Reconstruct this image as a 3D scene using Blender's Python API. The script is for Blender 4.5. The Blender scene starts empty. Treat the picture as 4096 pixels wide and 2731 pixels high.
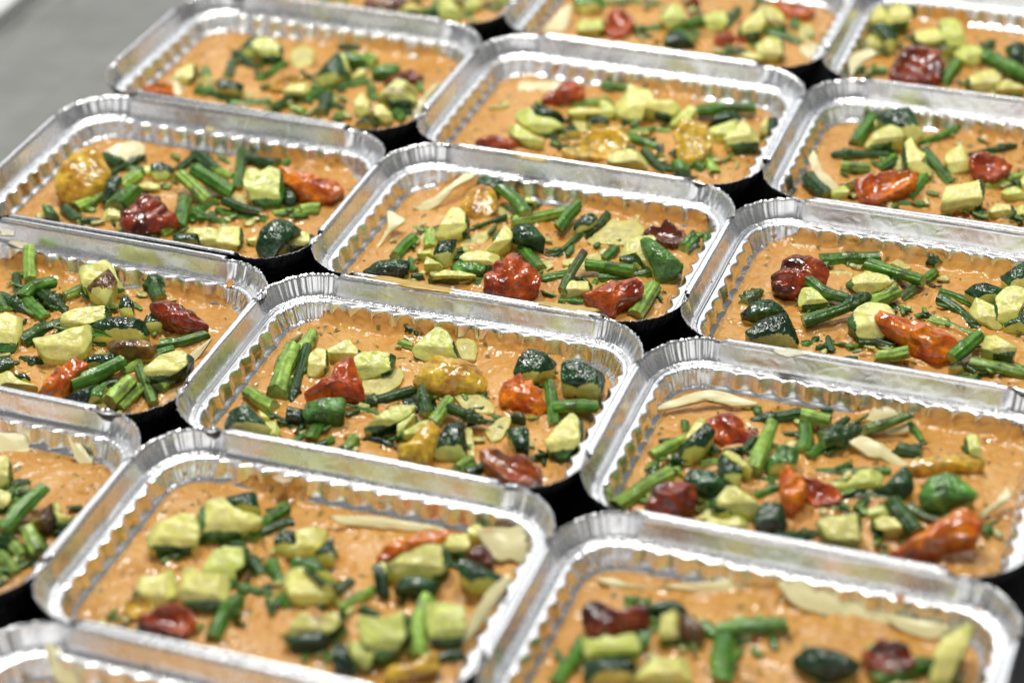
import bpy, math, random
import numpy as np

# ------------------------------------------------------------------ camera, world, lamps
scene = bpy.context.scene
COL = scene.collection
cam_data = bpy.data.cameras.new("camera")
cam = bpy.data.objects.new("camera", cam_data)
COL.objects.link(cam)
cam.location = (0.517086, -0.836907, 0.722681)
cam.rotation_euler = (0.989435, 0.031087, 0.353785)
cam_data.sensor_width = 36.0
cam_data.lens = 82.946
cam_data.clip_start = 0.02
cam_data.clip_end = 60.0
cam_data.dof.use_dof = True
cam_data.dof.focus_distance = 1.275
cam_data.dof.aperture_fstop = 4.0
scene.camera = cam

world = bpy.data.worlds.new("World")
scene.world = world
world.use_nodes = True
world.node_tree.nodes["Background"].inputs[0].default_value = (0.94, 0.97, 1.0, 1)
world.node_tree.nodes["Background"].inputs[1].default_value = 0.15

def area_lamp(name, loc, target, sx, sy, power, color):
    ld = bpy.data.lights.new(name, 'AREA')
    ld.shape = 'RECTANGLE'; ld.size = sx; ld.size_y = sy
    ld.energy = power; ld.color = color
    ob = bpy.data.objects.new(name, ld)
    COL.objects.link(ob)
    ob.location = loc
    from mathutils import Vector
    d = Vector(target) - Vector(loc)
    ob.rotation_euler = d.to_track_quat('-Z', 'Y').to_euler()
    return ob
# two ceiling lamps over the table, and a long pale panel further back that the flat foil mirrors
area_lamp("ceiling_lamp", (-0.45, 0.62, 1.95), (0.1, 0.1, 0), 0.28, 0.28, 23, (1.0, 0.98, 0.93))
area_lamp("ceiling_lamp", (0.42, 0.45, 1.95), (0.1, 0.1, 0), 0.28, 0.28, 15, (1.0, 0.98, 0.93))
area_lamp("ceiling_panel", (-1.1, 3.2, 2.3), (0.05, 0.2, 0), 4.4, 2.4, 44, (0.97, 0.99, 1.0))

# added light panels, left and behind the camera, for the upright foil to mirror
area_lamp("side_fill_panel", (-2.7, 0.2, 1.3), (0.1, 0.1, 0), 2.6, 1.5, 9, (0.97, 0.99, 1.0))
area_lamp("room_fill_panel", (1.0, -3.0, 1.1), (0.1, 0.1, 0.1), 4.0, 2.1, 25, (1.0, 0.99, 0.97))

scene.render.engine = 'CYCLES'
scene.cycles.use_denoising = True
scene.cycles.max_bounces = 8
scene.cycles.glossy_bounces = 5
scene.cycles.caustics_reflective = False
scene.cycles.caustics_refractive = False
scene.view_settings.view_transform = 'Standard'
scene.view_settings.look = 'None'
scene.view_settings.exposure = 0.0
scene.view_settings.gamma = 1.0

MM = 0.001
L, W, RC = 215.0, 153.5, 33.0      # foil tray: outer length, width and corner radius, in mm
HEM_END = 36.0                     # the rolled hem stops this far from each corner
TOP = 50.0                         # height of the rolled hem above the worktop, in mm
SAUCE = -24.8                      # sauce level below the hem
random.seed(4)

# ------------------------------------------------------------------ helpers
def _hash(ix, iy, iz, seed):
    h = (ix * 374761393 + iy * 668265263 + iz * 2147483647 + seed * 974634777) & 0xffffffff
    h = ((h ^ (h >> 13)) * 1274126177) & 0xffffffff
    h = ((h ^ (h >> 16)) * 2246822519) & 0xffffffff
    return ((h ^ (h >> 15)) & 0xffffff) / float(0xffffff) * 2 - 1
def noise(P, scale, seed=0, octaves=1):
    """smooth value noise in -1..1 for an (n,3) array"""
    P = np.asarray(P, float)
    out = np.zeros(len(P)); amp = 1.0; tot = 0.0
    for o in range(octaves):
        Q = P * (scale * 2.03 ** o) + 17.3 * o + 3.1
        i = np.floor(Q).astype(np.int64); f = Q - i
        f = f * f * (3 - 2 * f)
        v = 0
        for dx in (0, 1):
            wx = f[:, 0] if dx else 1 - f[:, 0]
            for dy in (0, 1):
                wy = f[:, 1] if dy else 1 - f[:, 1]
                for dz in (0, 1):
                    wz = f[:, 2] if dz else 1 - f[:, 2]
                    v = v + wx * wy * wz * _hash(i[:, 0] + dx, i[:, 1] + dy, i[:, 2] + dz, seed + o * 7)
        out += amp * v; tot += amp; amp *= 0.5
    return out / tot

def make_mesh(name, verts, faces, mat, cols=None, smooth=True, mat_ids=None):
    """verts in mm"""
    me = bpy.data.meshes.new(name)
    verts = np.asarray(verts, float) * MM
    me.from_pydata(verts.tolist(), [], [tuple(int(i) for i in f) for f in faces])
    for m in (mat if isinstance(mat, (list, tuple)) else [mat]):
        me.materials.append(m)
    if mat_ids is not None:
        me.polygons.foreach_set("material_index", np.asarray(mat_ids, dtype=np.int32))
    if smooth:
        me.polygons.foreach_set("use_smooth", np.ones(len(me.polygons), dtype=bool))
    if cols is not None:
        a = me.color_attributes.new("Col", 'FLOAT_COLOR', 'POINT')
        c = np.ones((len(verts), 4)); c[:, :3] = cols
        a.data.foreach_set("color", c.ravel())
    me.update()
    return me
def link(name, data, parent=None, loc=(0, 0, 0), rz=0.0):
    ob = bpy.data.objects.new(name, data)
    COL.objects.link(ob)
    ob.location = loc
    ob.rotation_euler = (0, 0, rz)
    if parent: ob.parent = parent
    return ob
def tag(ob, label=None, category=None, group=None, kind=None):
    if label: ob['label'] = label
    if category: ob['category'] = category
    if group: ob['group'] = group
    if kind: ob['kind'] = kind
    return ob
def compact(verts, faces, cols=None):
    used = sorted(set(i for f in faces for i in f))
    m = {o: n for n, o in enumerate(used)}
    v = verts[used]
    return v, [tuple(m[i] for i in f) for f in faces], (cols[used] if cols is not None else None)

# ------------------------------------------------------------------ materials
def new_mat(name):
    m = bpy.data.materials.new(name); m.use_nodes = True
    nt = m.node_tree
    return m, nt, nt.nodes["Principled BSDF"]
def node(nt, t, **k):
    n = nt.nodes.new(t)
    for a, v in k.items(): setattr(n, a, v)
    return n
def tex_noise(nt, co, scale, detail=2, rough=0.5, dist=0.0):
    n = node(nt, "ShaderNodeTexNoise")
    n.inputs["Scale"].default_value = scale; n.inputs["Detail"].default_value = detail
    n.inputs["Roughness"].default_value = rough; n.inputs["Distortion"].default_value = dist
    nt.links.new(co, n.inputs["Vector"])
    return n.outputs["Fac"]
def ramp(nt, fac, stops):
    r = node(nt, "ShaderNodeValToRGB")
    el = r.color_ramp.elements
    while len(el) > 1: el.remove(el[-1])
    el[0].position = stops[0][0]; el[0].color = (*stops[0][1], 1)
    for p, c in stops[1:]:
        e = el.new(p); e.color = (*c, 1)
    nt.links.new(fac, r.inputs[0])
    return r.outputs[0]
def mixc(nt, fac, a, b, mode='MIX'):
    n = node(nt, "ShaderNodeMix", data_type='RGBA', blend_type=mode)
    for s, v in ((n.inputs[0], fac), (n.inputs[6], a), (n.inputs[7], b)):
        if isinstance(v, (int, float)): s.default_value = v
        elif isinstance(v, tuple): s.default_value = (*v, 1)
        else: nt.links.new(v, s)
    return n.outputs[2]
def bump(nt, bsdf, pairs):
    """pairs of (height socket, strength, distance in m), chained"""
    prev = None
    for h, s, d in pairs:
        b = node(nt, "ShaderNodeBump")
        b.inputs["Strength"].default_value = s; b.inputs["Distance"].default_value = d
        nt.links.new(h, b.inputs["Height"])
        if prev: nt.links.new(prev, b.inputs["Normal"])
        prev = b.outputs["Normal"]
    nt.links.new(prev, bsdf.inputs["Normal"])
def coord(nt, kind="Object"):
    return node(nt, "ShaderNodeTexCoord").outputs[kind]
def world_pos(nt):
    return node(nt, "ShaderNodeNewGeometry").outputs["Position"]

def foil_material():
    m, nt, b = new_mat("aluminium_foil")
    b.inputs["Metallic"].default_value = 1.0
    co = coord(nt)
    t = tex_noise(nt, co, 60, 3)
    nt.links.new(ramp(nt, t, [(0.3, (0.91, 0.915, 0.93)), (0.7, (0.97, 0.97, 0.98))]), b.inputs["Base Color"])
    r = node(nt, "ShaderNodeMapRange")
    r.inputs[3].default_value = 0.20; r.inputs[4].default_value = 0.34
    nt.links.new(tex_noise(nt, co, 130, 3), r.inputs[0]); nt.links.new(r.outputs[0], b.inputs["Roughness"])
    bump(nt, b, [(tex_noise(nt, co, 130, 1, 0.5, 0.8), 0.30, 0.0009)])
    return m
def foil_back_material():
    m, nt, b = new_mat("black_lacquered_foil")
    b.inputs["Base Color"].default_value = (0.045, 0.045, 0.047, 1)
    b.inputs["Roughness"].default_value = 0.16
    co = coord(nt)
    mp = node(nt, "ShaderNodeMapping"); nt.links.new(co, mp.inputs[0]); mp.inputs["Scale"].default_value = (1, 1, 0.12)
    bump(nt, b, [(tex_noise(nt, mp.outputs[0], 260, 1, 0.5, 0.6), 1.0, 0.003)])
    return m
def sauce_material():
    m, nt, b = new_mat("tomato_cream_sauce")
    co = world_pos(nt)
    big = tex_noise(nt, co, 34, 5, 0.62, 0.9)
    fine = tex_noise(nt, co, 240, 4, 0.6)
    c = ramp(nt, big, [(0.26, (0.56, 0.240, 0.038)), (0.42, (0.66, 0.315, 0.062)), (0.58, (0.72, 0.375, 0.092)), (0.74, (0.82, 0.54, 0.20))])
    c = mixc(nt, ramp(nt, fine, [(0.35, (0, 0, 0)), (0.7, (0.45, 0.45, 0.45))]), c, (0.68, 0.37, 0.12))
    # chopped herbs: sparse irregular flecks, clustered
    v = node(nt, "ShaderNodeTexVoronoi", feature='F1'); v.inputs["Scale"].default_value = 210
    mp = node(nt, "ShaderNodeMapping"); nt.links.new(co, mp.inputs[0]); mp.inputs["Scale"].default_value = (1.0, 0.6, 1.0)
    w = node(nt, "ShaderNodeVectorMath", operation='ADD')
    nn = node(nt, "ShaderNodeTexNoise"); nn.inputs["Scale"].default_value = 300; nt.links.new(co, nn.inputs["Vector"])
    sc = node(nt, "ShaderNodeVectorMath", operation='SCALE'); sc.inputs[3].default_value = 0.004
    nt.links.new(nn.outputs["Color"], sc.inputs[0]); nt.links.new(mp.outputs[0], w.inputs[0]); nt.links.new(sc.outputs[0], w.inputs[1])
    nt.links.new(w.outputs[0], v.inputs["Vector"])
    cl = tex_noise(nt, co, 45, 2)
    th = node(nt, "ShaderNodeMath", operation='MULTIPLY_ADD'); th.inputs[1].default_value = -1.15; th.inputs[2].default_value = 0.86
    nt.links.new(cl, th.inputs[0])
    sepc = node(nt, "ShaderNodeSeparateColor"); nt.links.new(v.outputs["Color"], sepc.inputs[0])
    pick = node(nt, "ShaderNodeMath", operation='GREATER_THAN'); nt.links.new(sepc.outputs[0], pick.inputs[0]); nt.links.new(th.outputs[0], pick.inputs[1])
    pick.inputs[1].default_value = 0.8
    near = node(nt, "ShaderNodeMapRange"); near.inputs[1].default_value = 0.42; near.inputs[2].default_value = 0.20
    nt.links.new(v.outputs["Distance"], near.inputs[0])
    keep = node(nt, "ShaderNodeMapRange"); keep.inputs[1].default_value = 0.76; keep.inputs[2].default_value = 0.80
    nt.links.new(sepc.outputs[1], keep.inputs[0])
    f1 = node(nt, "ShaderNodeMath", operation='MULTIPLY'); nt.links.new(near.outputs[0], f1.inputs[0]); nt.links.new(keep.outputs[0], f1.inputs[1])
    f2 = node(nt, "ShaderNodeMath", operation='MULTIPLY'); nt.links.new(f1.outputs[0], f2.inputs[0]); nt.links.new(pick.outputs[0], f2.inputs[1])
    f3 = node(nt, "ShaderNodeMath", operation='MULTIPLY'); nt.links.new(f2.outputs[0], f3.inputs[0]); f3.inputs[1].default_value = 0.8
    c = mixc(nt, f3.outputs[0], c, (0.075, 0.085, 0.02))
    nt.links.new(c, b.inputs["Base Color"])
    rr = node(nt, "ShaderNodeMapRange"); rr.inputs[1].default_value = 0.35; rr.inputs[2].default_value = 0.65
    rr.inputs[3].default_value = 0.10; rr.inputs[4].default_value = 0.42
    nt.links.new(tex_noise(nt, co, 38, 2, 0.6, 0.5), rr.inputs[0]); nt.links.new(rr.outputs[0], b.inputs["Roughness"])
    b.inputs["Subsurface Weight"].default_value = 0.12
    b.inputs["Subsurface Radius"].default_value = (0.004, 0.002, 0.001)
    bump(nt, b, [(tex_noise(nt, co, 90, 1, 0.5, 0.9), 0.8, 0.0026), (tex_noise(nt, co, 280, 0.6, 0.5, 0.8), 0.4, 0.0008)])
    return m
def food_material(name, rough, bumps, mottle=(0.75, 1.25), mscale=220, sss=0.0, coat=0.0, stretch=None, spec=0.5):
    """base colour comes from the painted attribute, varied by noise"""
    m, nt, b = new_mat(name)
    co = coord(nt)
    if stretch:
        mp = node(nt, "ShaderNodeMapping"); nt.links.new(co, mp.inputs[0]); mp.inputs["Scale"].default_value = stretch
    at = node(nt, "ShaderNodeAttribute", attribute_name="Col")
    n1 = tex_noise(nt, co, mscale, 4, 0.6)
    lo, hi = mottle
    mul = ramp(nt, n1, [(0.3, (lo, lo, lo)), (0.7, (hi, hi, hi))])
    c = mixc(nt, 1.0, at.outputs["Color"], mul, 'MULTIPLY')
    nt.links.new(c, b.inputs["Base Color"])
    r = node(nt, "ShaderNodeMapRange"); r.inputs[3].default_value = rough * 0.45; r.inputs[4].default_value = rough * 1.6
    nt.links.new(tex_noise(nt, co, 150, 2), r.inputs[0]); nt.links.new(r.outputs[0], b.inputs["Roughness"])
    b.inputs["Specular IOR Level"].default_value = spec
    if sss:
        b.inputs["Subsurface Weight"].default_value = sss
        b.inputs["Subsurface Radius"].default_value = (0.004, 0.0025, 0.001)
    if coat:
        b.inputs["Coat Weight"].default_value = coat; b.inputs["Coat Roughness"].default_value = 0.08
    bump(nt, b, [(tex_noise(nt, co, s, 0.7, 0.5, 0.4), st, d) for s, st, d in bumps])
    return m
FOIL = foil_material(); BACK = foil_back_material(); SAUCE_M = sauce_material()
FLESH = food_material("zucchini_flesh", 0.28, [(210, 0.4, 0.0008), (520, 0.5, 0.0004)], (0.82, 1.12), 210, sss=0.25, spec=0.4)
SKIN = food_material("zucchini_rind", 0.16, [(230, 0.7, 0.0011), (520, 0.9, 0.0006)], (0.35, 2.1), 140, spec=0.45)
STALK = food_material("asparagus_green", 0.27, [(260, 0.6, 0.0008), (600, 0.6, 0.0003)], (0.55, 1.45), 210, spec=0.4)
TOMATO = food_material("roasted_tomato_skin", 0.13, [(180, 0.7, 0.0013), (420, 0.6, 0.0006)], (0.45, 1.4), 220, sss=0.2, coat=0.25)
PASTA = food_material("pasta_dough", 0.32, [(110, 0.25, 0.001)], (0.92, 1.05), 90, sss=0.15)

# ------------------------------------------------------------------ foil tray
def tray_path():
    """points C and outward normals N round the rim; position at inset d is C + N*(RC-d)"""
    hx, hy = L / 2 - RC, W / 2 - RC
    C = []; N = []; S = []; CW = []; FL = []
    def straight(a, b, n, nrm, periods):
        for k in range(n):
            t = k / n
            C.append((a[0] + (b[0] - a[0]) * t, a[1] + (b[1] - a[1]) * t)); N.append(nrm)
            ln = math.hypot(b[0] - a[0], b[1] - a[1])
            edge = min(t, 1 - t) * ln
            CW.append(max(0.0, 0.5 - edge / 3.0))
            q = t
            ph = (q * periods) % 1.0
            FL.append(math.sin(math.pi * ph) if 0 < q < 1 else 0.2)
            S.append(ln / n)
    def arc(c, a0, n):
        for k in range(n):
            t = k / n; a = a0 + t * math.pi / 2
            C.append(c); N.append((math.cos(a), math.sin(a)))
            edge = min(t, 1 - t) * RC * math.pi / 2
            CW.append(min(1.0, 0.5 + edge / 5.0)); FL.append(0.0)
            S.append(RC * math.pi / 2 / n)
    nl, ns, nc = 222, 132, 100
    straight((-hx, -hy), (hx, -hy), nl, (0, -1), 12)
    arc((hx, -hy), -math.pi / 2, nc)
    straight((hx, -hy), (hx, hy), ns, (1, 0), 7)
    arc((hx, hy), 0, nc)
    straight((hx, hy), (-hx, hy), nl, (0, 1), 12)
    arc((-hx, hy), math.pi / 2, nc)
    straight((-hx, hy), (-hx, -hy), ns, (-1, 0), 7)
    arc((-hx, -hy), math.pi, nc)
    return np.array(C), np.array(N), np.cumsum(S), np.array(CW), np.array(FL)
PC, PN, PS, PCW, PFL = tray_path()
#        inset/height on the straight sides, at the corners; flute and pleat depth
PROFILE = [(1.5, -1.2, -0.9, -1.9, 0, .42), (1.95, -3.5, -0.1, -4.2, 0, .5), (2.7, -6.5, 1.2, -7.6, 0, .5), (3.6, -9.8, 2.9, -10.8, 0, .4), (4.3, -12.2, 4.2, -12.6, 0, .25),
           (4.7, -12.9, 4.7, -13.0, 0, .15), (5.0, -12.8, 5.1, -12.8, 0, .15), (5.2, -12.1, 5.3, -12.2, 0, .2), (5.7, -12.1, 5.8, -12.1, 0, .2), (5.9, -12.8, 6.0, -12.8, 0, .2),
           (6.2, -12.8, 6.3, -12.8, 0, .2), (6.4, -12.3, 6.5, -12.3, 0, .2), (6.9, -12.3, 7.0, -12.4, 0, .2), (7.1, -12.95, 7.3, -13.0, 0, .2), (7.8, -13.0, 8.0, -13.1, 0, .2),
           (9.2, -13.05, 9.0, -13.2, 0.7, .25), (10.7, -13.15, 9.9, -13.7, 1.45, .4), (10.85, -13.6, 10.3, -14.8, 1.45, .8), (11.2, -15.0, 10.9, -17.0, 1.35, 1.05), (11.9, -18.0, 11.9, -19.0, 1.2, 1.0),
           (12.7, -21.4, 12.9, -21.6, 1.0, .7), (13.1, -22.1, 13.3, -22.3, .7, .3), (15.0, -22.5, 15.2, -22.7, .4, .3), (15.5, -23.4, 15.6, -23.6, .35, .25),
           (17.2, -33.0, 17.2, -33.0, .5, .3), (19.0, -44.0, 19.0, -44.0, .4, .2), (21.4, -48.0, 21.4, -48.0, .2, .1), (26.0, -48.6, 26.0, -48.6, 0, 0)]
def wall_inset(z):
    """inset of the inner wall, and flute depth, at height z (below the hem)"""
    pr = np.array(PROFILE[15:26])
    zz = -pr[:, 1]
    return np.interp(-z, zz, pr[:, 0]), np.interp(-z, zz, pr[:, 4])
def tray_mesh(seed):
    n = len(PC); P = []
    s = PS
    z0 = np.zeros(n)
    pl = np.abs(noise(np.stack([s * 0.62, z0 + seed * 3.7, z0], 1), 1.0, seed)) * 2 - 0.7
    pl2 = noise(np.stack([s * 1.5, z0 + seed * 1.7, z0], 1), 1.0, seed + 5)
    jag = noise(np.stack([s * 0.9, z0, z0 + seed], 1), 1.0, seed + 9)
    for k, (ds, zs, dc, zc, fa, pa) in enumerate(PROFILE):
        shift = noise(np.stack([s * 0.25, z0 + k * 0.35, z0 + seed], 1), 1.0, seed + 2) * 0.5
        d = ds * (1 - PCW) + dc * PCW
        z = zs * (1 - PCW) + zc * PCW
        d = d - fa * (1 - PCW) * (PFL * 2 - 1.2)
        d = d + PCW * pa * (pl + 0.5 * pl2 + shift)
        z = z + PCW * pa * 0.45 * (pl2 - 0.6 * pl)
        if k == 0: z = z + PCW * (jag * 0.35); d = d - PCW * 0.2 * jag
        pos = PC + PN * (RC - d)[:, None]
        q = np.column_stack([pos, z])
        w = noise(q + seed * 50, 1 / 14.0, seed + 3)
        w2 = noise(q + seed * 50, 1 / 4.0, seed + 4)
        amp = 0.35 if k < 4 else 0.22
        q[:, :2] += PN * (w * amp + w2 * (0.05 + 0.18 * PCW))[:, None] * (0.3 if k == 0 else 1)
        q[:, 2] += noise(q[:, [1, 0, 2]] + seed * 31, 1 / 18.0, seed + 6) * (0.22 if 4 <= k < 16 else 0.05) + w2 * PCW * 0.15
        P.append(q)
    P = np.array(P)                               # profile x path x 3
    m = len(P)
    du = np.roll(P, -1, 1) - np.roll(P, 1, 1)
    dv = np.gradient(P, axis=0)
    nr = np.cross(du, dv); nr /= np.linalg.norm(nr, axis=2, keepdims=True) + 1e-9
    Q = P - nr * 0.14
    if nr[14, :, 2].mean() < 0: Q = P + nr * 0.14
    V = np.concatenate([P.reshape(-1, 3), Q.reshape(-1, 3)])
    F = []; ids = []
    off = m * n
    for k in range(m - 1):
        for i in range(n):
            j = (i + 1) % n
            a, b_, c, d_ = k * n + i, k * n + j, (k + 1) * n + j, (k + 1) * n + i
            F.append((a, b_, c, d_)); ids.append(0)
            F.append((off + d_, off + c, off + b_, off + a)); ids.append(1)
    for i in range(n):
        j = (i + 1) % n
        F.append((off + i, off + j, j, i)); ids.append(0)
    F.append(tuple(range((m - 1) * n, m * n))); ids.append(0)
    F.append(tuple(reversed(range(off + (m - 1) * n, off + m * n)))); ids.append(1)
    return make_mesh("pan", V, F, [FOIL, BACK], mat_ids=ids)
def hem_mesh(length, seed):
    """hollow rolled hem along x, outside silver, inside black, open at both ends"""
    V = []; F = []; ids = []
    nr, nsec = max(10, int(length / 3)), 20
    for shell, sc in ((0, 1.0), (1, 0.80)):
        for i in range(nr + 1):
            x = (i / nr - 0.5) * length
            wy = 0.22 * math.sin(x * 0.045 + seed) + 0.10 * math.sin(x * 0.21 + seed * 2)
            for k in range(nsec):
                a = 2 * math.pi * k / nsec
                r = 1.0 - 0.16 * max(0.0, math.cos((a - 1.35) * 1.0)) ** 14
                V.append((x, wy + 1.45 * sc * r * math.cos(a), 1.2 * sc * r * math.sin(a)))
    n1 = (nr + 1) * nsec
    for shell in (0, 1):
        for i in range(nr):
            for k in range(nsec):
                a = shell * n1 + i * nsec + k; b = shell * n1 + i * nsec + (k + 1) % nsec
                q = (a, a + nsec, b + nsec, b)
                F.append(q if shell else q[::-1]); ids.append(shell)
    for i in (0, nr):
        for k in range(nsec):
            a = i * nsec + k; b = i * nsec + (k + 1) % nsec
            F.append((a, b, b + n1, a + n1) if i else (b, a, a + n1, b + n1)); ids.append(0)
    return make_mesh("rolled_hem", V, F, [FOIL, BACK], mat_ids=ids)
PANS = [tray_mesh(s) for s in (1, 2, 3, 4)]
HEM_LONG = [hem_mesh(L - 2 * HEM_END, s) for s in (0.3, 2.1)]
HEM_SHORT = [hem_mesh(W - 2 * HEM_END, s) for s in (1.2, 3.9)]

def make_tray(k, x, y, rot, label):
    root = link("foil_tray", None, loc=(x * MM, y * MM, TOP * MM), rz=math.radians(rot))
    root.empty_display_size = 0.05
    tag(root, label, "foil tray", "foil trays set out in rows")
    flip = math.pi if (k // 4) % 2 else 0.0
    link("pan", PANS[k % 4], root, rz=flip)
    for s in (-1, 1):
        link("rolled_hem", HEM_LONG[(k + (s > 0)) % 2], root, (0, s * (W / 2 - 0.35) * MM, -1.25 * MM), 0)
        link("rolled_hem", HEM_SHORT[(k + (s > 0)) % 2], root, (s * (L / 2 - 0.35) * MM, 0, -1.25 * MM), math.pi / 2)
    sp = link("sauce_splashes", drops_mesh(k + 500), root); sp['kind'] = "stuff"
    return root

def drops_mesh(seed, count=16):
    """dried splashes of sauce on the rim and upper wall"""
    rng = random.Random(seed); V = []; F = []; C = []
    pr = np.array(PROFILE)
    for _ in range(count):
        i = rng.randrange(len(PC)); k = rng.choice([3, 4, 13, 14, 14, 15, 17, 18, 19]); f = rng.random()
        d = pr[k, 0] * (1 - f) + pr[k + 1, 0] * f; z = pr[k, 1] * (1 - f) + pr[k + 1, 1] * f
        if PCW[i] > 0: d = pr[k, 2] * (1 - f) + pr[k + 1, 2] * f; z = pr[k, 3] * (1 - f) + pr[k + 1, 3] * f
        p = PC[i] + PN[i] * (RC - d); s = len(V)
        r = rng.uniform(.35, 1.1) * (1.8 if rng.random() < .15 else 1); tone = rng.choice([(.62, .30, .07), (.62, .30, .07), (.72, .60, .34), (.60, .40, .08)])
        nx = -PN[i] * .3
        a0 = rng.uniform(0, 6); st = rng.uniform(.5, 1)
        for lv, (q, h) in enumerate(((1.0, -.15), (.75, .28), (.35, .45))):
            for j in range(10):
                t = 2 * math.pi * j / 10; w = 1 + .25 * math.sin(3 * t + a0)
                x, y = math.cos(t) * r * q * w, math.sin(t) * r * q * w * st
                steep = 1.0 if k in (17, 18, 19) else 0.0
                tx = np.array([-PN[i][1], PN[i][0]])
                if steep: V.append((p[0] + tx[0] * x - PN[i][0] * (h + .2), p[1] + tx[1] * x - PN[i][1] * (h + .2), z + y * 1.4))
                else: V.append((p[0] + x + nx[0] * h, p[1] + y + nx[1] * h, z + h + .1))
                C.append(tone)
        for lv in (0, 1):
            for j in range(10):
                a = s + lv * 10 + j; b = s + lv * 10 + (j + 1) % 10
                F.append((a, b, b + 10, a + 10))
        F.append(tuple(s + 20 + j for j in range(10)))
    return make_mesh("sauce_splashes", V, F, PASTA, np.array(C))

# ------------------------------------------------------------------ filling
def seg_dist(P, a, b):
    ab = b - a; t = np.clip(((P - a) @ ab) / (ab @ ab + 1e-9), 0, 1)
    return np.linalg.norm(P - a - t[:, None] * ab, axis=1)
def sauce_mesh(seed, splats, pieces=()):
    """height field inside the tray wall; splats = (x, y, radius, rise) where sauce is smeared up the wall"""
    step = 4
    C = PC[::step]; N = PN[::step]; S = PS[::step]; n = len(C)
    fl = PFL; cw = PCW
    # full resolution only at the wall line so that the sauce meets each flute
    C = PC[::2]; N = PN[::2]; S = PS[::2]; fl = PFL[::2]; cw = PCW[::2]; n = len(C)
    zed = np.full(n, SAUCE - 0.3)
    ed = C + N * (RC - 12.0)
    zed += 1.5 * noise(np.column_stack([ed, np.zeros(n)]) + seed * 13, 1 / 16.0, seed) + 0.9 * noise(np.column_stack([ed, np.zeros(n)]), 1 / 5.0, seed + 1)
    for (x, y, r, h) in splats:
        g = np.exp(-((ed[:, 0] - x) ** 2 + (ed[:, 1] - y) ** 2) / (r * r))
        rag = 1 + 0.35 * noise(np.column_stack([ed, np.zeros(n)]), 1 / 3.5, seed + 2)
        zed = np.maximum(zed, SAUCE + 0.6 + h * np.clip(g * 1.25, 0, 1) * rag)
    zed = np.minimum(zed, -14.0)
    di, fa = wall_inset(zed)
    d = di - fa * (1 - cw) * (fl * 2 - 1.2) - 0.25
    edge = np.column_stack([C + N * (RC - d)[:, None], zed])
    V = [edge]
    ins = [0.5, 1.2, 2.2, 3.4, 4.8, 6.4, 8.2]
    for q in ins:
        fdi = np.exp(-q / 2.2)
        lvl = SAUCE + 0.2
        p = C + N * (RC - (17.0 if False else 0) - np.maximum(d + q, 11.5 + q * 0.9))[:, None]
        z = lvl + (zed - lvl) * fdi
        V.append(np.column_stack([p, z]))
    last = V[-1][:, :2]
    m = 46
    for k in range(1, m + 1):
        t = k / m
        # shrink the corner radius away, then the rectangle
        V.append(np.column_stack([last * (1 - t), np.full(n, SAUCE + 0.2)]))
    P = np.array(V); m = len(P)
    flat = P.reshape(-1, 3)
    base = np.column_stack([flat[:, :2], np.zeros(len(flat))]) + seed * 71.0
    wgt = np.ones(m); wgt[0] = 0.15; wgt[1] = 0.4; wgt[2] = 0.7
    wg = np.repeat(wgt, n)
    ridg = 0.55 * (1 - np.abs(noise(base * np.array([1, .55, 1]), 1 / 8.0, seed + 12)) * 2.4) + 0.3 * (1 - np.abs(noise(base * np.array([.6, 1, 1]), 1 / 4.5, seed + 13)) * 2.4)
    lump = ridg + 1.6 * noise(base, 1 / 30.0, seed) + 1.0 * noise(base, 1 / 11.0, seed + 3) + 0.55 * noise(base, 1 / 4.0, seed + 5) + 0.22 * noise(base, 1 / 1.9, seed + 6)
    mound = 1.6 * (1 - (flat[:, 0] / (L / 2)) ** 2) * (1 - (flat[:, 1] / (W / 2)) ** 2) + 0.6
    flat[:, 2] += wg * (lump + mound * (wg > 0.9))
    # sauce creeps up round whatever sits in it
    XY = flat[:, :2]; rise = np.zeros(len(flat))
    for q, r, closed in pieces:
        lo = q.min(0) - 6 - r; hi = q.max(0) + 6 + r
        idx = np.where(((XY > lo) & (XY < hi)).all(1))[0]
        if not len(idx): continue
        dd = np.full(len(idx), 1e9)
        e = len(q) if closed else len(q) - 1
        for a in range(e): dd = np.minimum(dd, seg_dist(XY[idx], q[a], q[(a + 1) % len(q)]))
        rise[idx] = np.maximum(rise[idx], 1.25 * np.exp(-(np.maximum(dd - r, 0) / 1.5) ** 2))
    flat[:, 2] += rise * wg
    F = []
    for k in range(m - 1):
        for i in range(n):
            j = (i + 1) % n
            F.append((k * n + i, k * n + j, (k + 1) * n + j, (k + 1) * n + i))
    return make_mesh("sauce", flat, F, SAUCE_M), flat.copy()

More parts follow.
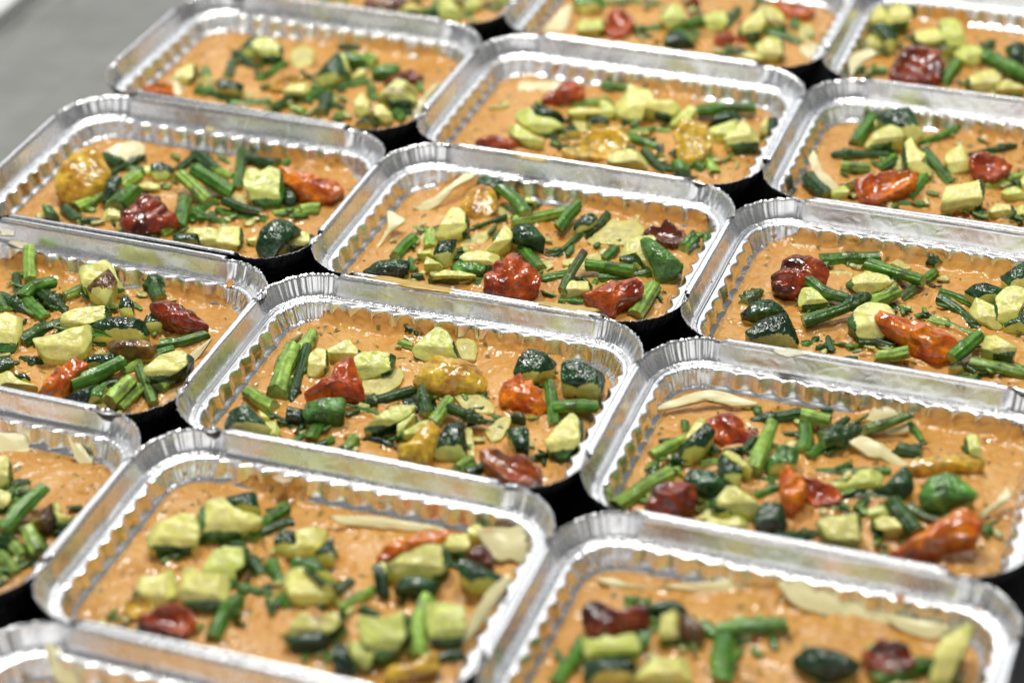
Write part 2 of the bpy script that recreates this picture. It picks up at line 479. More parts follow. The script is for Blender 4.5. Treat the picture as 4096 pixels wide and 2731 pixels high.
def herb_mesh(surface, seed, count=260):
    """chopped herb leaves lying on the sauce"""
    rng = random.Random(seed)
    pts = surface[(np.abs(surface[:, 0]) < L / 2 - 20) & (np.abs(surface[:, 1]) < W / 2 - 20)]
    V = []; F = []; C = []
    for _ in range(count):
        p = pts[rng.randrange(len(pts))]
        if noise(np.array([[p[0], p[1], 0.0]]) + seed * 9, 1 / 14.0, seed)[0] < rng.uniform(-.5, .35): continue
        a = rng.uniform(0, 6.28); ln = rng.uniform(.4, 1.7); wd = rng.uniform(.3, .8)
        tone = rng.choice([(0.05, 0.10, 0.02), (0.08, 0.11, 0.025), (0.13, 0.15, 0.05), (0.03, 0.06, 0.015)])
        s = len(V)
        k = 8
        V.append((p[0], p[1], p[2] + .42)); C.append(tone)
        for i in range(k):
            t = 2 * math.pi * i / k; r = 1 + rng.uniform(-.3, .3)
            x, y = ln * r * math.cos(t), wd * r * math.sin(t)
            V.append((p[0] + x * math.cos(a) - y * math.sin(a), p[1] + x * math.sin(a) + y * math.cos(a), p[2] + rng.uniform(-.1, .35))); C.append(tone)
        for i in range(k): F.append((s, s + 1 + i, s + 1 + (i + 1) % k))
        for i in range(k):
            x, y, z = V[s + 1 + i]; V.append((x, y, z - .8)); C.append(tone)
        for i in range(k):
            j = (i + 1) % k
            F.append((s + 1 + i, s + 1 + k + i, s + 1 + k + j, s + 1 + j))
    return make_mesh("chopped_herbs", V, F, STALK, np.array(C))

def scraps_mesh(surface, spots, seed, count=90):
    """small torn bits of courgette, leaf and stalk mixed in round the larger pieces; spots are tray-local x, y"""
    rng = random.Random(seed)
    V = []; F = []; C = []
    sx = surface[:, 0]; sy = surface[:, 1]
    for _ in range(count):
        a = spots[rng.randrange(len(spots))]
        x = a[0] + rng.gauss(0, 6.5); y = a[1] + rng.gauss(0, 6.5)
        if abs(x) > L / 2 - 19 or abs(y) > W / 2 - 19: continue
        z = surface[np.argmin((sx - x) ** 2 + (sy - y) ** 2), 2]
        kind = rng.random()
        if kind < .55: dims, tone = (rng.uniform(5, 15), rng.uniform(1.8, 4.4), rng.uniform(1.8, 3.6)), rng.choice([(.03, .09, .018), (.07, .17, .03), (.15, .27, .05)])
        elif kind < .80: dims, tone = (rng.uniform(4, 9), rng.uniform(2.5, 6), rng.uniform(1.8, 3.2)), rng.choice([(.62, .60, .22), (.50, .50, .16), (.66, .62, .28)])
        elif kind < .92: dims, tone = (rng.uniform(4, 9), rng.uniform(1.2, 3), 1.2), (.018, .045, .014)
        else: dims, tone = (rng.uniform(1.5, 3.5), rng.uniform(1, 2.5), 1.0), rng.choice([(.34, .05, .012), (.5, .22, .03)])
        n, m = 8, 4; s = len(V); ca, sa = math.cos(rng.uniform(0, 6.28)), 0; a_ = rng.uniform(0, 6.28); ca, sa = math.cos(a_), math.sin(a_); tilt = rng.uniform(-.5, .5)
        for i in range(m + 1):
            ph = math.pi * i / m
            for k in range(n):
                t = 2 * math.pi * k / n; q = 1 + rng.uniform(-.42, .42)
                ux = -math.cos(ph) * dims[0] / 2 * (1 if 0 < i < m else .9); rr = (.35 + .65 * math.sin(ph)) * q
                uy = math.cos(t) * dims[1] / 2 * rr; uz = math.sin(t) * dims[2] * .34 * rr + ux * ux * .018
                V.append((x + ux * ca - uy * sa, y + ux * sa + uy * ca, z + uz + 1.3 + ux * tilt * .5)); C.append(tone)
        for i in range(m):
            for k in range(n):
                b = s + i * n + k; c = s + i * n + (k + 1) % n
                F.append((b, c, c + n, b + n))
        F.append(tuple(s + k for k in reversed(range(n)))); F.append(tuple(s + m * n + k for k in range(n)))
    return make_mesh("vegetable_scraps", V, F, STALK, np.array(C))

# ------------------------------------------------------------------ food pieces
CAM_RIGHT = np.array([math.cos(0.3538), math.sin(0.3538)])   # kitchen directions used to say which side carries rind
AWAY = np.array([-math.sin(0.3538), math.cos(0.3538)])
def resample(poly, n, smooth=2):
    p = np.array(poly, float)
    for _ in range(smooth):
        q = np.roll(p, -1, 0)
        p = np.stack([p * 0.88 + q * 0.12, p * 0.12 + q * 0.88], 1).reshape(-1, 3)
    seg = np.linalg.norm(np.roll(p, -1, 0) - p, axis=1)
    s = np.concatenate([[0], np.cumsum(seg)]); t = np.linspace(0, s[-1], n, endpoint=False)
    pp = np.vstack([p, p[:1]])
    return np.stack([np.interp(t, s, pp[:, k]) for k in range(3)], 1)
def frame(o):
    c = o.mean(0)
    nn = np.zeros(3)
    for i in range(len(o)):
        nn += np.cross(o[i] - c, o[(i + 1) % len(o)] - c)
    nn /= np.linalg.norm(nn) + 1e-9
    if nn[2] < 0: o = o[::-1]; nn = -nn
    return o, c, nn
def solid(poly, th, tops, dome, n=44, seed=0, jitter=0.35, smooth=2, sides=(.12, .35, .65, 1.0), flare=1.0):
    """closed solid under an outline: rings on top (t, extra height), side rings down to th; returns verts, ring count"""
    o = resample(poly, n, smooth)
    o, c, nn = frame(o)
    o = c + (o - c) * 1.10
    o = o + (o - c) / (np.linalg.norm(o - c, axis=1, keepdims=True) + 1e-6) * (jitter * noise(o, 1 / 3.0, seed) + jitter * 1.3 * noise(o, 1 / 7.0, seed + 31))[:, None]
    down = np.array([0, 0, -1.0])
    rings = []
    for t, h in tops:
        rings.append(c + (o - c) * t + nn * (dome * (1 - t * t) + h))
    for s in sides:
        k = flare * (1 - 0.06 * s)
        rings.append(c + (o - c) * k + (nn * 0.35 + down * -0.65) * -th * s)
    V = np.concatenate([[c + nn * (dome + tops[0][1])]] + rings + [[c - nn * th * 0.35 + down * th * 0.65]])
    m = len(rings)
    F = []; tags = []
    for i in range(n):
        F.append((0, 1 + i, 1 + (i + 1) % n)); tags.append(('top', 0, i))
    for k in range(m - 1):
        for i in range(n):
            a = 1 + k * n + i; b = 1 + k * n + (i + 1) % n
            F.append((a, a + n, b + n, b)); tags.append(('top' if k < len(tops) - 1 else 'side', k, i))
    e = len(V) - 1
    for i in range(n):
        F.append((e, 1 + (m - 1) * n + (i + 1) % n, 1 + (m - 1) * n + i)); tags.append(('side', m, i))
    return V, F, tags, o, c, nn

def put(name, V, F, cols, mat, label, category, group):
    org = V.mean(0); org[2] = V[:, 2].min()
    ob = link(name, make_mesh(name, V - org, F, mat, cols), loc=tuple(org * MM))
    tag(ob, label, category, group)
    return ob, org

GREEN_RIND = {'s': (0.011, 0.040, 0.012), 'g': (0.055, 0.15, 0.022), 'b': (0.10, 0.045, 0.018), 'f': (0.035, 0.10, 0.022)}
def zucchini(name, sty, fl, poly, label, seed):
    rng = random.Random(seed)
    low, hi = 'l' in fl, 'h' in fl
    th = 3.5 if low else (11.0 if hi else 9.0)
    span = np.ptp(poly, axis=0).max()
    if sty == 'f' and not low and not any(q in fl for q in 'nsew') and rng.random() < .75:
        fl += rng.choice(['e', 's', 'es', 'w', 'sw', 'n'])
    tr_ = (.14, .27, .38, .48, .57, .65, .72, .79, .85, .91, .96, 1.0)
    if sty == 'f': tops = [(t, 0 if t < 1 else -.2) for t in tr_]; dome = 0.3
    else: tops = [(t, 0 if t < 1 else -.35) for t in tr_]; dome = min(1.8, span * 0.07)
    V, F, tags, o, c, nn = solid(poly, th, tops, dome, seed=seed, jitter=0.5 if sty == 'f' else 0.3, smooth=1 if not low else 2, flare=.99, n=64)
    # knife-cut facets: a level top, a steep front face and one steep side, all inside the same outline
    n = 64; nt = len(tops)
    ov = (o[:, :2] - c[:2]) @ AWAY; ou = (o[:, :2] - c[:2]) @ CAM_RIGHT
    pv = ((V[:, :2] - c[:2]) @ AWAY - ov.min()) / max(1e-3, np.ptp(ov)); pu = ((V[:, :2] - c[:2]) @ CAM_RIGHT - ou.min()) / max(1e-3, np.ptp(ou))
    sgn = 'e' in fl or ('w' not in fl and rng.random() < .5)
    wf = rng.uniform(.28, .46) if (not low) else .12
    wsd = .13 if (sty == 'f' and ('e' in fl or 'w' in fl)) else rng.uniform(.14, .34)
    sk = rng.uniform(-.35, .35)
    front = np.clip((pv + sk * (pu - .5) * .5) / wf, 0, 1); side = np.clip(((1 - pu) if sgn else pu) / wsd, 0, 1)
    lift = min(4.6, span * .26) * (0.25 if low else 1.0) * np.minimum(front, side)
    wgt = np.ones(len(V)); wgt[1 + nt * n:] = .6; wgt[-1] = 0; wgt[1 + (nt + 2) * n:] = .25
    V = V + np.array([.34, -.75, .56]) * (lift * wgt)[:, None]
    V = V + nn * (0.3 * noise(V, 1 / 6.5, seed + 11) * (np.linalg.norm(V - c, axis=1) > 0.1))[:, None]
    rough = 0.34 if sty == 'f' else 0.22
    V = V + nn * (rough * noise(V, 1 / 3.2, seed + 1) + rough * 0.4 * noise(V, 1 / 1.5, seed + 2))[:, None]
    if sty != 'f':                                  # rind bends over along one direction
        ax = np.array([rng.uniform(-1, 1), rng.uniform(-1, 1), 0]); ax /= np.linalg.norm(ax)
        q = (V - c) @ ax
        V = V - nn * (0.009 * q ** 2)[:, None]
    cutfront = rng.random() < .5 and not low
    skin = []
    for t in tags:
        if t[0] == 'top':
            kk = min(t[1] + 1, nt - 1) * n + 1 + t[2] if t[1] else 1 + t[2]
            isf = front[kk] < .93 and front[kk] <= side[kk]; iss = side[kk] < .93 and side[kk] < front[kk]
            if sty == 'f': skin.append(bool((iss and (('e' in fl and sgn) or ('w' in fl and not sgn))) or (isf and 's' in fl and pv[kk] < wf * .45)))
            else: skin.append(not (isf and cutfront and pv[kk] < wf * .9))
        else:
            s = False
            if sty != 'f' and t[1] <= nt and not cutfront: s = True
            out = o[t[2]] - c; out = out[:2] / (np.linalg.norm(out[:2]) + 1e-6)
            if sty == 'f':
                r_, a_ = out @ CAM_RIGHT, out @ AWAY
                if ('e' in fl and r_ > .62) or ('w' in fl and r_ < -.62) or ('n' in fl and a_ > .62) or ('s' in fl and a_ < -.62): s = True
            skin.append(s)
    rad = np.zeros(len(V))
    for k in range(len(tops)): rad[1 + k * n:1 + (k + 1) * n] = tops[k][0]
    rad[1 + len(tops) * n:] = 1
    core = np.array([0.88, 0.82, 0.25]) * rng.uniform(.9, 1.12); rim = np.array([0.66, 0.71, 0.22])
    if rng.random() < .3: core = np.array([0.72, 0.77, 0.18])
    seeds = (noise(V * np.array([1, 1, .5]), 1 / 1.15, seed + 40) > .38) & (rad < .6) & (rad > .05)
    if low: core = np.array([0.72, 0.64, 0.22]); rim = np.array([0.64, 0.60, 0.18])
    w = np.clip((rad - .55) / .45, 0, 1)[:, None] ** 2
    fc = core * (1 - w) + rim * w
    fc = fc * (1 + 0.12 * noise(V, 1 / 4.0, seed + 3))[:, None]
    if sty == 'f' and span > 11: fc[seeds] = fc[seeds] * .45 + np.array([0.95, 0.90, 0.55]) * .55; fc = fc * (1 - .10 * (rad < .5))[:, None]
    if sty == 'f' and rng.random() < .07:           # toasted patch
        g = np.clip(noise(V, 1 / 6.0, seed + 8) * 2.2 - .5, 0, 1)[:, None]
        fc = fc * (1 - g * .7) + np.array([0.22, 0.09, 0.03]) * g * .7
    sc = np.array(GREEN_RIND[sty]) * rng.uniform(.8, 1.35)
    sc = sc + np.array([0.05, 0.09, 0.03]) * np.clip(noise(V * np.array([1, .3, 1]), 1 / 2.2, seed + 44) * 1.4 - .35, 0, 1)[:, None] * (.5 if sty == 's' else 1)
    sc = sc * (1 + 0.5 * noise(V, 1 / 7.0, seed + 5) + .25 * noise(V, 1 / 2.0, seed + 6))[:, None]
    if sty == 'b':
        g = np.clip(noise(V, 1 / 5.0, seed + 9) * 1.5, 0, 1)[:, None]
        sc = sc * (1 - g) + np.array([0.30, 0.20, 0.05]) * g
    f1 = [f for f, s in zip(F, skin) if not s]; f2 = [f for f, s in zip(F, skin) if s]
    v, f, cc = compact(V, f1, fc)
    ob, org = put(name, v, f, cc, FLESH, label, "zucchini", "zucchini pieces on the lasagna")
    if f2:
        v, f, cc = compact(V, f2, sc)
        link("rind", make_mesh("rind", v - org, f, SKIN, cc), ob)

TOM = {'r': ((0.56, 0.10, 0.009), (0.24, 0.022, 0.005)), 'R': ((0.40, 0.045, 0.008), (0.36, 0.10, 0.02)), 'B': ((0.30, 0.040, 0.008), (0.06, 0.012, 0.005)),
       'b': ((0.20, 0.045, 0.014), (0.09, 0.02, 0.01)), 'o': ((0.80, 0.23, 0.006), (0.50, 0.075, 0.006)), 'y': ((0.74, 0.47, 0.05), (0.52, 0.25, 0.025)), 'Y': ((0.80, 0.46, 0.030), (0.66, 0.46, 0.08))}
def tomato(name, sty, fl, poly, label, seed):
    rng = random.Random(seed)
    cup = sty in 'RY' or rng.random() < .25
    n = 60
    if cup:
        tops = [(.12, -2.2), (.28, -2.0), (.45, -1.6), (.62, -.8), (.76, .2), (.87, .75), (.95, .5), (1.0, -.5)]; dome = 0.6
    else:
        tops = [(.12, 0), (.28, 0), (.45, 0), (.62, 0), (.76, 0), (.87, 0), (.95, -.1), (1.0, -.5)]; dome = 3.0 if 'h' in fl else 2.0
    dome = min(dome, np.ptp(poly, axis=0).max() * .22)
    V, F, tags, o, c, nn = solid(poly, 8.0, tops, dome, n=n, seed=seed, jitter=0.6, sides=(.1, .25, .45, .7, 1.0), flare=1.02)
    rz = rng.uniform(0, 3.14); Vr = np.column_stack([V[:, 0] * math.cos(rz) + V[:, 1] * math.sin(rz), -V[:, 0] * math.sin(rz) + V[:, 1] * math.cos(rz), V[:, 2]])
    fold = 1 - np.abs(noise(Vr * np.array([.45, 1.2, .7]), 1 / 5.0, seed + 1)) * 3
    fine = 1 - np.abs(noise(V, 1 / 2.4, seed + 2)) * 2.4
    out = V - c; out /= np.linalg.norm(out, axis=1, keepdims=True) + 1e-6
    dsp = (1.3 if sty != 'y' else .5) * fold + (0.55 if sty != 'y' else .12) * fine
    V = V + (out * .5 + nn * .6) * (dsp * .9)[:, None]
    a, b = np.array(TOM[sty][0]), np.array(TOM[sty][1])
    g = np.clip(.5 + .9 * noise(V, 1 / 8.0, seed + 3) + .35 * noise(V, 1 / 2.5, seed + 4), 0, 1)[:, None]
    cols = a * g + b * (1 - g)
    if sty in 'oyY':
        t = np.clip(noise(V, 1 / 5.0, seed + 6) * 2 - .95, 0, 1)[:, None] * .7
        cols = cols * (1 - t) + np.array([0.26, 0.07, 0.012]) * t
    if sty in 'rRB':
        t = np.clip(noise(V, 1 / 1.3, seed + 7) * 3 - 1.7, 0, 1)[:, None] * (.65 if sty == 'R' else .4)
        cols = cols * (1 - t) + np.array([0.55, 0.30, 0.07]) * t
        t = np.clip(noise(V, 1 / 9.0, seed + 9) * 2 - .6, 0, 1)[:, None] * .6
        cols = cols * (1 - t) + np.array([0.55, 0.09, 0.01]) * t
    put(name, V, F, cols, TOMATO, label, "tomato", "roasted tomatoes on the lasagna")

def asparagus(name, w, fl, pts, label, seed):
    rng = random.Random(seed)
    p = np.array(pts, float)
    if len(p) == 2: p = np.array([p[0], p[0] * .5 + p[1] * .5 + np.array([rng.uniform(-1.1, 1.1), rng.uniform(-1.1, 1.1), rng.uniform(-.2, .6)]), p[1]])
    # smooth resample (quadratic through the points)
    d = np.concatenate([[0], np.cumsum(np.linalg.norm(np.diff(p, axis=0), axis=1))])
    ln = d[-1]
    nr = int(np.clip(ln / 1.0, 12, 46)); ns = 28
    t = np.linspace(0, ln, nr)
    q = np.stack([np.interp(t, d, p[:, k]) for k in range(3)], 1)
    for _ in range(max(2, nr // 6)):
        q[1:-1] = q[1:-1] * .5 + (q[:-2] + q[2:]) * .25
    tan = np.gradient(q, axis=0); tan /= np.linalg.norm(tan, axis=1, keepdims=True)
    up = np.array([0, 0, 1.0])
    side = np.cross(tan, up); side /= np.linalg.norm(side, axis=1, keepdims=True) + 1e-9
    nup = np.cross(side, tan)
    th = np.linspace(0, 2 * math.pi, ns, endpoint=False)
    S, A = np.meshgrid(t, th, indexing='ij')
    r0 = w / 2 * 1.16
    u = S / max(ln, 1e-6)
    ph = rng.uniform(0, 6)
    P3 = np.stack([np.cos(A) * 2.2, np.sin(A) * 2.2, S * 0.10], 2).reshape(-1, 3)
    ridges = 0.075 * np.cos(A * 7 + ph + S * .03) + 0.09 * noise(P3 + seed, 0.9, seed).reshape(S.shape)
    R_ = r0 * (1 + ridges) * (1 + .07 * noise(np.stack([S.ravel() * .1, 0 * S.ravel() + seed, 0 * S.ravel()], 1), 1.0, seed).reshape(S.shape))
    tip = 't' in fl
    R_ = R_ * (1 - rng.uniform(0, .2) * u) * (1 + .05 * np.sin(u * 5 + ph))
    base = np.array({'l': (0.26, 0.42, 0.070), 'd': (0.026, 0.080, 0.018), 'p': (0.10, 0.18, 0.045)}.get('l' if 'l' in fl else 'd' if 'd' in fl else 'p' if 'p' in fl else '-', (0.075, 0.205, 0.024))) * rng.uniform(.82, 1.2)
    streak = noise(np.stack([np.cos(A) * 4.2, np.sin(A) * 4.2, S * 0.05], 2).reshape(-1, 3) + seed, 1.0, seed + 2)
    C3 = base * (1 + .6 * streak)[:, None] + np.array([0.05, 0.05, 0.0]) * np.clip(streak, 0, 1)[:, None]
    purple = np.array([0.070, 0.042, 0.045])
    if tip:
        head = min(ln * .75, max(13.0, w * 2.4))
        h = np.clip((S - (ln - head)) / head, 0, 1)
        prof = np.where(h > 0, (1 + .22 * np.sin(np.clip(h * 2.2, 0, 1) * math.pi)) * np.sqrt(np.clip(1 - h ** 1.8, 0, 1)) + .06, 1)
        R_ = R_ * prof
        row = S / 2.7; ri = np.floor(row); fr = row - ri
        ang = (A / (2 * math.pi) * 4 + ri * .5 + ph) % 1.0
        tri = np.clip(1 - np.abs(ang - .5) * 2 - fr * .75, 0, 1)
        sc = np.where(h > 0.02, (1 - fr) * .55 * np.clip(tri * 2.5, 0, 1), 0)
        R_ = R_ + r0 * sc * np.clip(1.2 - h, .2, 1)
        m = (np.clip(tri * 2.0, 0, 1) * (h > .02) * .85 * (fr > .15)).reshape(-1, 1)
        C3 = C3 * (1 - m) + (purple * .55 + base * .5) * m
    elif ln > 17:
        for _ in range(1 + (ln > 34) + (ln > 50)):
            s0 = rng.uniform(.15, .75) * ln; a0 = rng.uniform(-.6, 3.6); lb = min(9.0, ln * .35); 
            x = (S - s0) / lb
            da = (A - a0 + math.pi) % (2 * math.pi) - math.pi
            inside = (x > 0) & (x < 1) & (np.abs(da) < (1 - x) * .75)
            R_ = R_ + np.where(inside, r0 * .16 * (1 - x * .4), 0)
            m = inside.astype(float).reshape(-1, 1) * .75
            C3 = C3 * (1 - m) + (purple * .8 + base * .3) * m
    if 'p' in fl:
        m = np.clip(noise(P3, .5, seed + 4) * 1.6, 0, .7)[:, None]
        C3 = C3 * (1 - m) + purple * m
    V = q[:, None, :] + side[:, None, :] * (np.cos(A) * R_)[..., None] + nup[:, None, :] * (np.sin(A) * R_ * .93)[..., None]
    # slanted cut at the ends
    slant = rng.uniform(-.6, .6)
    for e, sg in ((0, -1), (nr - 1, 1)):
        if tip and e: continue
        V[e] += tan[e] * (np.cos(th - rng.uniform(0, 6)) * r0 * slant)[:, None]
    V = V.reshape(-1, 3)
    F = []
    for i in range(nr - 1):
        for k in range(ns):
            a = i * ns + k; b = i * ns + (k + 1) % ns
            F.append((a, b, b + ns, a + ns))
    V = list(V); C = list(C3)
    for e in (0, nr - 1):                       # cut faces: rim copy, inner ring, centre
        ring = [e * ns + k for k in range(ns)]
        cc = np.mean([V[i] for i in ring], axis=0)
        s1 = len(V)
        pale = np.array([0.36, 0.44, 0.14]) if not (tip and e) else purple
        for fr, g in ((1.0, .35), (.82, .8), (.5, 1.0)):
            for i in ring:
                V.append(cc + (V[i] - cc) * fr + tan[e] * (0.02 if e else -0.02) * (1 - fr) * -12); C.append(C[i] * (1 - g) + pale * g)
        V.append(cc); C.append(pale * .9)
        top = len(V) - 1
        for lvl in range(2):
            for k in range(ns):
                a = s1 + lvl * ns + k; b = s1 + lvl * ns + (k + 1) % ns
                f = (a, a + ns, b + ns, b)
                F.append(f if e == 0 else f[::-1])
        for k in range(ns):
            a = s1 + 2 * ns + k; b = s1 + 2 * ns + (k + 1) % ns
            F.append((a, top, b) if e == 0 else (b, top, a))
    V = np.array(V); C = np.clip(np.array(C), 0.002, 1)
    put(name, V, F, C, STALK, label, "asparagus", "asparagus pieces on the lasagna")

def pasta(poly, parent, seed):
    tops = [(.3, .1), (.6, 0), (.8, -.05), (.93, .1), (1.0, 0)]
    V, F, tags, o, c, nn = solid(poly, 1.6, tops, 0.3, n=52, seed=seed, jitter=.5, smooth=1, sides=(.3, .7, 1.0))
    V = V + nn * (1.5 * noise(V, 1 / 16.0, seed) + .35 * noise(V, 1 / 6.0, seed + 1))[:, None]
    base = np.array([0.88, 0.80, 0.44]); g = np.clip(noise(V, 1 / 9.0, seed + 2) * 2 - 1.0, 0, 1)[:, None] * .6
    cols = base * (1 - g) + np.array([0.62, 0.28, 0.06]) * g
    loc = np.array(parent.location) / MM
    link("pasta_sheet", make_mesh("pasta_sheet", V - loc, F, PASTA, cols), parent)

# ------------------------------------------------------------------ the worktop
def steel_material(name, lo, hi, rough):
    m, nt, b = new_mat(name)
    co = coord(nt)
    mp = node(nt, "ShaderNodeMapping"); nt.links.new(co, mp.inputs[0])
    mp.inputs["Rotation"].default_value = (0, 0, math.radians(-8)); mp.inputs["Scale"].default_value = (90, 4, 1)
    s = tex_noise(nt, mp.outputs[0], 1.0, 4, 0.6)
    g = tex_noise(nt, co, 9, 3, 0.6)
    mp2 = node(nt, "ShaderNodeMapping"); nt.links.new(co, mp2.inputs[0])
    mp2.inputs["Rotation"].default_value = (0, 0, math.radians(-6)); mp2.inputs["Scale"].default_value = (30, 5, 1)
    sm = tex_noise(nt, mp2.outputs[0], 1.0, 3, 0.6)
    c = mixc(nt, ramp(nt, sm, [(0.60, (0, 0, 0)), (0.74, (0.6, 0.6, 0.6))]), ramp(nt, g, [(0.3, lo), (0.7, hi)]), tuple(v * .45 for v in lo))
    nt.links.new(c, b.inputs["Base Color"])
    b.inputs["Metallic"].default_value = 0.6
    r = node(nt, "ShaderNodeMapRange"); r.inputs[3].default_value = rough * .8; r.inputs[4].default_value = rough * 1.3
    nt.links.new(s, r.inputs[0]); nt.links.new(r.outputs[0], b.inputs["Roughness"])
    bump(nt, b, [(s, 0.12, 0.0005)])
    return m
def slab(x0, y0, x1, y1, z0, z1, bev=1.5):
    r = bev
    V = []
    for z, k in ((z0, 0), (z1 - r, 0), (z1, r)):
        V += [(x0 + k, y0 + k, z), (x1 - k, y0 + k, z), (x1 - k, y1 - k, z), (x0 + k, y1 - k, z)]
    F = [(3, 2, 1, 0), (8, 9, 10, 11)]
    for k in (0, 1):
        for i in range(4):
            j = (i + 1) % 4
            F.append((k * 4 + i, k * 4 + j, k * 4 + 4 + j, k * 4 + 4 + i))
    return V, F
V, F = slab(-1600, -1200, 1600, 2200, -40, 0)
top_ = link("worktop", make_mesh("worktop", V, F, steel_material("brushed_steel", (0.22, 0.22, 0.205), (0.34, 0.34, 0.32), 0.5), smooth=False))
tag(top_, kind="structure")
V, F = slab(-205, -420, 900, 900, 0.2, 1.2, .4)
mat_ = link("dark_mat", make_mesh("dark_mat", V, F, steel_material("dark_mat", (0.030, 0.031, 0.033), (0.05, 0.05, 0.052), 0.55), smooth=False))
tag(mat_, "dark grey mat lying on the steel worktop under the foil trays", "mat")

V, F = slab(-900, 250, -377, 900, 0.2, 8, 2)
brd = link("cutting_board", make_mesh("cutting_board", np.array(V) , F, food_material("white_plastic", 0.4, [(300, .2, .0004)], (0.97, 1.03), 60), np.full((12, 3), 0.75), smooth=False))
tag(brd, "white plastic cutting board at the far top left corner of the worktop", "cutting board")
BOARD = brd

# ------------------------------------------------------------------ trays, filling, food
TRAY_LABEL = {
    (-1, -1): "foil tray cropped by the left edge of the photo, front row",
    (-1, 0): "foil tray in the second row cropped by the left edge, brown roasted zucchini inside",
    (-1, 1): "third row left foil tray with a big golden tomato in its left end",
    (-1, 2): "fourth row left foil tray next to the bare grey worktop, out of focus",
    (-1, 3): "foil tray cropped by the top edge left of centre, only its front showing",
    (0, -2): "foil tray cropped by the bottom left corner, only its back rim showing",
    (0, -1): "large foil tray in the front row at lower left, blurred zucchini chunks inside",
    (0, 0): "foil tray in the middle of the photo, golden tomato near its centre",
    (0, 1): "foil tray above the central one, shiny red tomato at its front rim",
    (0, 2): "fourth row middle foil tray with two cut open yellow tomatoes",
    (0, 3): "back row middle foil tray cropped by the top edge",
    (1, -1): "foil tray cropped by the bottom edge at lower right, beside the bare dark mat",
    (1, 0): "foil tray right of the central one, long orange tomato at its front right",
    (1, 1): "third row right foil tray with sauce smeared over its back rim",
    (1, 2): "fourth row right foil tray cropped by the right edge, black zucchini at its back left",
    (1, 3): "back row foil tray in the top right corner with one cup shaped red tomato"}
ROW = {-2: "", -1: "front row", 0: "second row", 1: "third row", 2: "fourth row", 3: "back row"}
SIDE = {-1: "left", 0: "middle", 1: "right"}
LASAGNA_LABEL = {k: "lasagna under pale orange sauce filling the " + (ROW[k[1]] + " " + SIDE[k[0]] if k[1] > -2 else "bottom left corner") + " foil tray" for k in TRAY_LABEL}
TRAYS = [
(-1,-1,-107.8,-78.1,-0.05),
(-1,0,-110.0,73.3,-0.37),
(-1,1,-107.4,231.2,0.26),
(-1,2,-106.6,388.7,-0.67),
(-1,3,-107.3,540.2,0.06),
(0,-2,107.5,-232.0,0.00),
(0,-1,107.9,-75.3,0.39),
(0,0,103.1,76.4,1.00),
(0,1,107.8,232.0,-0.01),
(0,2,109.1,385.0,-0.06),
(0,3,108.2,540.4,-0.33),
(1,-1,324.6,-77.3,0.40),
(1,0,319.2,77.2,0.67),
(1,1,323.2,229.6,0.14),
(1,2,325.5,385.5,0.53),
(1,3,322.9,538.3,0.37)
]
SPLATS = {
(0, 0): [(-17, 75, 26, 12.0), (21, 75, 30, 9.0), (48, 77, 18, 6.0), (-56, 72, 22, 11.0)],
(1, 1): [(-57, 79, 26, 13.0), (-42, 83, 30, 13.0), (-16, 74, 20, 11.0), (7, 79, 34, 13.0), (35, 80, 30, 12.0)],
(-1, 0): [(47, 82, 22, 12.0), (66, 74, 16, 9.0), (-48, 77, 22, 12.0), (-36, 76, 18, 11.0)],
(0, 1): [(-55, 75, 24, 11.0), (31, 77, 30, 11.0), (57, 81, 30, 12.0), (84, 71, 16, 12.0)],
(0, -1): [(-40, 71, 20, 10.0)],
(1, 0): [(17, 69, 20, 6.0), (55, 74, 26, 12.0), (75, 69, 18, 10.0)],
(0, 2): [(-13, 78, 16, 10.0), (0, 78, 20, 10.0), (22, 73, 22, 8.0)],
(-1, 1): [(39, 81, 26, 12.0), (61, 78, 20, 10.0)],
(-1, 2): [(23, 73, 40, 9.0), (42, 76, 40, 10.0)],
(1, 3): [(-55, 73, 26, 12.0)],
(1, 2): [(9, 75, 30, 8.0)],
(1, -1): [(-1, 70, 24, 8.0)]
}
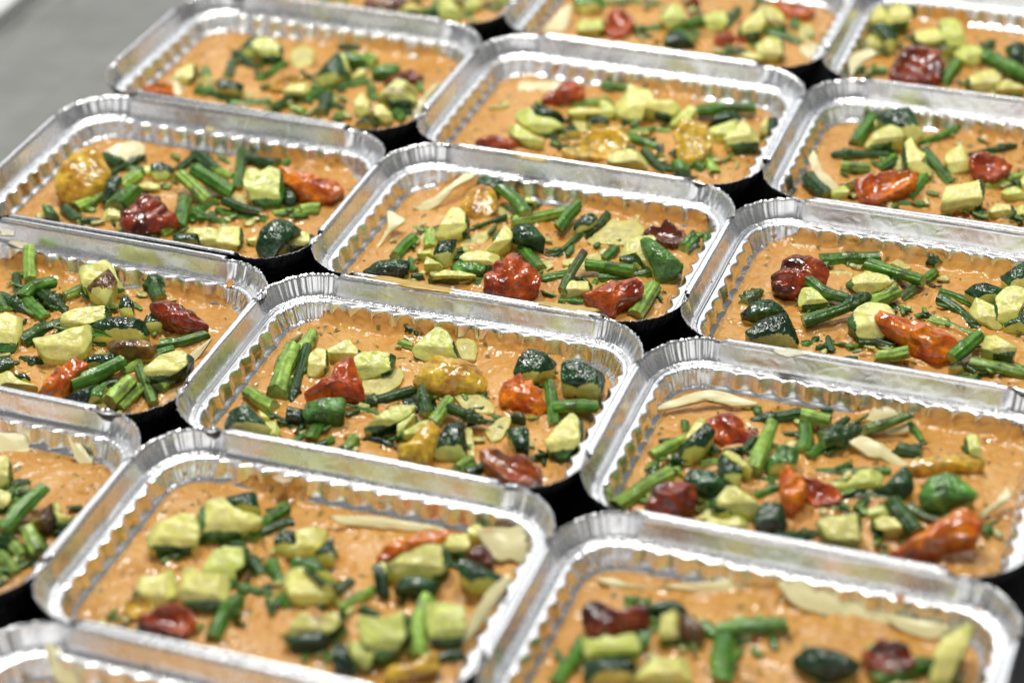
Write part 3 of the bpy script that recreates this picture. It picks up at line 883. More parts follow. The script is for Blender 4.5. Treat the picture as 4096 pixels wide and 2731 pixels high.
TABLE = """
asparagus_stalk|a|9.2|l|0 0|32.1 60.9 29.8 23.1 101.5 32.6|long pale green asparagus stalk, second row middle tray
asparagus_stalk|a|7.1|l|0 0|26.4 100.4 29.1 26.1 120.0 30.3|pale green asparagus stalk pointing backward, second row middle tray
asparagus_tip|a|4.8|dt|0 0|29.5 105.0 31.6 35.5 80.8 29.9 41.4 58.1 28.3|long thin dark green asparagus tip, second row middle tray
asparagus_stalk|a|6.9|l|0 0|35.7 50.2 29.0 17.1 58.5 30.1|pale green asparagus stalk lying slantwise, second row middle tray
zucchini_piece|z|s|-|0 0|21.9 22.2 35.4 21.7 29.2 38.1 28.0 35.8 39.3 36.2 32.5 36.2 44.3 27.0 32.3 42.6 23.2 31.2 31.9 21.0 32.7 24.9 19.9 33.8|dark-skinned zucchini piece at front far left, second row middle tray
zucchini_piece|z|f|-|0 0|31.3 41.3 33.5 38.5 39.2 31.2 38.0 36.4 30.2 33.8 38.3 31.8|small pale zucchini flesh piece left of the red tomato, second row middle tray
zucchini_piece|z|f|-|0 0|40.0 30.4 34.7 44.3 33.0 34.8 48.7 29.5 32.4 48.9 23.9 30.2 45.3 22.9 30.6 44.8 27.9 32.7|small pale zucchini flesh piece tall and narrow, second row middle tray
asparagus_stalk|a|3.2|d|0 0|35.6 44.7 28.8 52.1 38.7 27.9|short thin dark green asparagus piece left of the red tomato, second row middle tray
zucchini_piece|z|s|-|0 0|47.4 39.5 32.0 45.4 46.3 35.1 53.5 47.8 33.9 55.9 42.0 31.2|small dark-skinned zucchini piece left of the red tomato, second row middle tray
zucchini_piece|z|g|h|0 0|56.1 42.6 36.5 57.2 48.0 38.8 62.2 52.1 39.5 72.7 57.1 39.4 76.5 45.4 32.9 58.8 40.0 34.6|green-skinned zucchini piece, second row middle tray
zucchini_piece|z|f|l|0 0|68.2 65.5 28.6 71.6 65.4 28.4 74.1 58.7 27.7 72.0 56.8 27.6|small pale sunken zucchini flesh piece in front of the red tomato, second row middle tray
asparagus_stalk|a|3.2|d|0 0|56.2 44.7 28.5 55.8 34.3 27.9|short thin dark green asparagus piece in front of the red tomato, second row middle tray
asparagus_stalk|a|6.4|-|0 0|64.9 44.4 29.6 64.7 31.6 28.8|short green asparagus piece, second row middle tray
asparagus_stalk|a|4.2|-|0 0|76.0 34.4 28.5 72.6 26.9 28.2|short thin green asparagus piece lying slantwise, second row middle tray
asparagus_stalk|a|6.3|l|0 0|86.8 36.6 29.3 83.5 26.8 28.8|short pale green asparagus piece left of a golden tomato, second row middle tray
zucchini_piece|z|s|l|0 0|88.0 40.3 28.5 92.8 43.7 28.6 101.1 45.9 28.5 107.4 42.6 27.9 105.6 39.0 27.6 98.2 40.7 28.1|small dark-skinned sunken zucchini piece left of a golden tomato, second row middle tray
roasted_tomato|t|r|h|0 0|49.8 60.2 35.8 57.9 73.5 40.2 58.3 78.7 42.6 63.0 84.0 44.0 65.8 84.3 43.5 68.9 78.7 40.1 74.7 73.4 36.2 78.1 68.0 32.8 72.8 65.5 32.9 65.6 64.7 34.3 60.1 65.9 36.1 53.1 60.2 35.1|roasted red tomato, second row middle tray
zucchini_piece|z|f|e|0 0|41.7 102.7 32.7 50.3 113.5 35.3 60.3 108.0 31.1 58.3 104.4 30.1 51.0 101.1 30.2|green-rimmed pale zucchini piece behind the red tomato, second row middle tray
zucchini_piece|z|f|e|0 0|37.5 92.9 36.0 39.5 96.5 37.1 44.3 97.5 36.5 48.4 91.6 33.3 44.7 81.8 30.2 40.3 82.0 31.1|green-rimmed pale zucchini piece at middle far left, second row middle tray
zucchini_piece|z|f|e|0 0|60.7 93.6 34.5 63.6 101.2 37.0 75.7 105.4 36.4 80.3 104.8 35.2 81.3 97.8 32.2 73.6 91.2 31.1 67.9 86.3 30.2 62.6 88.8 32.2|green-rimmed pale zucchini piece right of the red tomato, second row middle tray
zucchini_piece|z|f|l|0 0|66.8 86.6 28.8 69.9 91.5 29.1 83.2 103.2 29.6 87.6 97.5 28.9 87.7 89.8 28.2 82.6 81.7 27.6 74.8 77.8 27.6|pale sunken zucchini flesh piece right of the red tomato, second row middle tray
asparagus_tip|a|5.4|dt|0 0|99.0 87.5 29.1 85.7 74.5 28.7 72.5 65.5 28.5|dark green asparagus tip right of the red tomato, second row middle tray
asparagus_stalk|a|4.3|-|0 0|90.0 60.3 28.2 74.5 62.9 28.8|short thin green asparagus piece lying crosswise, second row middle tray
zucchini_piece|z|f|sh|0 0|89.8 42.0 33.9 95.6 52.3 37.5 102.7 59.5 39.4 109.8 61.4 38.7 107.6 55.3 36.3 99.9 45.4 33.3 94.6 42.2 32.9|green-rimmed pale zucchini piece wide and flat, second row middle tray
asparagus_tip|a|5.4|dt|0 0|69.0 143.2 29.2 80.5 137.5 28.5|short dark green asparagus tip, second row middle tray
asparagus_stalk|a|4.3|l|0 0|81.6 126.6 28.2 73.6 128.0 28.5|short thin pale green asparagus piece, second row middle tray
zucchini_piece|z|f|ew|0 0|85.4 118.2 33.3 88.7 126.4 36.1 93.5 133.5 38.2 99.7 132.2 36.5 108.7 123.1 31.2 109.6 120.8 30.1 98.6 117.7 30.8 94.9 114.6 30.2 88.3 114.8 31.5|green-rimmed pale zucchini piece behind a golden tomato, second row middle tray
zucchini_piece|z|f|l|0 0|101.9 138.3 29.4 109.5 142.1 29.5 115.8 134.1 28.5 117.3 125.8 27.6 110.8 123.6 27.7|pale sunken zucchini flesh piece behind a golden tomato, second row middle tray
zucchini_piece|z|s|l|0 0|121.6 143.6 28.2 123.6 144.9 28.2 126.8 139.7 27.6 123.1 139.7 27.7|small dark-skinned sunken zucchini piece tall and narrow, second row middle tray
roasted_tomato|t|y|h|0 0|99.5 87.0 36.2 100.7 95.4 40.0 106.0 102.6 42.4 116.3 105.1 41.5 126.2 104.0 38.8 132.7 99.2 35.1 132.8 94.5 32.8 123.6 91.5 33.3 112.3 85.8 32.9 104.4 85.7 34.5|roasted golden tomato left of the orange tomato, second row middle tray
zucchini_piece|z|s|-|0 0|144.3 112.7 34.2 144.5 121.3 37.8 148.0 127.3 39.7 155.7 127.8 38.6 163.3 124.3 36.0 162.9 120.8 34.6 157.1 117.1 34.0 154.9 109.6 31.2 149.6 111.1 32.7|dark-skinned zucchini piece behind the orange tomato, second row middle tray
zucchini_piece|z|s|h|0 0|170.0 116.7 42.3 177.6 120.0 42.6 190.7 118.1 39.3 193.0 115.8 37.8 193.1 106.1 32.9 184.8 107.6 35.1 173.1 107.6 37.2|dark-skinned zucchini piece right of the orange tomato, second row middle tray
roasted_tomato|t|o|-|0 0|144.3 92.6 36.5 146.6 98.4 38.5 151.4 102.6 39.5 157.3 101.3 38.0 165.7 97.5 35.1 169.3 90.4 31.5 167.2 86.4 30.2 160.6 87.4 31.7 152.2 87.0 32.9 147.5 87.0 33.6|roasted orange tomato, second row middle tray
asparagus_stalk|a|5.8|-|0 0|178.6 80.4 28.7 164.1 112.6 31.1|green asparagus stalk pointing backward, second row middle tray
asparagus_stalk|a|6.1|h|0 0|195.4 96.8 32.9 175.2 90.1 33.0|green asparagus stalk lying crosswise, second row middle tray
asparagus_stalk|a|3.4|d|0 0|181.5 107.9 27.9 178.1 113.0 28.3|short thin dark green asparagus piece right of the orange tomato, second row middle tray
zucchini_piece|z|f|es|0 0|181.0 59.8 34.3 183.2 67.8 37.3 188.4 77.2 40.4 194.8 74.1 38.2 196.8 69.1 35.8 194.2 55.5 30.5 190.4 53.4 30.2 183.3 56.6 32.6|green-rimmed pale zucchini piece right of the cut open red tomato, second row middle tray
zucchini_piece|z|f|l|0 0|119.9 90.3 29.3 125.7 95.8 29.6 132.6 94.5 29.2 142.1 88.1 28.2 143.4 82.7 27.6 137.8 80.8 27.6 127.8 82.2 28.2|pale sunken zucchini flesh piece in front of a golden tomato, second row middle tray
asparagus_stalk|a|3.4|d|0 0|130.6 97.7 28.4 137.3 92.4 27.9|short thin dark green asparagus piece right of a golden tomato, second row middle tray
asparagus_tip|a|5.4|dth|0 0|124.2 70.0 35.5 134.2 68.5 34.2 147.2 67.0 32.6|dark green asparagus tip left of the orange tomato, second row middle tray
asparagus_tip|a|5.5|dth|0 0|115.1 64.7 32.7 105.1 82.4 37.7|dark green asparagus tip pointing backward, second row middle tray
asparagus_stalk|a|5.8|lh|0 0|120.8 58.4 32.8 123.4 76.3 36.6|short pale green asparagus piece pointing backward, second row middle tray
zucchini_piece|z|s|l|0 0|96.1 77.6 29.0 101.5 84.2 29.4 110.4 86.0 29.2 114.8 76.8 28.1 112.0 69.9 27.6 102.3 70.2 28.0|dark-skinned sunken zucchini piece, second row middle tray
zucchini_piece|z|f|-|0 0|104.1 47.5 33.0 106.8 56.7 36.2 111.3 59.2 36.4 109.8 52.9 34.1 107.7 42.3 30.2|small pale zucchini flesh piece tall and narrow behind a golden tomato, second row middle tray
zucchini_piece|z|f|h|0 0|109.6 42.2 35.1 119.4 53.1 38.3 123.7 51.7 36.6 115.0 40.0 32.9|small pale zucchini flesh piece, second row middle tray
roasted_tomato|t|y|h|0 0|115.2 29.1 38.2 119.0 31.3 38.4 122.5 40.1 42.0 125.5 44.3 43.3 130.4 42.4 41.3 131.1 37.4 38.7 131.7 25.6 32.9 125.7 23.4 33.1 117.4 23.2 34.9|roasted golden tomato at front right, second row middle tray
zucchini_piece|z|s|-|0 0|131.6 33.3 31.9 130.2 43.2 36.2 131.9 51.1 39.2 138.9 54.9 39.5 146.7 38.0 31.2 140.1 35.2 31.2|dark-skinned zucchini piece tall and narrow, second row middle tray
zucchini_piece|z|f|l|0 0|136.6 63.8 29.9 139.7 63.7 29.7 148.0 46.0 27.7 144.6 43.7 27.6|small pale sunken zucchini flesh piece right of a golden tomato, second row middle tray
asparagus_stalk|a|6.6|l|0 0|145.1 28.1 28.9 150.7 39.2 29.5|short pale green asparagus piece right of a golden tomato, second row middle tray
asparagus_stalk|a|5.2|d|0 0|151.4 29.5 28.5 157.5 37.2 28.8|short dark green asparagus piece, second row middle tray
zucchini_piece|z|s|-|0 0|155.8 77.2 33.0 161.1 79.8 33.3 164.2 77.6 31.9 164.0 75.9 31.2 157.4 74.8 31.8|small dark-skinned zucchini piece in front of the orange tomato, second row middle tray
zucchini_piece|z|s|-|0 0|160.5 58.8 37.5 170.4 63.1 37.7 174.9 50.2 31.6 171.2 47.7 31.2 165.2 54.0 34.8|small dark-skinned zucchini piece tall and narrow, second row middle tray
zucchini_piece|z|f|l|0 0|146.5 66.2 28.6 150.4 76.7 29.5 154.9 79.3 29.6 156.5 70.6 28.7 155.7 62.3 27.9 152.7 57.9 27.6|pale sunken zucchini flesh piece in front of the orange tomato, second row middle tray
roasted_tomato|t|R|h|0 0|157.9 31.8 42.3 160.7 34.3 43.0 169.9 33.8 41.0 178.9 35.6 40.0 186.3 33.8 37.7 189.4 29.1 34.8 185.3 23.7 32.9 175.5 22.0 34.0 165.8 24.4 37.1 160.2 27.5 39.7|roasted cut open red tomato, second row middle tray
zucchini_piece|z|s|l|0 0|176.3 59.8 28.0 183.0 59.2 27.6 180.4 57.8 27.6|small dark-skinned sunken zucchini piece right of the cut open red tomato, second row middle tray
zucchini_piece|z|f|sh|0 -1|30.8 -78.0 35.1 29.5 -75.1 36.7 31.0 -66.9 40.0 39.0 -59.6 41.1 44.4 -58.1 40.2 48.9 -61.6 37.4 50.4 -66.0 35.0 48.6 -73.5 32.1 42.4 -73.3 33.9 36.5 -79.2 32.9|green-rimmed pale zucchini piece at middle far left, front row middle tray
zucchini_piece|z|f|h|0 -1|47.0 -56.8 37.4 46.2 -51.2 40.1 49.4 -46.4 41.5 53.9 -42.8 41.9 58.1 -44.4 40.1 64.1 -44.4 38.4 73.1 -44.0 36.2 72.4 -47.7 34.7 63.7 -55.6 33.4 55.1 -61.7 32.9 50.3 -60.4 34.8|pale zucchini flesh piece at back left, front row middle tray
zucchini_piece|z|s|-|0 -1|44.0 -38.9 34.8 56.2 -28.4 36.2 61.1 -25.5 36.2 67.7 -34.7 31.2 61.4 -36.4 31.9 54.8 -35.4 33.8|dark-skinned zucchini piece at back left, front row middle tray
asparagus_stalk|a|5.2|d|0 -1|42.2 -77.5 28.4 50.9 -59.5 29.2|dark green asparagus stalk, front row middle tray
asparagus_stalk|a|6.3|-|0 -1|70.6 -52.6 28.8 72.4 -39.3 29.6 77.8 -25.9 30.2|green asparagus stalk, front row middle tray
asparagus_stalk|a|4.5|d|0 -1|72.4 -47.1 28.2 84.4 -32.8 28.7|short thin dark green asparagus piece at back left, right of two, front row middle tray
asparagus_stalk|a|4.4|d|0 -1|60.3 -57.0 28.6 71.0 -57.1 28.2|short thin dark green asparagus piece at back left, left of two, front row middle tray
zucchini_piece|z|f|-|0 -1|63.2 -86.5 34.5 65.0 -77.0 37.7 68.9 -72.3 38.7 79.5 -69.3 37.4 80.6 -75.8 34.7 76.9 -80.8 33.6 81.2 -86.9 30.3 77.9 -89.1 30.2 70.0 -84.5 33.7|pale zucchini flesh piece behind the red tomato, front row middle tray
zucchini_piece|z|f|sh|0 -1|63.4 -108.6 36.7 61.0 -97.5 42.4 65.0 -95.0 42.5 67.3 -96.4 41.2 79.5 -92.0 39.8 82.9 -101.8 34.4 79.4 -107.3 32.9 69.4 -110.8 34.1|green-rimmed pale zucchini piece behind the red tomato, front row middle tray
zucchini_piece|z|f|n|0 -1|41.8 -109.0 34.6 40.5 -102.7 37.3 48.7 -98.3 37.0 51.0 -94.2 37.9 55.6 -98.8 35.1 58.6 -105.3 32.0 56.1 -107.2 31.8 56.3 -111.4 30.2 52.1 -113.2 30.5|green-rimmed pale zucchini piece right of a golden tomato, front row middle tray
roasted_tomato|t|y|-|0 -1|39.7 -118.3 34.3 41.5 -114.9 35.1 48.1 -111.2 34.9 53.9 -116.4 31.5 48.2 -122.2 30.7 46.8 -124.5 30.2 41.7 -122.5 32.2|small roasted golden tomato left of the red tomato, front row middle tray
roasted_tomato|t|r|-|0 -1|53.2 -129.1 34.6 57.9 -121.2 36.4 65.6 -114.6 37.1 73.1 -116.4 34.6 76.6 -124.2 30.8 72.7 -128.4 30.2 63.8 -128.8 32.2 55.9 -129.6 33.7|roasted red tomato, front row middle tray
asparagus_stalk|a|2.1|-|0 -1|34.0 -125.4 28.1 40.1 -123.9 27.9|short thin green asparagus piece left of a golden tomato, front row middle tray
asparagus_tip|a|6.7|t|0 -1|86.7 -124.6 29.0 84.9 -110.4 29.9 86.9 -93.3 30.8|green asparagus tip, front row middle tray
asparagus_stalk|a|4.7|-|0 -1|82.8 -87.0 28.8 99.5 -86.0 28.3|short thin green asparagus piece at very centre, front row middle tray
asparagus_stalk|a|5.8|d|0 -1|78.5 -67.1 29.5 88.7 -75.8 28.7|short dark green asparagus piece, front row middle tray
asparagus_stalk|a|5.4|-|0 -1|88.9 -66.7 29.8 101.3 -80.6 28.5|short green asparagus piece pointing backward, front row middle tray
asparagus_stalk|a|6.4|-|0 -1|103.3 -88.6 29.3 110.8 -91.9 28.9|short green asparagus piece lying slantwise, front row middle tray
zucchini_piece|z|f|-|0 -1|103.1 -83.6 35.9 104.1 -78.6 37.7 109.7 -74.1 38.3 119.6 -77.9 34.7 126.6 -81.2 31.9 125.4 -84.8 30.8 119.8 -89.3 30.2 111.6 -89.5 31.8 107.6 -87.2 33.6|pale zucchini flesh piece at very centre, front row middle tray
zucchini_piece|z|s|h|0 -1|111.2 -77.1 39.7 114.0 -76.4 39.3 122.2 -78.1 36.5 127.9 -79.4 34.4 128.4 -82.5 32.9 121.0 -80.8 35.5|small dark-skinned zucchini piece at very centre, front row middle tray
zucchini_piece|z|g|-|0 -1|101.8 -71.0 34.9 101.7 -67.1 36.4 110.8 -63.2 36.1 115.9 -66.3 33.9 123.8 -70.9 30.4 121.5 -72.6 30.2 110.3 -69.2 33.8|small green-skinned zucchini piece, front row middle tray
zucchini_piece|z|f|-|0 -1|91.8 -58.4 31.9 96.4 -52.6 33.2 93.4 -47.4 35.9 100.9 -42.8 36.2 106.7 -43.7 34.6 108.2 -49.5 32.0 106.6 -54.9 30.2 98.6 -58.1 30.6|pale zucchini flesh piece at back centre, front row middle tray
zucchini_piece|z|s|-|0 -1|107.4 -57.9 33.6 110.1 -51.3 35.6 112.7 -47.1 36.7 117.4 -58.7 31.2|small dark-skinned zucchini piece left of the orange tomato, front row middle tray
zucchini_piece|z|s|-|0 -1|84.8 -53.0 34.4 87.6 -48.7 35.5 92.6 -47.5 34.9 94.6 -52.3 32.6 91.4 -57.6 31.2 87.4 -59.2 31.4|small dark-skinned zucchini piece at back left, front row middle tray
asparagus_stalk|a|3.9|d|0 -1|122.6 -89.1 28.0 127.0 -74.8 28.8 130.1 -66.2 29.2|thin dark green asparagus stalk, front row middle tray
asparagus_stalk|a|5.2|l|0 -1|132.1 -86.4 28.5 142.6 -70.1 29.1|pale green asparagus stalk lying slantwise, front row middle tray
zucchini_piece|z|s|-|0 -1|139.9 -62.4 37.8 142.0 -60.1 38.3 148.8 -66.0 34.7 151.6 -73.3 31.2 147.2 -73.4 32.0 144.0 -70.9 33.7|small dark-skinned zucchini piece in front of the orange tomato, front row middle tray
zucchini_piece|z|f|-|0 -1|139.3 -56.3 33.9 141.4 -53.9 34.4 147.4 -59.4 31.1 146.2 -62.2 30.2|small pale zucchini flesh piece tall and narrow, front row middle tray
zucchini_piece|z|f|eh|0 -1|145.6 -58.0 35.9 150.9 -50.3 38.5 158.9 -43.6 39.9 164.2 -41.6 39.7 170.3 -43.7 37.4 171.7 -47.5 35.2 169.1 -52.8 33.2 159.7 -57.8 32.9 150.3 -60.6 33.6|green-rimmed pale zucchini piece wide and flat, front row middle tray
zucchini_piece|z|s|-|0 -1|153.0 -70.8 33.2 155.3 -63.1 35.9 161.8 -60.7 35.7 172.1 -59.1 34.4 171.3 -64.0 32.6 166.7 -69.5 31.2|dark-skinned zucchini piece in front of the orange tomato, front row middle tray
roasted_tomato|t|o|-|0 -1|135.5 -47.8 31.0 137.9 -42.2 32.8 150.3 -30.5 35.2 159.2 -25.6 35.6 163.8 -27.8 33.8 160.8 -32.1 32.6 152.1 -35.3 32.9 140.0 -47.6 30.2|roasted orange tomato, front row middle tray
zucchini_piece|z|f|-|0 -1|162.3 -32.9 32.7 162.9 -27.2 35.0 170.7 -23.6 35.1 174.1 -28.6 32.4 172.5 -34.7 30.2|small pale zucchini flesh piece left of the brown tomato, front row middle tray
roasted_tomato|t|b|-|0 -1|175.7 -34.7 33.7 179.4 -30.2 34.9 185.8 -31.1 33.5 189.6 -37.4 30.2 185.6 -38.9 30.3 177.4 -37.2 32.4|small roasted brown tomato, front row middle tray
zucchini_piece|z|s|h|0 -1|178.0 -50.3 40.7 180.6 -48.3 41.2 189.1 -49.2 39.0 199.8 -50.2 36.3 197.5 -58.2 32.9 186.7 -57.1 35.6 180.1 -55.3 37.9|dark-skinned zucchini piece in front of the brown tomato, front row middle tray
zucchini_piece|z|f|-|0 -1|168.9 -17.2 32.7 172.2 -13.7 33.5 176.0 -15.5 32.1 176.1 -20.2 30.2 171.6 -20.2 31.0|small pale zucchini flesh piece behind the brown tomato, front row middle tray
asparagus_stalk|a|4.5|d|0 -1|142.8 -83.2 28.7 152.7 -85.1 28.2|short thin dark green asparagus piece at middle right, front row middle tray
asparagus_stalk|a|7.3|l|0 -1|180.3 -106.9 29.1 171.3 -84.5 30.8 170.0 -70.3 31.8|pale green asparagus stalk pointing backward, front row middle tray
zucchini_piece|z|f|s|0 -1|174.6 -82.6 38.2 180.6 -78.9 38.6 189.8 -76.3 38.0 192.4 -81.3 35.6 194.9 -92.0 30.7 192.2 -94.5 30.2 182.8 -96.5 31.1 178.2 -90.1 34.5|green-rimmed pale zucchini piece at middle far right, front row middle tray
zucchini_piece|z|f|esh|0 -1|153.4 -109.4 39.0 151.4 -102.6 42.7 161.4 -100.1 41.6 167.2 -94.4 43.0 171.7 -96.8 40.8 172.9 -101.8 38.1 171.0 -110.1 34.6 165.4 -116.3 32.9 157.5 -112.6 36.5|green-rimmed pale zucchini piece at front far right, front row middle tray
zucchini_piece|z|f|-|0 -1|149.5 -114.8 35.3 153.4 -111.8 35.7 161.5 -113.8 33.3 161.6 -119.6 31.0 160.4 -122.1 30.2 152.6 -118.7 33.1|small pale zucchini flesh piece left of a golden tomato, front row middle tray
zucchini_piece|z|s|-|0 -1|145.5 -123.8 35.5 145.6 -118.7 37.5 149.9 -117.0 37.3 156.6 -124.6 32.9 156.8 -128.8 31.2 149.8 -129.3 32.4|small dark-skinned zucchini piece left of a golden tomato, front row middle tray
zucchini_piece|z|f|h|0 -1|120.1 -117.2 34.7 122.1 -109.4 37.9 123.1 -104.8 39.8 127.9 -105.7 38.2 133.1 -102.2 38.5 139.6 -98.2 38.8 141.9 -98.6 38.0 137.2 -108.9 34.3 136.4 -110.6 33.7 128.0 -113.3 34.6 123.2 -119.4 32.9|pale zucchini flesh piece wide and flat, front row middle tray
zucchini_piece|z|s|-|0 -1|122.4 -117.5 33.8 135.2 -107.6 35.0 139.7 -111.4 32.6 136.3 -115.7 31.6 125.3 -122.6 31.2|dark-skinned zucchini piece at front right, front row middle tray
roasted_tomato|t|y|-|0 -1|172.4 -126.1 31.5 172.3 -120.4 33.8 180.8 -116.5 33.7 187.5 -107.5 36.1 189.9 -110.2 34.5 191.2 -115.5 32.2 183.0 -122.1 31.1 177.6 -126.7 30.2|small roasted golden tomato at front far right, front row middle tray
asparagus_stalk|a|5.0|d|0 -1|188.4 -105.4 28.4 197.3 -98.4 28.6|short thin dark green asparagus piece right of a golden tomato, front row middle tray
asparagus_stalk|a|5.0|d|0 -1|160.6 -121.0 28.4 160.8 -113.0 28.9|short thin dark green asparagus piece pointing backward, front row middle tray
zucchini_piece|z|s|-|0 1|56.6 289.2 35.1 56.4 295.5 37.7 69.0 297.5 36.5 70.6 285.4 31.2 63.3 289.9 34.3|small dark-skinned zucchini piece behind the golden tomato, third row middle tray
roasted_tomato|t|y|-|0 1|54.2 266.2 34.4 55.4 274.4 37.6 60.0 280.8 39.5 67.7 282.7 39.0 73.0 277.5 35.9 74.8 268.8 32.0 71.3 262.9 30.2 64.7 260.2 30.2 59.4 263.4 32.4|roasted golden tomato, third row middle tray
asparagus_stalk|a|6.7|h|0 1|95.2 267.9 33.0 73.3 284.6 38.9|green asparagus stalk right of the golden tomato, third row middle tray
zucchini_piece|z|f|eh|0 1|53.9 230.0 33.8 54.9 240.2 38.6 57.1 247.4 41.6 61.3 248.9 41.5 68.2 245.0 38.2 69.9 242.1 36.4 66.1 235.8 34.1 59.8 230.7 32.9|green-rimmed pale zucchini piece, third row middle tray
asparagus_stalk|a|4.2|d|0 1|63.8 239.1 28.1 69.8 250.4 28.7 82.1 267.5 29.5|thin dark green asparagus stalk, third row middle tray
asparagus_stalk|a|6.5|-|0 1|37.4 207.5 28.9 40.8 229.6 30.2|green asparagus stalk at middle far left, third row middle tray
zucchini_piece|z|f|l|0 1|42.0 229.6 28.2 43.3 240.2 29.1 45.8 241.0 29.1 46.2 227.7 27.8 43.4 224.5 27.6|small pale sunken zucchini flesh piece left of the golden tomato, third row middle tray
asparagus_stalk|a|6.5|l|0 1|53.1 222.7 28.9 46.9 238.3 30.1|short pale green asparagus piece, third row middle tray
zucchini_piece|z|s|-|0 1|29.3 182.1 33.4 35.2 191.0 35.9 44.2 195.5 36.0 50.7 196.1 35.0 51.6 191.9 33.2 49.2 185.9 31.2 39.2 184.3 32.5|dark-skinned zucchini piece wide and flat, third row middle tray
zucchini_piece|z|f|-|0 1|48.6 212.3 31.9 57.0 216.8 32.2 59.5 214.0 30.6 53.4 210.3 30.2|small pale zucchini flesh piece wide and flat, third row middle tray
zucchini_piece|z|s|h|0 1|61.4 208.2 36.5 61.8 214.5 39.6 70.6 219.8 40.3 71.7 216.8 38.6 70.1 204.5 32.9 62.7 206.6 35.5|small dark-skinned zucchini piece tall and narrow, third row middle tray
zucchini_piece|z|f|-|0 1|58.8 200.4 31.0 57.2 206.5 33.8 62.1 206.1 32.7 68.9 204.1 30.7 66.4 201.7 30.2|small pale zucchini flesh piece at front left, third row middle tray
asparagus_stalk|a|3.5|-|0 1|53.2 198.9 27.9 47.1 207.2 28.6|short thin green asparagus piece at front far left, third row middle tray
zucchini_piece|z|f|l|0 1|64.6 235.3 28.2 72.6 246.9 29.0 79.2 251.3 29.1 80.6 243.9 28.4 77.1 234.9 27.6 68.3 231.0 27.6|pale sunken zucchini flesh piece in front of the golden tomato, third row middle tray
zucchini_piece|z|f|nh|0 1|85.7 223.7 33.4 88.9 229.7 35.7 91.6 241.1 40.8 98.0 236.3 37.2 95.9 230.8 34.9 93.0 225.6 32.9|small green-rimmed pale zucchini piece, third row middle tray
zucchini_piece|z|f|h|0 1|78.2 206.8 36.7 81.2 211.3 38.3 89.3 214.9 38.4 97.8 215.2 36.9 99.1 211.5 34.8 95.7 206.3 32.9 89.2 203.9 33.1 82.2 204.9 34.9|pale zucchini flesh piece at front left, right of two, third row middle tray
zucchini_piece|z|g|-|0 1|74.1 201.3 33.3 78.0 207.1 35.0 85.9 209.2 34.5 92.4 207.8 32.9 90.4 200.5 30.2 84.3 199.0 30.7|green-skinned zucchini piece wide and flat, third row middle tray
asparagus_stalk|a|4.7|d|0 1|71.3 225.4 29.1 70.8 212.6 28.3|short thin dark green asparagus piece pointing backward, third row middle tray
asparagus_stalk|a|4.0|d|0 1|60.4 194.6 28.1 53.6 191.3 28.1|short thin dark green asparagus piece lying crosswise, third row middle tray
zucchini_piece|z|f|-|0 1|65.7 188.4 31.3 72.0 196.5 33.6 82.5 198.8 32.7 89.6 199.2 31.6 84.9 193.8 30.2 71.5 189.0 30.6|pale zucchini flesh piece at front left, left of two, third row middle tray
asparagus_stalk|a|5.2|d|0 1|70.7 192.3 28.5 84.4 196.7 28.4|short dark green asparagus piece, third row middle tray
asparagus_stalk|a|4.6|-|0 1|91.8 193.1 28.3 94.5 201.7 28.8|short thin green asparagus piece lying slantwise, third row middle tray
roasted_tomato|t|r|h|0 1|102.6 182.9 34.9 100.4 190.8 39.2 103.1 199.8 43.1 109.1 205.2 44.7 113.9 206.3 44.2 120.3 203.1 41.4 127.4 199.6 38.3 127.3 190.3 33.7 119.3 185.5 32.9 110.2 183.6 33.7|roasted red tomato at front centre, third row middle tray
zucchini_piece|z|f|l|0 1|71.5 278.8 28.9 78.3 283.3 29.1 85.7 276.5 28.1 81.3 269.3 27.6 74.5 272.9 28.2|pale sunken zucchini flesh piece, third row middle tray
zucchini_piece|z|f|-|0 1|85.9 287.5 31.9 90.0 289.6 32.2 92.9 287.5 30.8 90.2 285.0 30.2|small pale zucchini flesh piece right of the golden tomato, third row middle tray
asparagus_stalk|a|6.6|l|0 1|86.9 264.1 28.9 101.0 274.6 29.3 112.7 284.4 29.6|pale green asparagus stalk lying crosswise, third row middle tray
zucchini_piece|z|s|h|0 1|95.6 239.5 38.4 99.6 245.3 40.6 107.4 246.3 39.6 115.2 242.0 36.0 116.2 236.2 32.9 109.0 235.8 34.1 98.7 236.4 36.3|dark-skinned zucchini piece, third row middle tray
asparagus_stalk|a|6.6|h|0 1|118.0 259.9 33.0 119.7 270.7 35.4 122.6 280.2 37.4|green asparagus stalk at back centre, third row middle tray
zucchini_piece|z|s|-|0 1|125.4 263.9 32.8 127.0 271.2 35.7 132.4 275.3 36.6 136.4 273.5 35.3 132.7 266.3 32.7 129.0 261.3 31.2|small dark-skinned zucchini piece at back right, third row middle tray
asparagus_stalk|a|5.1|d|0 1|131.5 261.7 28.4 136.8 274.0 29.1 138.0 288.7 30.1|dark green asparagus stalk, third row middle tray
asparagus_tip|a|3.2|dt|0 1|129.6 263.2 29.5 126.7 248.2 28.6 122.7 236.6 27.9 115.5 236.0 28.1|thin dark green asparagus tip, third row middle tray
zucchini_piece|z|f|l|0 1|136.1 259.8 28.1 140.1 272.2 29.2 142.6 283.2 30.2 147.9 281.4 29.8 154.9 287.0 30.2 161.8 280.2 29.3 162.8 274.9 28.7 158.2 262.3 27.6 146.6 260.9 27.8 139.9 256.6 27.6|large pale sunken zucchini flesh piece, third row middle tray
zucchini_piece|z|f|l|0 1|152.6 294.3 27.9 147.8 313.6 30.0 150.3 314.3 30.0 154.6 302.9 28.7 155.4 291.8 27.6|small pale sunken zucchini flesh piece tall and narrow, third row middle tray
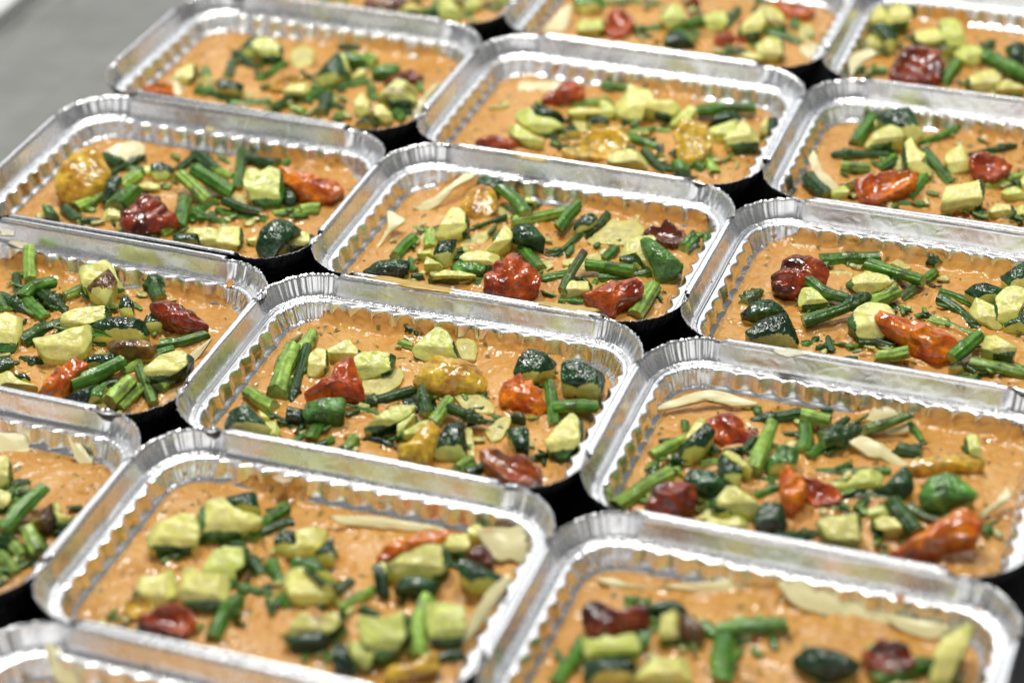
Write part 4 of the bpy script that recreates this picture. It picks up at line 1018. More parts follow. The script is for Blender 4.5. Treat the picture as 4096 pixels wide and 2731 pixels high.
zucchini_piece|z|f|-|0 1|161.9 238.7 34.5 162.7 248.5 38.6 168.4 253.2 39.8 175.0 255.3 39.8 177.6 253.2 38.5 171.7 249.1 37.6 181.3 237.5 31.4 182.7 235.1 30.2 175.9 238.0 32.4 168.8 243.8 35.8 163.7 239.3 34.5|pale zucchini flesh piece, third row middle tray
zucchini_piece|z|g|h|0 1|173.0 242.0 43.4 174.9 245.3 44.7 179.6 244.7 43.7 190.0 240.6 40.0 197.6 236.9 37.0 198.4 234.5 35.6 195.8 230.4 33.9 186.9 225.7 32.9 183.1 231.8 36.6|green-skinned zucchini piece, third row middle tray
roasted_tomato|t|b|-|0 1|166.2 268.5 33.6 167.9 273.5 35.6 173.8 273.9 34.9 176.2 279.1 36.8 181.1 278.3 35.9 186.6 275.6 34.0 190.1 270.7 31.5 186.1 266.5 30.2 178.4 265.6 30.8 172.7 266.8 32.1|roasted brown tomato, third row middle tray
asparagus_tip|a|6.5|t|0 1|190.9 263.9 28.9 193.4 277.4 29.7 197.0 283.1 30.0|green asparagus tip, third row middle tray
asparagus_tip|a|2.9|t|0 1|199.4 277.2 27.9 199.9 291.4 28.9|short thin green asparagus tip, third row middle tray
asparagus_stalk|a|6.4|-|0 1|103.8 236.8 30.3 120.4 220.4 28.9|green asparagus stalk at very centre, third row middle tray
zucchini_piece|z|f|l|0 1|120.0 219.5 27.8 119.1 227.8 28.7 122.0 230.9 28.9 126.7 227.0 28.3 121.9 218.0 27.6|small pale sunken zucchini flesh piece at very centre, third row middle tray
asparagus_stalk|a|5.2|-|0 1|119.8 207.2 28.5 136.1 219.1 28.8|green asparagus stalk at front right, third row middle tray
asparagus_stalk|a|4.9|ph|0 1|142.1 196.5 32.5 141.9 210.4 35.8 144.1 228.9 39.9|thin purple-flecked asparagus stalk, third row middle tray
zucchini_piece|z|f|l|0 1|130.8 230.4 27.8 129.5 234.3 28.3 135.4 238.3 28.5 137.5 240.1 28.6 145.8 247.1 29.0 149.5 243.9 28.5 147.5 240.0 28.2 141.7 231.7 27.6|pale sunken zucchini flesh piece at middle right, third row middle tray
asparagus_stalk|a|5.3|-|0 1|151.5 242.1 28.5 153.5 254.2 29.2|short green asparagus piece, third row middle tray
zucchini_piece|z|f|l|0 1|131.4 225.0 28.2 136.7 230.9 28.6 144.5 231.3 28.3 146.8 224.5 27.6 134.2 222.7 27.9|small pale sunken zucchini flesh piece wide and flat, third row middle tray
asparagus_stalk|a|6.1|h|0 1|146.3 224.3 34.2 159.3 226.7 33.7 173.3 227.7 32.8|green asparagus stalk at middle far right, left of two, third row middle tray
zucchini_piece|z|s|-|0 1|162.4 235.3 33.7 163.9 238.7 34.9 169.8 240.5 34.9 175.1 236.4 32.4 174.7 233.4 31.2 166.9 235.3 33.1|small dark-skinned zucchini piece left of the brown tomato, third row middle tray
asparagus_stalk|a|5.5|-|0 1|154.4 221.6 28.5 167.4 225.7 28.5 180.0 235.2 28.9|green asparagus stalk at middle far right, right of two, third row middle tray
zucchini_piece|z|f|e|0 1|141.2 197.1 31.2 144.1 205.9 34.5 152.5 208.0 34.1 155.9 205.6 32.5 150.6 198.1 30.2 143.6 195.8 30.3|small green-rimmed pale zucchini piece wide and flat, third row middle tray
asparagus_stalk|a|3.4|-|0 1|153.8 211.4 27.9 154.2 218.2 28.4|short thin green asparagus piece at middle right, third row middle tray
roasted_tomato|t|r|h|0 1|157.7 188.9 38.5 163.9 193.5 39.8 166.6 198.9 42.1 174.3 200.8 41.7 179.9 205.2 43.0 185.1 202.9 41.0 186.0 198.0 38.4 180.8 192.5 36.4 176.0 189.6 35.8 176.7 185.4 33.5 173.7 183.1 32.9 162.2 187.1 36.9|roasted red tomato at front far right, third row middle tray
asparagus_stalk|a|7.9|l|0 1|186.2 189.3 29.3 186.8 203.4 30.3 187.7 218.9 31.3|pale green asparagus stalk pointing backward, third row middle tray
asparagus_stalk|a|4.0|-|0 1|140.9 192.2 28.3 161.8 195.6 28.1|thin green asparagus stalk, third row middle tray
asparagus_stalk|a|5.9|l|1 0|233.2 70.2 28.7 246.1 88.9 29.7|pale green asparagus stalk left of a red tomato, second row right tray
asparagus_stalk|a|3.6|-|1 0|243.5 95.2 27.9 240.3 103.7 28.6|short thin green asparagus piece left of a red tomato, second row right tray
zucchini_piece|z|s|h|1 0|247.0 70.3 34.8 249.2 78.1 38.5 255.1 87.1 42.2 261.1 84.4 39.9 258.1 76.9 36.6 252.3 68.0 32.9|dark-skinned zucchini piece left of a red tomato, second row right tray
zucchini_piece|z|f|h|1 0|245.0 74.7 32.9 247.4 82.0 36.3 249.9 91.2 40.6 253.1 91.6 40.3 254.9 90.1 39.3 249.2 82.5 36.3|small pale zucchini flesh piece left of a red tomato, second row right tray
roasted_tomato|t|r|-|1 0|253.3 98.1 35.2 256.8 102.0 36.5 262.8 106.3 37.6 269.2 105.0 36.3 272.5 100.3 33.9 277.0 101.0 33.7 279.2 96.7 31.6 274.0 93.0 30.6 266.3 90.0 30.2 260.0 90.9 31.3 258.3 94.6 33.1|roasted red tomato at back far left, second row right tray
asparagus_stalk|a|6.5|d|1 0|254.8 88.4 29.5 264.3 81.1 28.9|short dark green asparagus piece lying slantwise, second row right tray
zucchini_piece|z|s|-|1 0|266.4 82.5 32.3 273.9 86.1 33.0 276.3 84.7 32.1 273.8 81.9 31.2 268.8 81.1 31.4|small dark-skinned zucchini piece in front of a red tomato, second row right tray
zucchini_piece|z|f|h|1 0|268.9 71.3 38.2 271.6 73.1 38.7 277.7 72.0 37.4 285.2 68.5 34.5 284.9 65.3 32.9 279.7 67.5 34.8 272.5 69.9 36.9|small pale zucchini flesh piece in front of a red tomato, second row right tray
zucchini_piece|z|s|h|1 0|269.3 64.0 39.5 270.1 66.8 40.9 281.2 63.1 37.4 281.5 54.4 32.9 271.1 56.9 35.7|small dark-skinned zucchini piece tall and narrow, second row right tray
asparagus_stalk|a|4.7|l|1 0|258.6 71.1 28.3 265.9 75.4 28.4|short thin pale green asparagus piece, second row right tray
asparagus_stalk|a|6.4|d|1 0|245.7 70.3 29.1 250.8 68.9 28.9|short dark green asparagus piece left of a red tomato, second row right tray
asparagus_stalk|a|5.2|l|1 0|248.3 59.7 28.5 250.7 62.5 28.6|short pale green asparagus piece behind the dark red tomato, second row right tray
asparagus_stalk|a|6.9|l|1 0|229.3 25.2 29.0 237.8 43.2 30.0 247.1 57.2 30.8|pale green asparagus stalk left of the dark red tomato, second row right tray
zucchini_piece|z|s|l|1 0|234.5 55.4 27.6 236.1 60.8 28.1 242.4 61.8 28.0 241.1 57.5 27.6|small dark-skinned sunken zucchini piece behind the dark red tomato, second row right tray
zucchini_piece|z|s|-|1 0|255.9 49.6 35.1 257.5 54.8 37.1 264.6 57.0 37.2 271.5 55.7 35.8 278.5 53.8 34.2 276.4 47.7 31.8 272.0 45.1 31.2 264.1 46.0 32.6|dark-skinned zucchini piece right of the dark red tomato, second row right tray
roasted_tomato|t|B|h|1 0|245.8 21.9 34.1 245.4 29.3 37.9 250.0 37.0 41.1 258.2 39.5 41.2 263.9 37.6 39.3 266.2 32.1 36.1 261.2 25.5 33.6 253.5 21.9 32.9|roasted dark red tomato, second row right tray
zucchini_piece|z|f|wh|1 0|273.7 32.8 35.1 277.5 38.9 37.7 278.9 43.0 39.6 282.4 44.0 39.7 290.5 42.1 37.6 296.7 38.4 34.9 293.6 33.8 32.9 283.5 33.9 34.3|green-rimmed pale zucchini piece left of a orange tomato, second row right tray
zucchini_piece|z|s|-|1 0|273.7 32.7 32.8 282.8 36.2 33.2 286.0 33.9 31.8 280.6 30.9 31.2|small dark-skinned zucchini piece right of the dark red tomato, second row right tray
zucchini_piece|z|f|-|1 0|268.0 24.3 30.7 271.5 29.4 32.5 275.0 30.4 32.5 275.5 26.6 30.8 271.2 24.0 30.2|small pale zucchini flesh piece right of the dark red tomato, second row right tray
zucchini_piece|z|f|-|1 0|274.0 23.3 31.3 275.9 27.2 32.8 282.3 27.2 32.0 286.8 31.2 33.2 292.9 29.7 31.9 292.7 25.8 30.2 281.0 22.9 30.3|small pale zucchini flesh piece wide and flat, second row right tray
zucchini_piece|z|s|-|1 0|296.8 37.7 36.2 298.6 40.2 37.1 306.9 42.0 37.0 312.3 31.7 32.0 301.1 27.1 31.2 296.6 29.7 32.8|dark-skinned zucchini piece in front of a orange tomato, second row right tray
asparagus_stalk|a|7.1|lh|1 0|285.6 69.5 33.2 286.3 85.5 37.0 286.7 100.7 40.6|pale green asparagus stalk pointing backward, second row right tray
asparagus_stalk|a|5.9|d|1 0|275.3 86.0 28.7 277.6 99.2 29.5|short dark green asparagus piece pointing backward, second row right tray
asparagus_stalk|a|3.5|-|1 0|287.8 66.7 27.9 298.8 71.1 28.0|short thin green asparagus piece at middle left, right of two, second row right tray
asparagus_stalk|a|4.0|-|1 0|289.4 53.9 28.1 294.9 59.6 28.4 300.6 64.4 28.6|short thin green asparagus piece at middle left, left of two, second row right tray
zucchini_piece|z|s|l|1 0|263.1 127.5 27.9 267.8 130.0 28.0 271.7 128.1 27.7 269.5 126.4 27.6|small dark-skinned sunken zucchini piece behind a red tomato, second row right tray
zucchini_piece|z|g|-|1 0|290.8 72.1 30.2 290.0 79.4 33.4 293.4 87.8 36.7 302.5 89.0 36.3 303.1 81.0 32.7 298.4 74.8 30.6|green-skinned zucchini piece behind a orange tomato, second row right tray
asparagus_tip|a|5.7|dt|1 0|293.7 127.8 29.2 282.4 120.0 28.9 270.8 113.7 28.6|dark green asparagus tip right of a red tomato, second row right tray
asparagus_stalk|a|6.3|lh|1 0|296.0 120.7 33.7 311.2 120.8 32.9|short pale green asparagus piece right of a red tomato, second row right tray
asparagus_stalk|a|3.0|d|1 0|303.2 135.1 28.0 309.0 135.8 27.9|short thin dark green asparagus piece lying crosswise, second row right tray
asparagus_stalk|a|7.1|-|1 0|304.0 95.5 29.1 299.4 115.9 30.5|green asparagus stalk, second row right tray
asparagus_stalk|a|5.3|-|1 0|307.3 92.9 28.5 311.7 103.5 29.1 313.3 110.2 29.6|short green asparagus piece behind a red tomato, second row right tray
asparagus_tip|a|7.7|dth|1 0|311.0 102.9 33.4 319.9 108.8 34.4 328.4 116.3 35.8|dark green asparagus tip at back centre, second row right tray
asparagus_stalk|a|3.6|d|1 0|313.1 121.8 27.9 317.9 131.8 28.6|short thin dark green asparagus piece lying slantwise, second row right tray
asparagus_stalk|a|2.9|-|1 0|316.0 102.1 27.9 328.5 109.1 28.2|short thin green asparagus piece behind a red tomato, second row right tray
asparagus_stalk|a|4.8|ph|1 0|328.6 119.0 32.4 338.5 126.1 33.7 348.8 135.0 35.4|thin purple-flecked asparagus stalk, second row right tray
asparagus_stalk|a|3.5|-|1 0|348.2 136.4 28.9 353.4 130.6 28.4 357.3 124.5 27.9|short thin green asparagus piece behind the golden tomato, second row right tray
asparagus_stalk|a|7.0|d|1 0|347.0 112.5 29.2 359.8 112.4 29.0|short dark green asparagus piece left of the golden tomato, second row right tray
roasted_tomato|t|y|-|1 0|356.0 97.3 30.9 358.5 102.7 33.1 368.9 106.8 34.2 381.3 110.6 35.0 390.5 108.9 33.6 386.5 104.5 32.0 375.6 102.4 31.8 367.3 97.5 30.2 360.6 96.5 30.2|roasted golden tomato, second row right tray
zucchini_piece|z|f|w|1 0|378.1 123.9 34.5 379.8 127.4 35.9 383.2 126.6 35.3 386.0 119.7 32.1 390.0 115.9 30.2 384.1 117.2 31.1 380.8 117.7 31.6|small green-rimmed pale zucchini piece tall and narrow, second row right tray
zucchini_piece|z|g|h|1 0|367.2 69.8 36.1 369.3 78.9 40.8 375.8 82.7 42.2 381.4 82.5 41.7 392.5 77.3 38.1 383.0 70.7 35.3 379.4 65.5 32.9 371.3 65.9 33.8|green-skinned zucchini piece in front of the golden tomato, second row right tray
zucchini_piece|z|s|-|1 0|344.6 72.1 31.5 348.8 77.9 33.7 354.4 88.1 37.8 358.9 85.3 36.2 361.8 78.7 33.1 359.2 74.0 31.2 350.7 73.0 31.4|dark-skinned zucchini piece left of the golden tomato, second row right tray
zucchini_piece|z|f|-|1 0|322.6 71.9 32.7 330.6 72.8 32.4 334.3 80.5 35.5 339.9 83.4 36.2 346.9 80.6 34.4 344.5 75.3 32.3 334.3 68.4 30.2 328.8 67.6 30.3 325.0 69.9 31.6|pale zucchini flesh piece, second row right tray
asparagus_stalk|a|4.6|-|1 0|313.3 81.8 28.3 327.6 86.2 28.4 347.9 94.5 28.7|thin green asparagus stalk, second row right tray
roasted_tomato|t|o|h|1 0|301.6 58.6 41.9 304.3 62.5 43.6 309.0 59.5 41.5 315.4 57.0 39.4 315.2 50.7 36.2 311.6 43.5 32.9 306.7 45.2 34.4 304.0 52.5 38.4|roasted orange tomato left of a red tomato, second row right tray
roasted_tomato|t|r|-|1 0|308.8 65.8 36.2 316.6 67.4 36.1 323.8 66.7 35.1 330.5 62.6 32.7 330.5 58.0 30.7 323.1 55.2 30.2 316.3 54.6 30.6 313.4 60.4 33.4|roasted red tomato right of a orange tomato, second row right tray
asparagus_stalk|a|5.1|d|1 0|330.4 66.6 28.3 342.7 70.4 28.4 353.4 72.8 28.4|dark green asparagus stalk lying crosswise, second row right tray
asparagus_stalk|a|3.7|-|1 0|327.8 56.7 27.9 343.7 60.7 28.0|short thin green asparagus piece right of a red tomato, second row right tray
zucchini_piece|z|f|eh|1 0|326.9 31.4 37.8 329.5 35.2 39.5 343.0 40.1 40.6 346.2 37.3 38.8 346.7 26.1 32.9 336.0 25.0 33.4 330.6 28.9 36.1|green-rimmed pale zucchini piece in front of a red tomato, second row right tray
asparagus_tip|a|5.0|dt|1 0|308.1 28.7 28.5 318.9 30.2 28.4 329.9 35.6 28.6|dark green asparagus tip in front of a orange tomato, second row right tray
zucchini_piece|z|f|-|1 0|345.2 55.8 32.7 353.9 60.8 34.1 357.3 57.1 32.3 352.4 54.5 31.5 348.4 50.8 30.2|small pale zucchini flesh piece right of a red tomato, second row right tray
zucchini_piece|z|f|w|1 0|348.9 45.7 31.8 353.0 51.3 34.0 360.2 52.0 33.7 364.4 47.3 31.3 358.6 43.8 30.2 353.4 44.9 31.1|small green-rimmed pale zucchini piece, second row right tray
asparagus_stalk|a|7.9|dh|1 0|356.4 59.5 37.9 363.9 51.5 35.6 372.3 43.9 33.4|dark green asparagus stalk pointing backward, second row right tray
asparagus_stalk|a|5.6|p|1 0|363.2 67.5 29.2 371.0 63.2 28.8 379.2 61.9 28.6|short purple-flecked asparagus piece, second row right tray
roasted_tomato|t|o|h|1 0|362.4 26.0 33.1 370.2 33.3 36.3 378.3 41.9 40.1 385.5 49.6 43.6 391.3 52.9 44.9 398.8 49.4 42.5 399.8 42.6 38.8 393.8 39.9 37.9 386.8 36.9 36.9 378.1 30.6 34.2 370.6 26.9 32.9|roasted orange tomato at front far right, second row right tray
asparagus_stalk|a|5.0|-|1 0|400.5 58.8 28.4 403.2 63.4 28.7|short green asparagus piece right of a orange tomato, second row right tray
asparagus_stalk|a|2.2|d|1 0|356.6 36.8 28.1 359.5 34.9 27.9|short thin dark green asparagus piece left of a orange tomato, second row right tray
roasted_tomato|t|B|h|1 1|250.0 238.8 37.3 253.3 244.9 40.0 253.9 249.6 42.4 259.7 253.6 43.7 265.9 254.3 43.4 273.3 252.4 41.5 277.0 248.2 38.9 277.1 243.1 36.2 270.2 238.6 34.7 264.0 233.6 32.9 256.9 232.3 33.1 252.3 234.9 35.0|roasted dark red tomato, third row right tray
asparagus_stalk|a|6.9|-|1 1|268.0 275.8 29.0 282.3 282.4 29.3 298.1 288.3 29.4|green asparagus stalk at back left, third row right tray
zucchini_piece|z|f|l|1 1|273.1 265.7 28.6 281.5 270.3 28.9 288.1 269.1 28.6 284.4 258.6 27.6 279.4 258.1 27.7|pale sunken zucchini flesh piece, third row right tray
asparagus_stalk|a|6.8|h|1 1|268.4 243.0 36.0 280.2 236.1 33.7 291.4 236.0 33.1|green asparagus stalk at middle left, third row right tray
zucchini_piece|z|f|s|1 1|267.8 224.2 30.7 267.5 234.5 35.2 272.0 236.4 35.6 281.8 230.2 31.9 282.3 228.2 31.0 273.4 224.4 30.2|green-rimmed pale zucchini piece in front of the dark red tomato, third row right tray
asparagus_stalk|a|2.2|d|1 1|267.3 238.6 29.1 274.7 229.1 28.3 279.7 224.2 27.9|thin dark green asparagus stalk, third row right tray
asparagus_tip|a|6.2|dth|1 1|275.6 205.5 32.9 293.2 220.5 35.6 305.6 235.0 38.5|long dark green asparagus tip, third row right tray
asparagus_tip|a|5.4|tp|1 1|239.0 219.9 28.5 241.4 229.2 29.1 245.3 235.9 29.5|short purple-flecked asparagus tip, third row right tray
zucchini_piece|z|s|-|1 1|241.5 203.7 33.1 246.0 211.9 36.1 253.1 215.7 37.0 259.6 214.5 35.7 263.2 210.7 33.7 258.3 205.9 32.2 252.6 202.1 31.2|dark-skinned zucchini piece wide and flat, third row right tray
zucchini_piece|z|s|h|1 1|249.9 182.4 36.2 257.6 191.7 40.0 267.0 197.5 41.8 272.2 192.1 38.4 278.5 184.6 33.7 270.4 181.1 32.9 255.1 179.2 33.9|dark-skinned zucchini piece at front far left, third row right tray
zucchini_piece|z|f|n|1 1|258.4 182.9 30.8 262.6 185.4 31.5 268.8 185.2 30.7 272.0 184.7 30.2|small green-rimmed pale zucchini piece, third row right tray
asparagus_tip|a|3.0|t|1 1|279.0 190.6 27.9 285.0 193.5 28.0|short thin green asparagus tip lying crosswise, third row right tray
asparagus_tip|a|3.3|td|1 1|286.6 189.6 27.9 295.4 195.4 28.2|short thin dark green asparagus tip at front left, third row right tray
asparagus_tip|a|1.6|t|1 1|292.3 195.9 27.9 293.7 202.5 28.3|short thin green asparagus tip pointing backward, third row right tray
asparagus_stalk|a|2.7|-|1 1|302.8 192.5 27.9 307.2 198.9 28.3|short thin green asparagus piece lying slantwise left of the orange tomato, third row right tray
asparagus_stalk|a|6.4|h|1 1|293.8 269.9 35.6 307.6 268.1 34.5 327.8 265.6 32.9|green asparagus stalk at back centre, third row right tray
zucchini_piece|z|f|w|1 1|287.9 251.0 32.2 291.6 257.2 34.6 296.4 261.0 35.9 305.7 260.9 35.0 311.1 257.8 33.2 306.6 252.7 31.3 301.8 249.2 30.2 295.6 248.5 30.4|green-rimmed pale zucchini piece wide and flat, third row right tray
zucchini_piece|z|f|wh|1 1|300.1 206.7 36.2 301.1 215.6 40.8 306.9 219.4 42.2 315.0 220.9 42.1 319.8 217.6 39.9 322.9 209.7 35.5 317.7 203.8 32.9 307.1 201.6 32.8|green-rimmed pale zucchini piece left of the orange tomato, third row right tray
asparagus_tip|a|5.3|td|1 1|331.4 291.4 28.5 321.7 298.4 29.1|short dark green asparagus tip, third row right tray
asparagus_stalk|a|4.8|-|1 1|326.6 273.0 28.3 331.0 284.6 29.1|short thin green asparagus piece at back centre, third row right tray
asparagus_stalk|a|4.7|p|1 1|323.8 264.0 29.2 318.8 250.4 28.3|short thin purple-flecked asparagus piece, third row right tray
asparagus_stalk|a|4.7|d|1 1|302.5 258.8 28.9 310.1 251.0 28.3|short thin dark green asparagus piece right of the dark red tomato, third row right tray
asparagus_stalk|a|7.3|lh|1 1|304.2 233.3 33.2 311.6 240.0 34.6 317.5 246.4 35.8|short pale green asparagus piece behind the orange tomato, third row right tray
asparagus_stalk|a|4.7|d|1 1|316.8 241.2 28.8 324.5 234.7 28.3|short thin dark green asparagus piece behind the orange tomato, third row right tray
zucchini_piece|z|f|l|1 1|304.9 287.1 28.2 308.1 291.0 28.6 317.1 284.8 27.7 314.0 282.9 27.6|small pale sunken zucchini flesh piece, third row right tray
roasted_tomato|t|o|h|1 1|314.7 208.6 42.4 318.2 211.2 43.4 325.6 210.8 42.5 338.1 209.9 41.0 345.5 208.9 39.8 355.2 207.4 38.1 357.8 203.5 35.8 357.2 199.4 33.7 351.2 196.8 32.9 343.8 195.5 32.9 336.4 198.7 35.2 327.8 202.2 37.9 319.0 204.0 39.6|roasted orange tomato, third row right tray
asparagus_tip|a|4.1|td|1 1|332.0 234.1 28.1 338.1 239.8 28.4|short thin dark green asparagus tip behind the orange tomato, third row right tray
asparagus_stalk|a|5.6|l|1 1|338.5 232.2 29.2 349.0 230.5 29.0 362.5 226.9 28.6|pale green asparagus stalk at middle right, third row right tray
asparagus_stalk|a|6.6|h|1 1|357.6 194.6 33.0 362.7 204.0 35.2 368.1 214.4 37.5|green asparagus stalk right of the orange tomato, third row right tray
asparagus_stalk|a|5.2|-|1 1|336.8 262.5 29.1 345.6 261.2 28.9 356.2 256.4 28.5|green asparagus stalk at back right, third row right tray
asparagus_tip|a|5.1|dt|1 1|339.4 254.6 30.4 352.6 245.8 29.6 361.1 236.7 28.9 369.4 231.5 28.4|dark green asparagus tip, third row right tray
zucchini_piece|z|s|h|1 1|352.2 256.5 36.3 355.6 261.4 38.6 361.9 263.2 39.1 370.2 261.9 37.8 368.0 256.7 35.2 365.1 251.9 32.9 358.4 254.4 34.7|dark-skinned zucchini piece at back right, third row right tray
zucchini_piece|z|f|-|1 1|358.2 241.0 34.2 358.7 248.7 37.6 362.8 247.8 36.9 368.9 245.5 35.5 371.4 239.2 32.6 376.6 236.1 30.9 372.6 233.9 30.2 368.4 235.4 31.1 360.6 237.9 32.7|pale zucchini flesh piece at middle right, third row right tray
zucchini_piece|z|f|h|1 1|368.5 244.4 36.8 369.7 251.1 40.2 373.1 256.0 42.5 377.6 258.2 43.4 383.5 256.6 42.1 383.7 250.8 39.1 381.7 245.1 36.2 383.2 240.9 33.9 376.1 238.1 32.9 370.9 238.6 33.5|pale zucchini flesh piece at back far right, third row right tray
zucchini_piece|z|s|-|1 1|367.5 279.4 34.2 371.4 286.1 36.9 377.8 293.4 39.8 384.6 277.6 32.4 376.4 273.7 31.2|dark-skinned zucchini piece at back far right, third row right tray
zucchini_piece|z|s|-|1 1|376.3 236.6 33.2 382.1 240.5 34.6 385.2 248.7 38.0 389.8 235.5 32.0 380.0 232.5 31.2|small dark-skinned zucchini piece at middle far right, third row right tray
zucchini_piece|z|f|sh|1 1|371.3 207.4 34.8 371.1 213.0 37.7 375.5 215.1 38.5 386.0 211.9 36.1 387.5 210.1 35.0 386.3 205.9 32.9 377.7 205.5 33.3|green-rimmed pale zucchini piece right of the orange tomato, third row right tray
asparagus_stalk|a|6.5|l|1 1|366.8 199.2 29.3 379.2 199.3 29.2 396.8 197.3 28.9|pale green asparagus stalk at front far right, third row right tray
zucchini_piece|z|s|-|1 1|356.9 188.2 31.7 361.7 193.0 33.5 364.7 191.9 32.9 362.9 187.9 31.2 357.6 187.2 31.2|small dark-skinned zucchini piece right of the orange tomato, third row right tray
asparagus_stalk|a|6.6|d|1 1|306.8 201.1 29.2 315.2 203.6 29.2 325.2 201.0 28.9|short dark green asparagus piece at front centre, left of two, third row right tray
asparagus_stalk|a|5.6|d|1 1|317.6 205.4 28.6 331.1 212.3 28.9|short dark green asparagus piece at front centre, right of two, third row right tray
asparagus_stalk|a|6.0|lh|1 1|319.3 184.7 32.8 327.9 187.9 33.2 335.5 193.0 34.1|short pale green asparagus piece left of the orange tomato, third row right tray
asparagus_stalk|a|2.5|-|1 1|303.4 194.6 27.9 307.8 199.7 28.2|short thin green asparagus piece lying crosswise at front left, third row right tray
asparagus_stalk|a|2.5|-|1 1|305.4 191.1 27.9 316.2 194.4 28.0|short thin green asparagus piece at front centre, third row right tray
asparagus_stalk|a|3.0|d|1 1|365.2 196.4 28.2 370.7 193.4 27.9|short thin dark green asparagus piece right of the orange tomato, third row right tray
roasted_tomato|t|y|h|-1 1|-179.9 207.5 37.4 -183.7 222.1 45.0 -180.3 231.1 48.0 -174.8 239.1 50.0 -165.4 237.2 46.4 -157.3 229.4 40.6 -157.0 220.5 36.6 -161.7 211.0 33.7 -169.2 204.3 32.9 -174.2 205.2 34.8|big roasted golden tomato, third row left tray
asparagus_stalk|a|8.0|d|-1 1|-177.7 261.4 30.1 -165.0 257.3 29.4|short dark green asparagus piece right of the golden tomato, third row left tray
asparagus_tip|a|4.3|td|-1 1|-166.1 246.9 28.2 -162.2 257.9 28.7 -155.6 273.4 29.4|thin dark green asparagus tip, third row left tray
zucchini_piece|z|s|-|-1 1|-140.5 253.7 36.1 -135.0 257.0 36.0 -126.8 256.1 33.8 -128.0 248.5 31.2 -133.5 245.2 31.2 -138.1 248.5 33.5|small dark-skinned zucchini piece, third row left tray
zucchini_piece|z|f|-|-1 1|-147.0 254.7 32.8 -143.2 258.2 33.2 -139.8 252.5 30.3 -143.3 250.1 30.2|small pale zucchini flesh piece tall and narrow, third row left tray
asparagus_stalk|a|6.6|-|-1 1|-156.3 251.5 28.9 -142.7 256.2 28.7|short green asparagus piece right of the golden tomato, third row left tray
asparagus_stalk|a|8.5|l|-1 1|-150.9 233.9 29.5 -147.6 245.9 30.1|short pale green asparagus piece right of the golden tomato, third row left tray
zucchini_piece|z|s|h|-1 1|-151.3 210.9 33.9 -153.2 219.8 38.4 -151.2 225.5 40.5 -145.9 227.2 39.7 -146.3 218.1 35.7 -147.6 211.0 32.9|small dark-skinned zucchini piece right of the golden tomato, third row left tray
asparagus_stalk|a|7.1|l|-1 1|-165.5 203.6 29.1 -158.8 220.5 29.8|short pale green asparagus piece in front of the golden tomato, third row left tray
zucchini_piece|z|f|s|-1 1|-140.9 232.3 32.1 -135.5 237.2 32.7 -127.7 238.8 31.6 -127.3 234.6 29.9 -137.3 229.4 30.2|small green-rimmed pale zucchini piece, third row left tray
asparagus_stalk|a|10.4|h|-1 1|-137.6 201.5 34.2 -134.5 218.6 37.4|short thick green asparagus piece, third row left tray
zucchini_piece|z|f|-|-1 1|-142.1 193.0 30.2 -143.6 200.9 33.5 -140.9 204.7 34.3 -133.5 201.9 31.5 -134.3 197.3 30.0|small pale zucchini flesh piece left of the dark red tomato, third row left tray
asparagus_stalk|a|2.0|d|-1 1|-125.8 231.2 27.9 -118.5 237.0 28.0|short thin dark green asparagus piece behind the dark red tomato, third row left tray
roasted_tomato|t|B|h|-1 1|-124.0 185.8 37.4 -125.2 191.5 40.3 -121.7 198.6 42.6 -118.2 204.1 44.1 -111.0 206.5 43.2 -104.7 202.2 39.5 -99.2 201.5 37.7 -96.8 197.9 35.4 -104.0 190.8 34.1 -113.5 182.3 32.9 -119.8 183.0 35.0|roasted dark red tomato, third row left tray
zucchini_piece|z|g|-|-1 1|-180.1 190.5 35.4 -175.8 192.5 35.1 -168.3 188.1 31.6 -166.9 185.3 30.2 -173.8 183.9 31.4|small green-skinned zucchini piece, third row left tray
asparagus_stalk|a|6.4|d|-1 1|-170.8 199.1 29.9 -158.2 190.4 28.9|short dark green asparagus piece at front far left, third row left tray
asparagus_stalk|a|5.7|d|-1 1|-153.7 189.3 28.6 -145.1 192.3 28.5|short dark green asparagus piece lying crosswise, third row left tray
asparagus_stalk|a|3.2|d|-1 1|-134.0 190.5 28.2 -125.7 190.8 27.9|short thin dark green asparagus piece left of the dark red tomato, third row left tray
asparagus_stalk|a|7.1|-|-1 1|-96.6 202.0 29.1 -106.2 227.4 30.9|green asparagus stalk pointing backward, third row left tray
asparagus_stalk|a|7.0|l|-1 1|-104.2 189.9 29.0 -99.5 201.7 29.6|short pale green asparagus piece right of the dark red tomato, third row left tray
asparagus_stalk|a|3.2|d|-1 1|-114.5 190.0 27.9 -110.2 195.3 28.1|short thin dark green asparagus piece at front centre, third row left tray
asparagus_stalk|a|6.3|-|-1 1|-96.3 220.2 28.8 -87.7 233.6 29.3|short green asparagus piece right of the dark red tomato, third row left tray
asparagus_stalk|a|5.3|d|-1 1|-128.4 262.6 28.5 -126.0 279.4 29.4|short dark green asparagus piece at back left, third row left tray
asparagus_stalk|a|7.0|lh|-1 1|-114.8 241.3 39.3 -101.1 234.2 36.0 -89.7 227.3 33.1|pale green asparagus stalk, third row left tray
asparagus_tip|a|6.5|td|-1 1|-105.2 269.0 28.9 -117.7 277.1 29.8 -130.1 283.6 30.6|dark green asparagus tip, third row left tray
asparagus_stalk|a|8.8|h|-1 1|-110.7 249.9 39.6 -97.5 245.4 37.0 -81.0 239.4 33.7|green asparagus stalk lying slantwise, third row left tray
asparagus_stalk|a|5.3|l|-1 1|-106.7 269.3 29.2 -92.8 265.4 28.5|short pale green asparagus piece at back centre, third row left tray
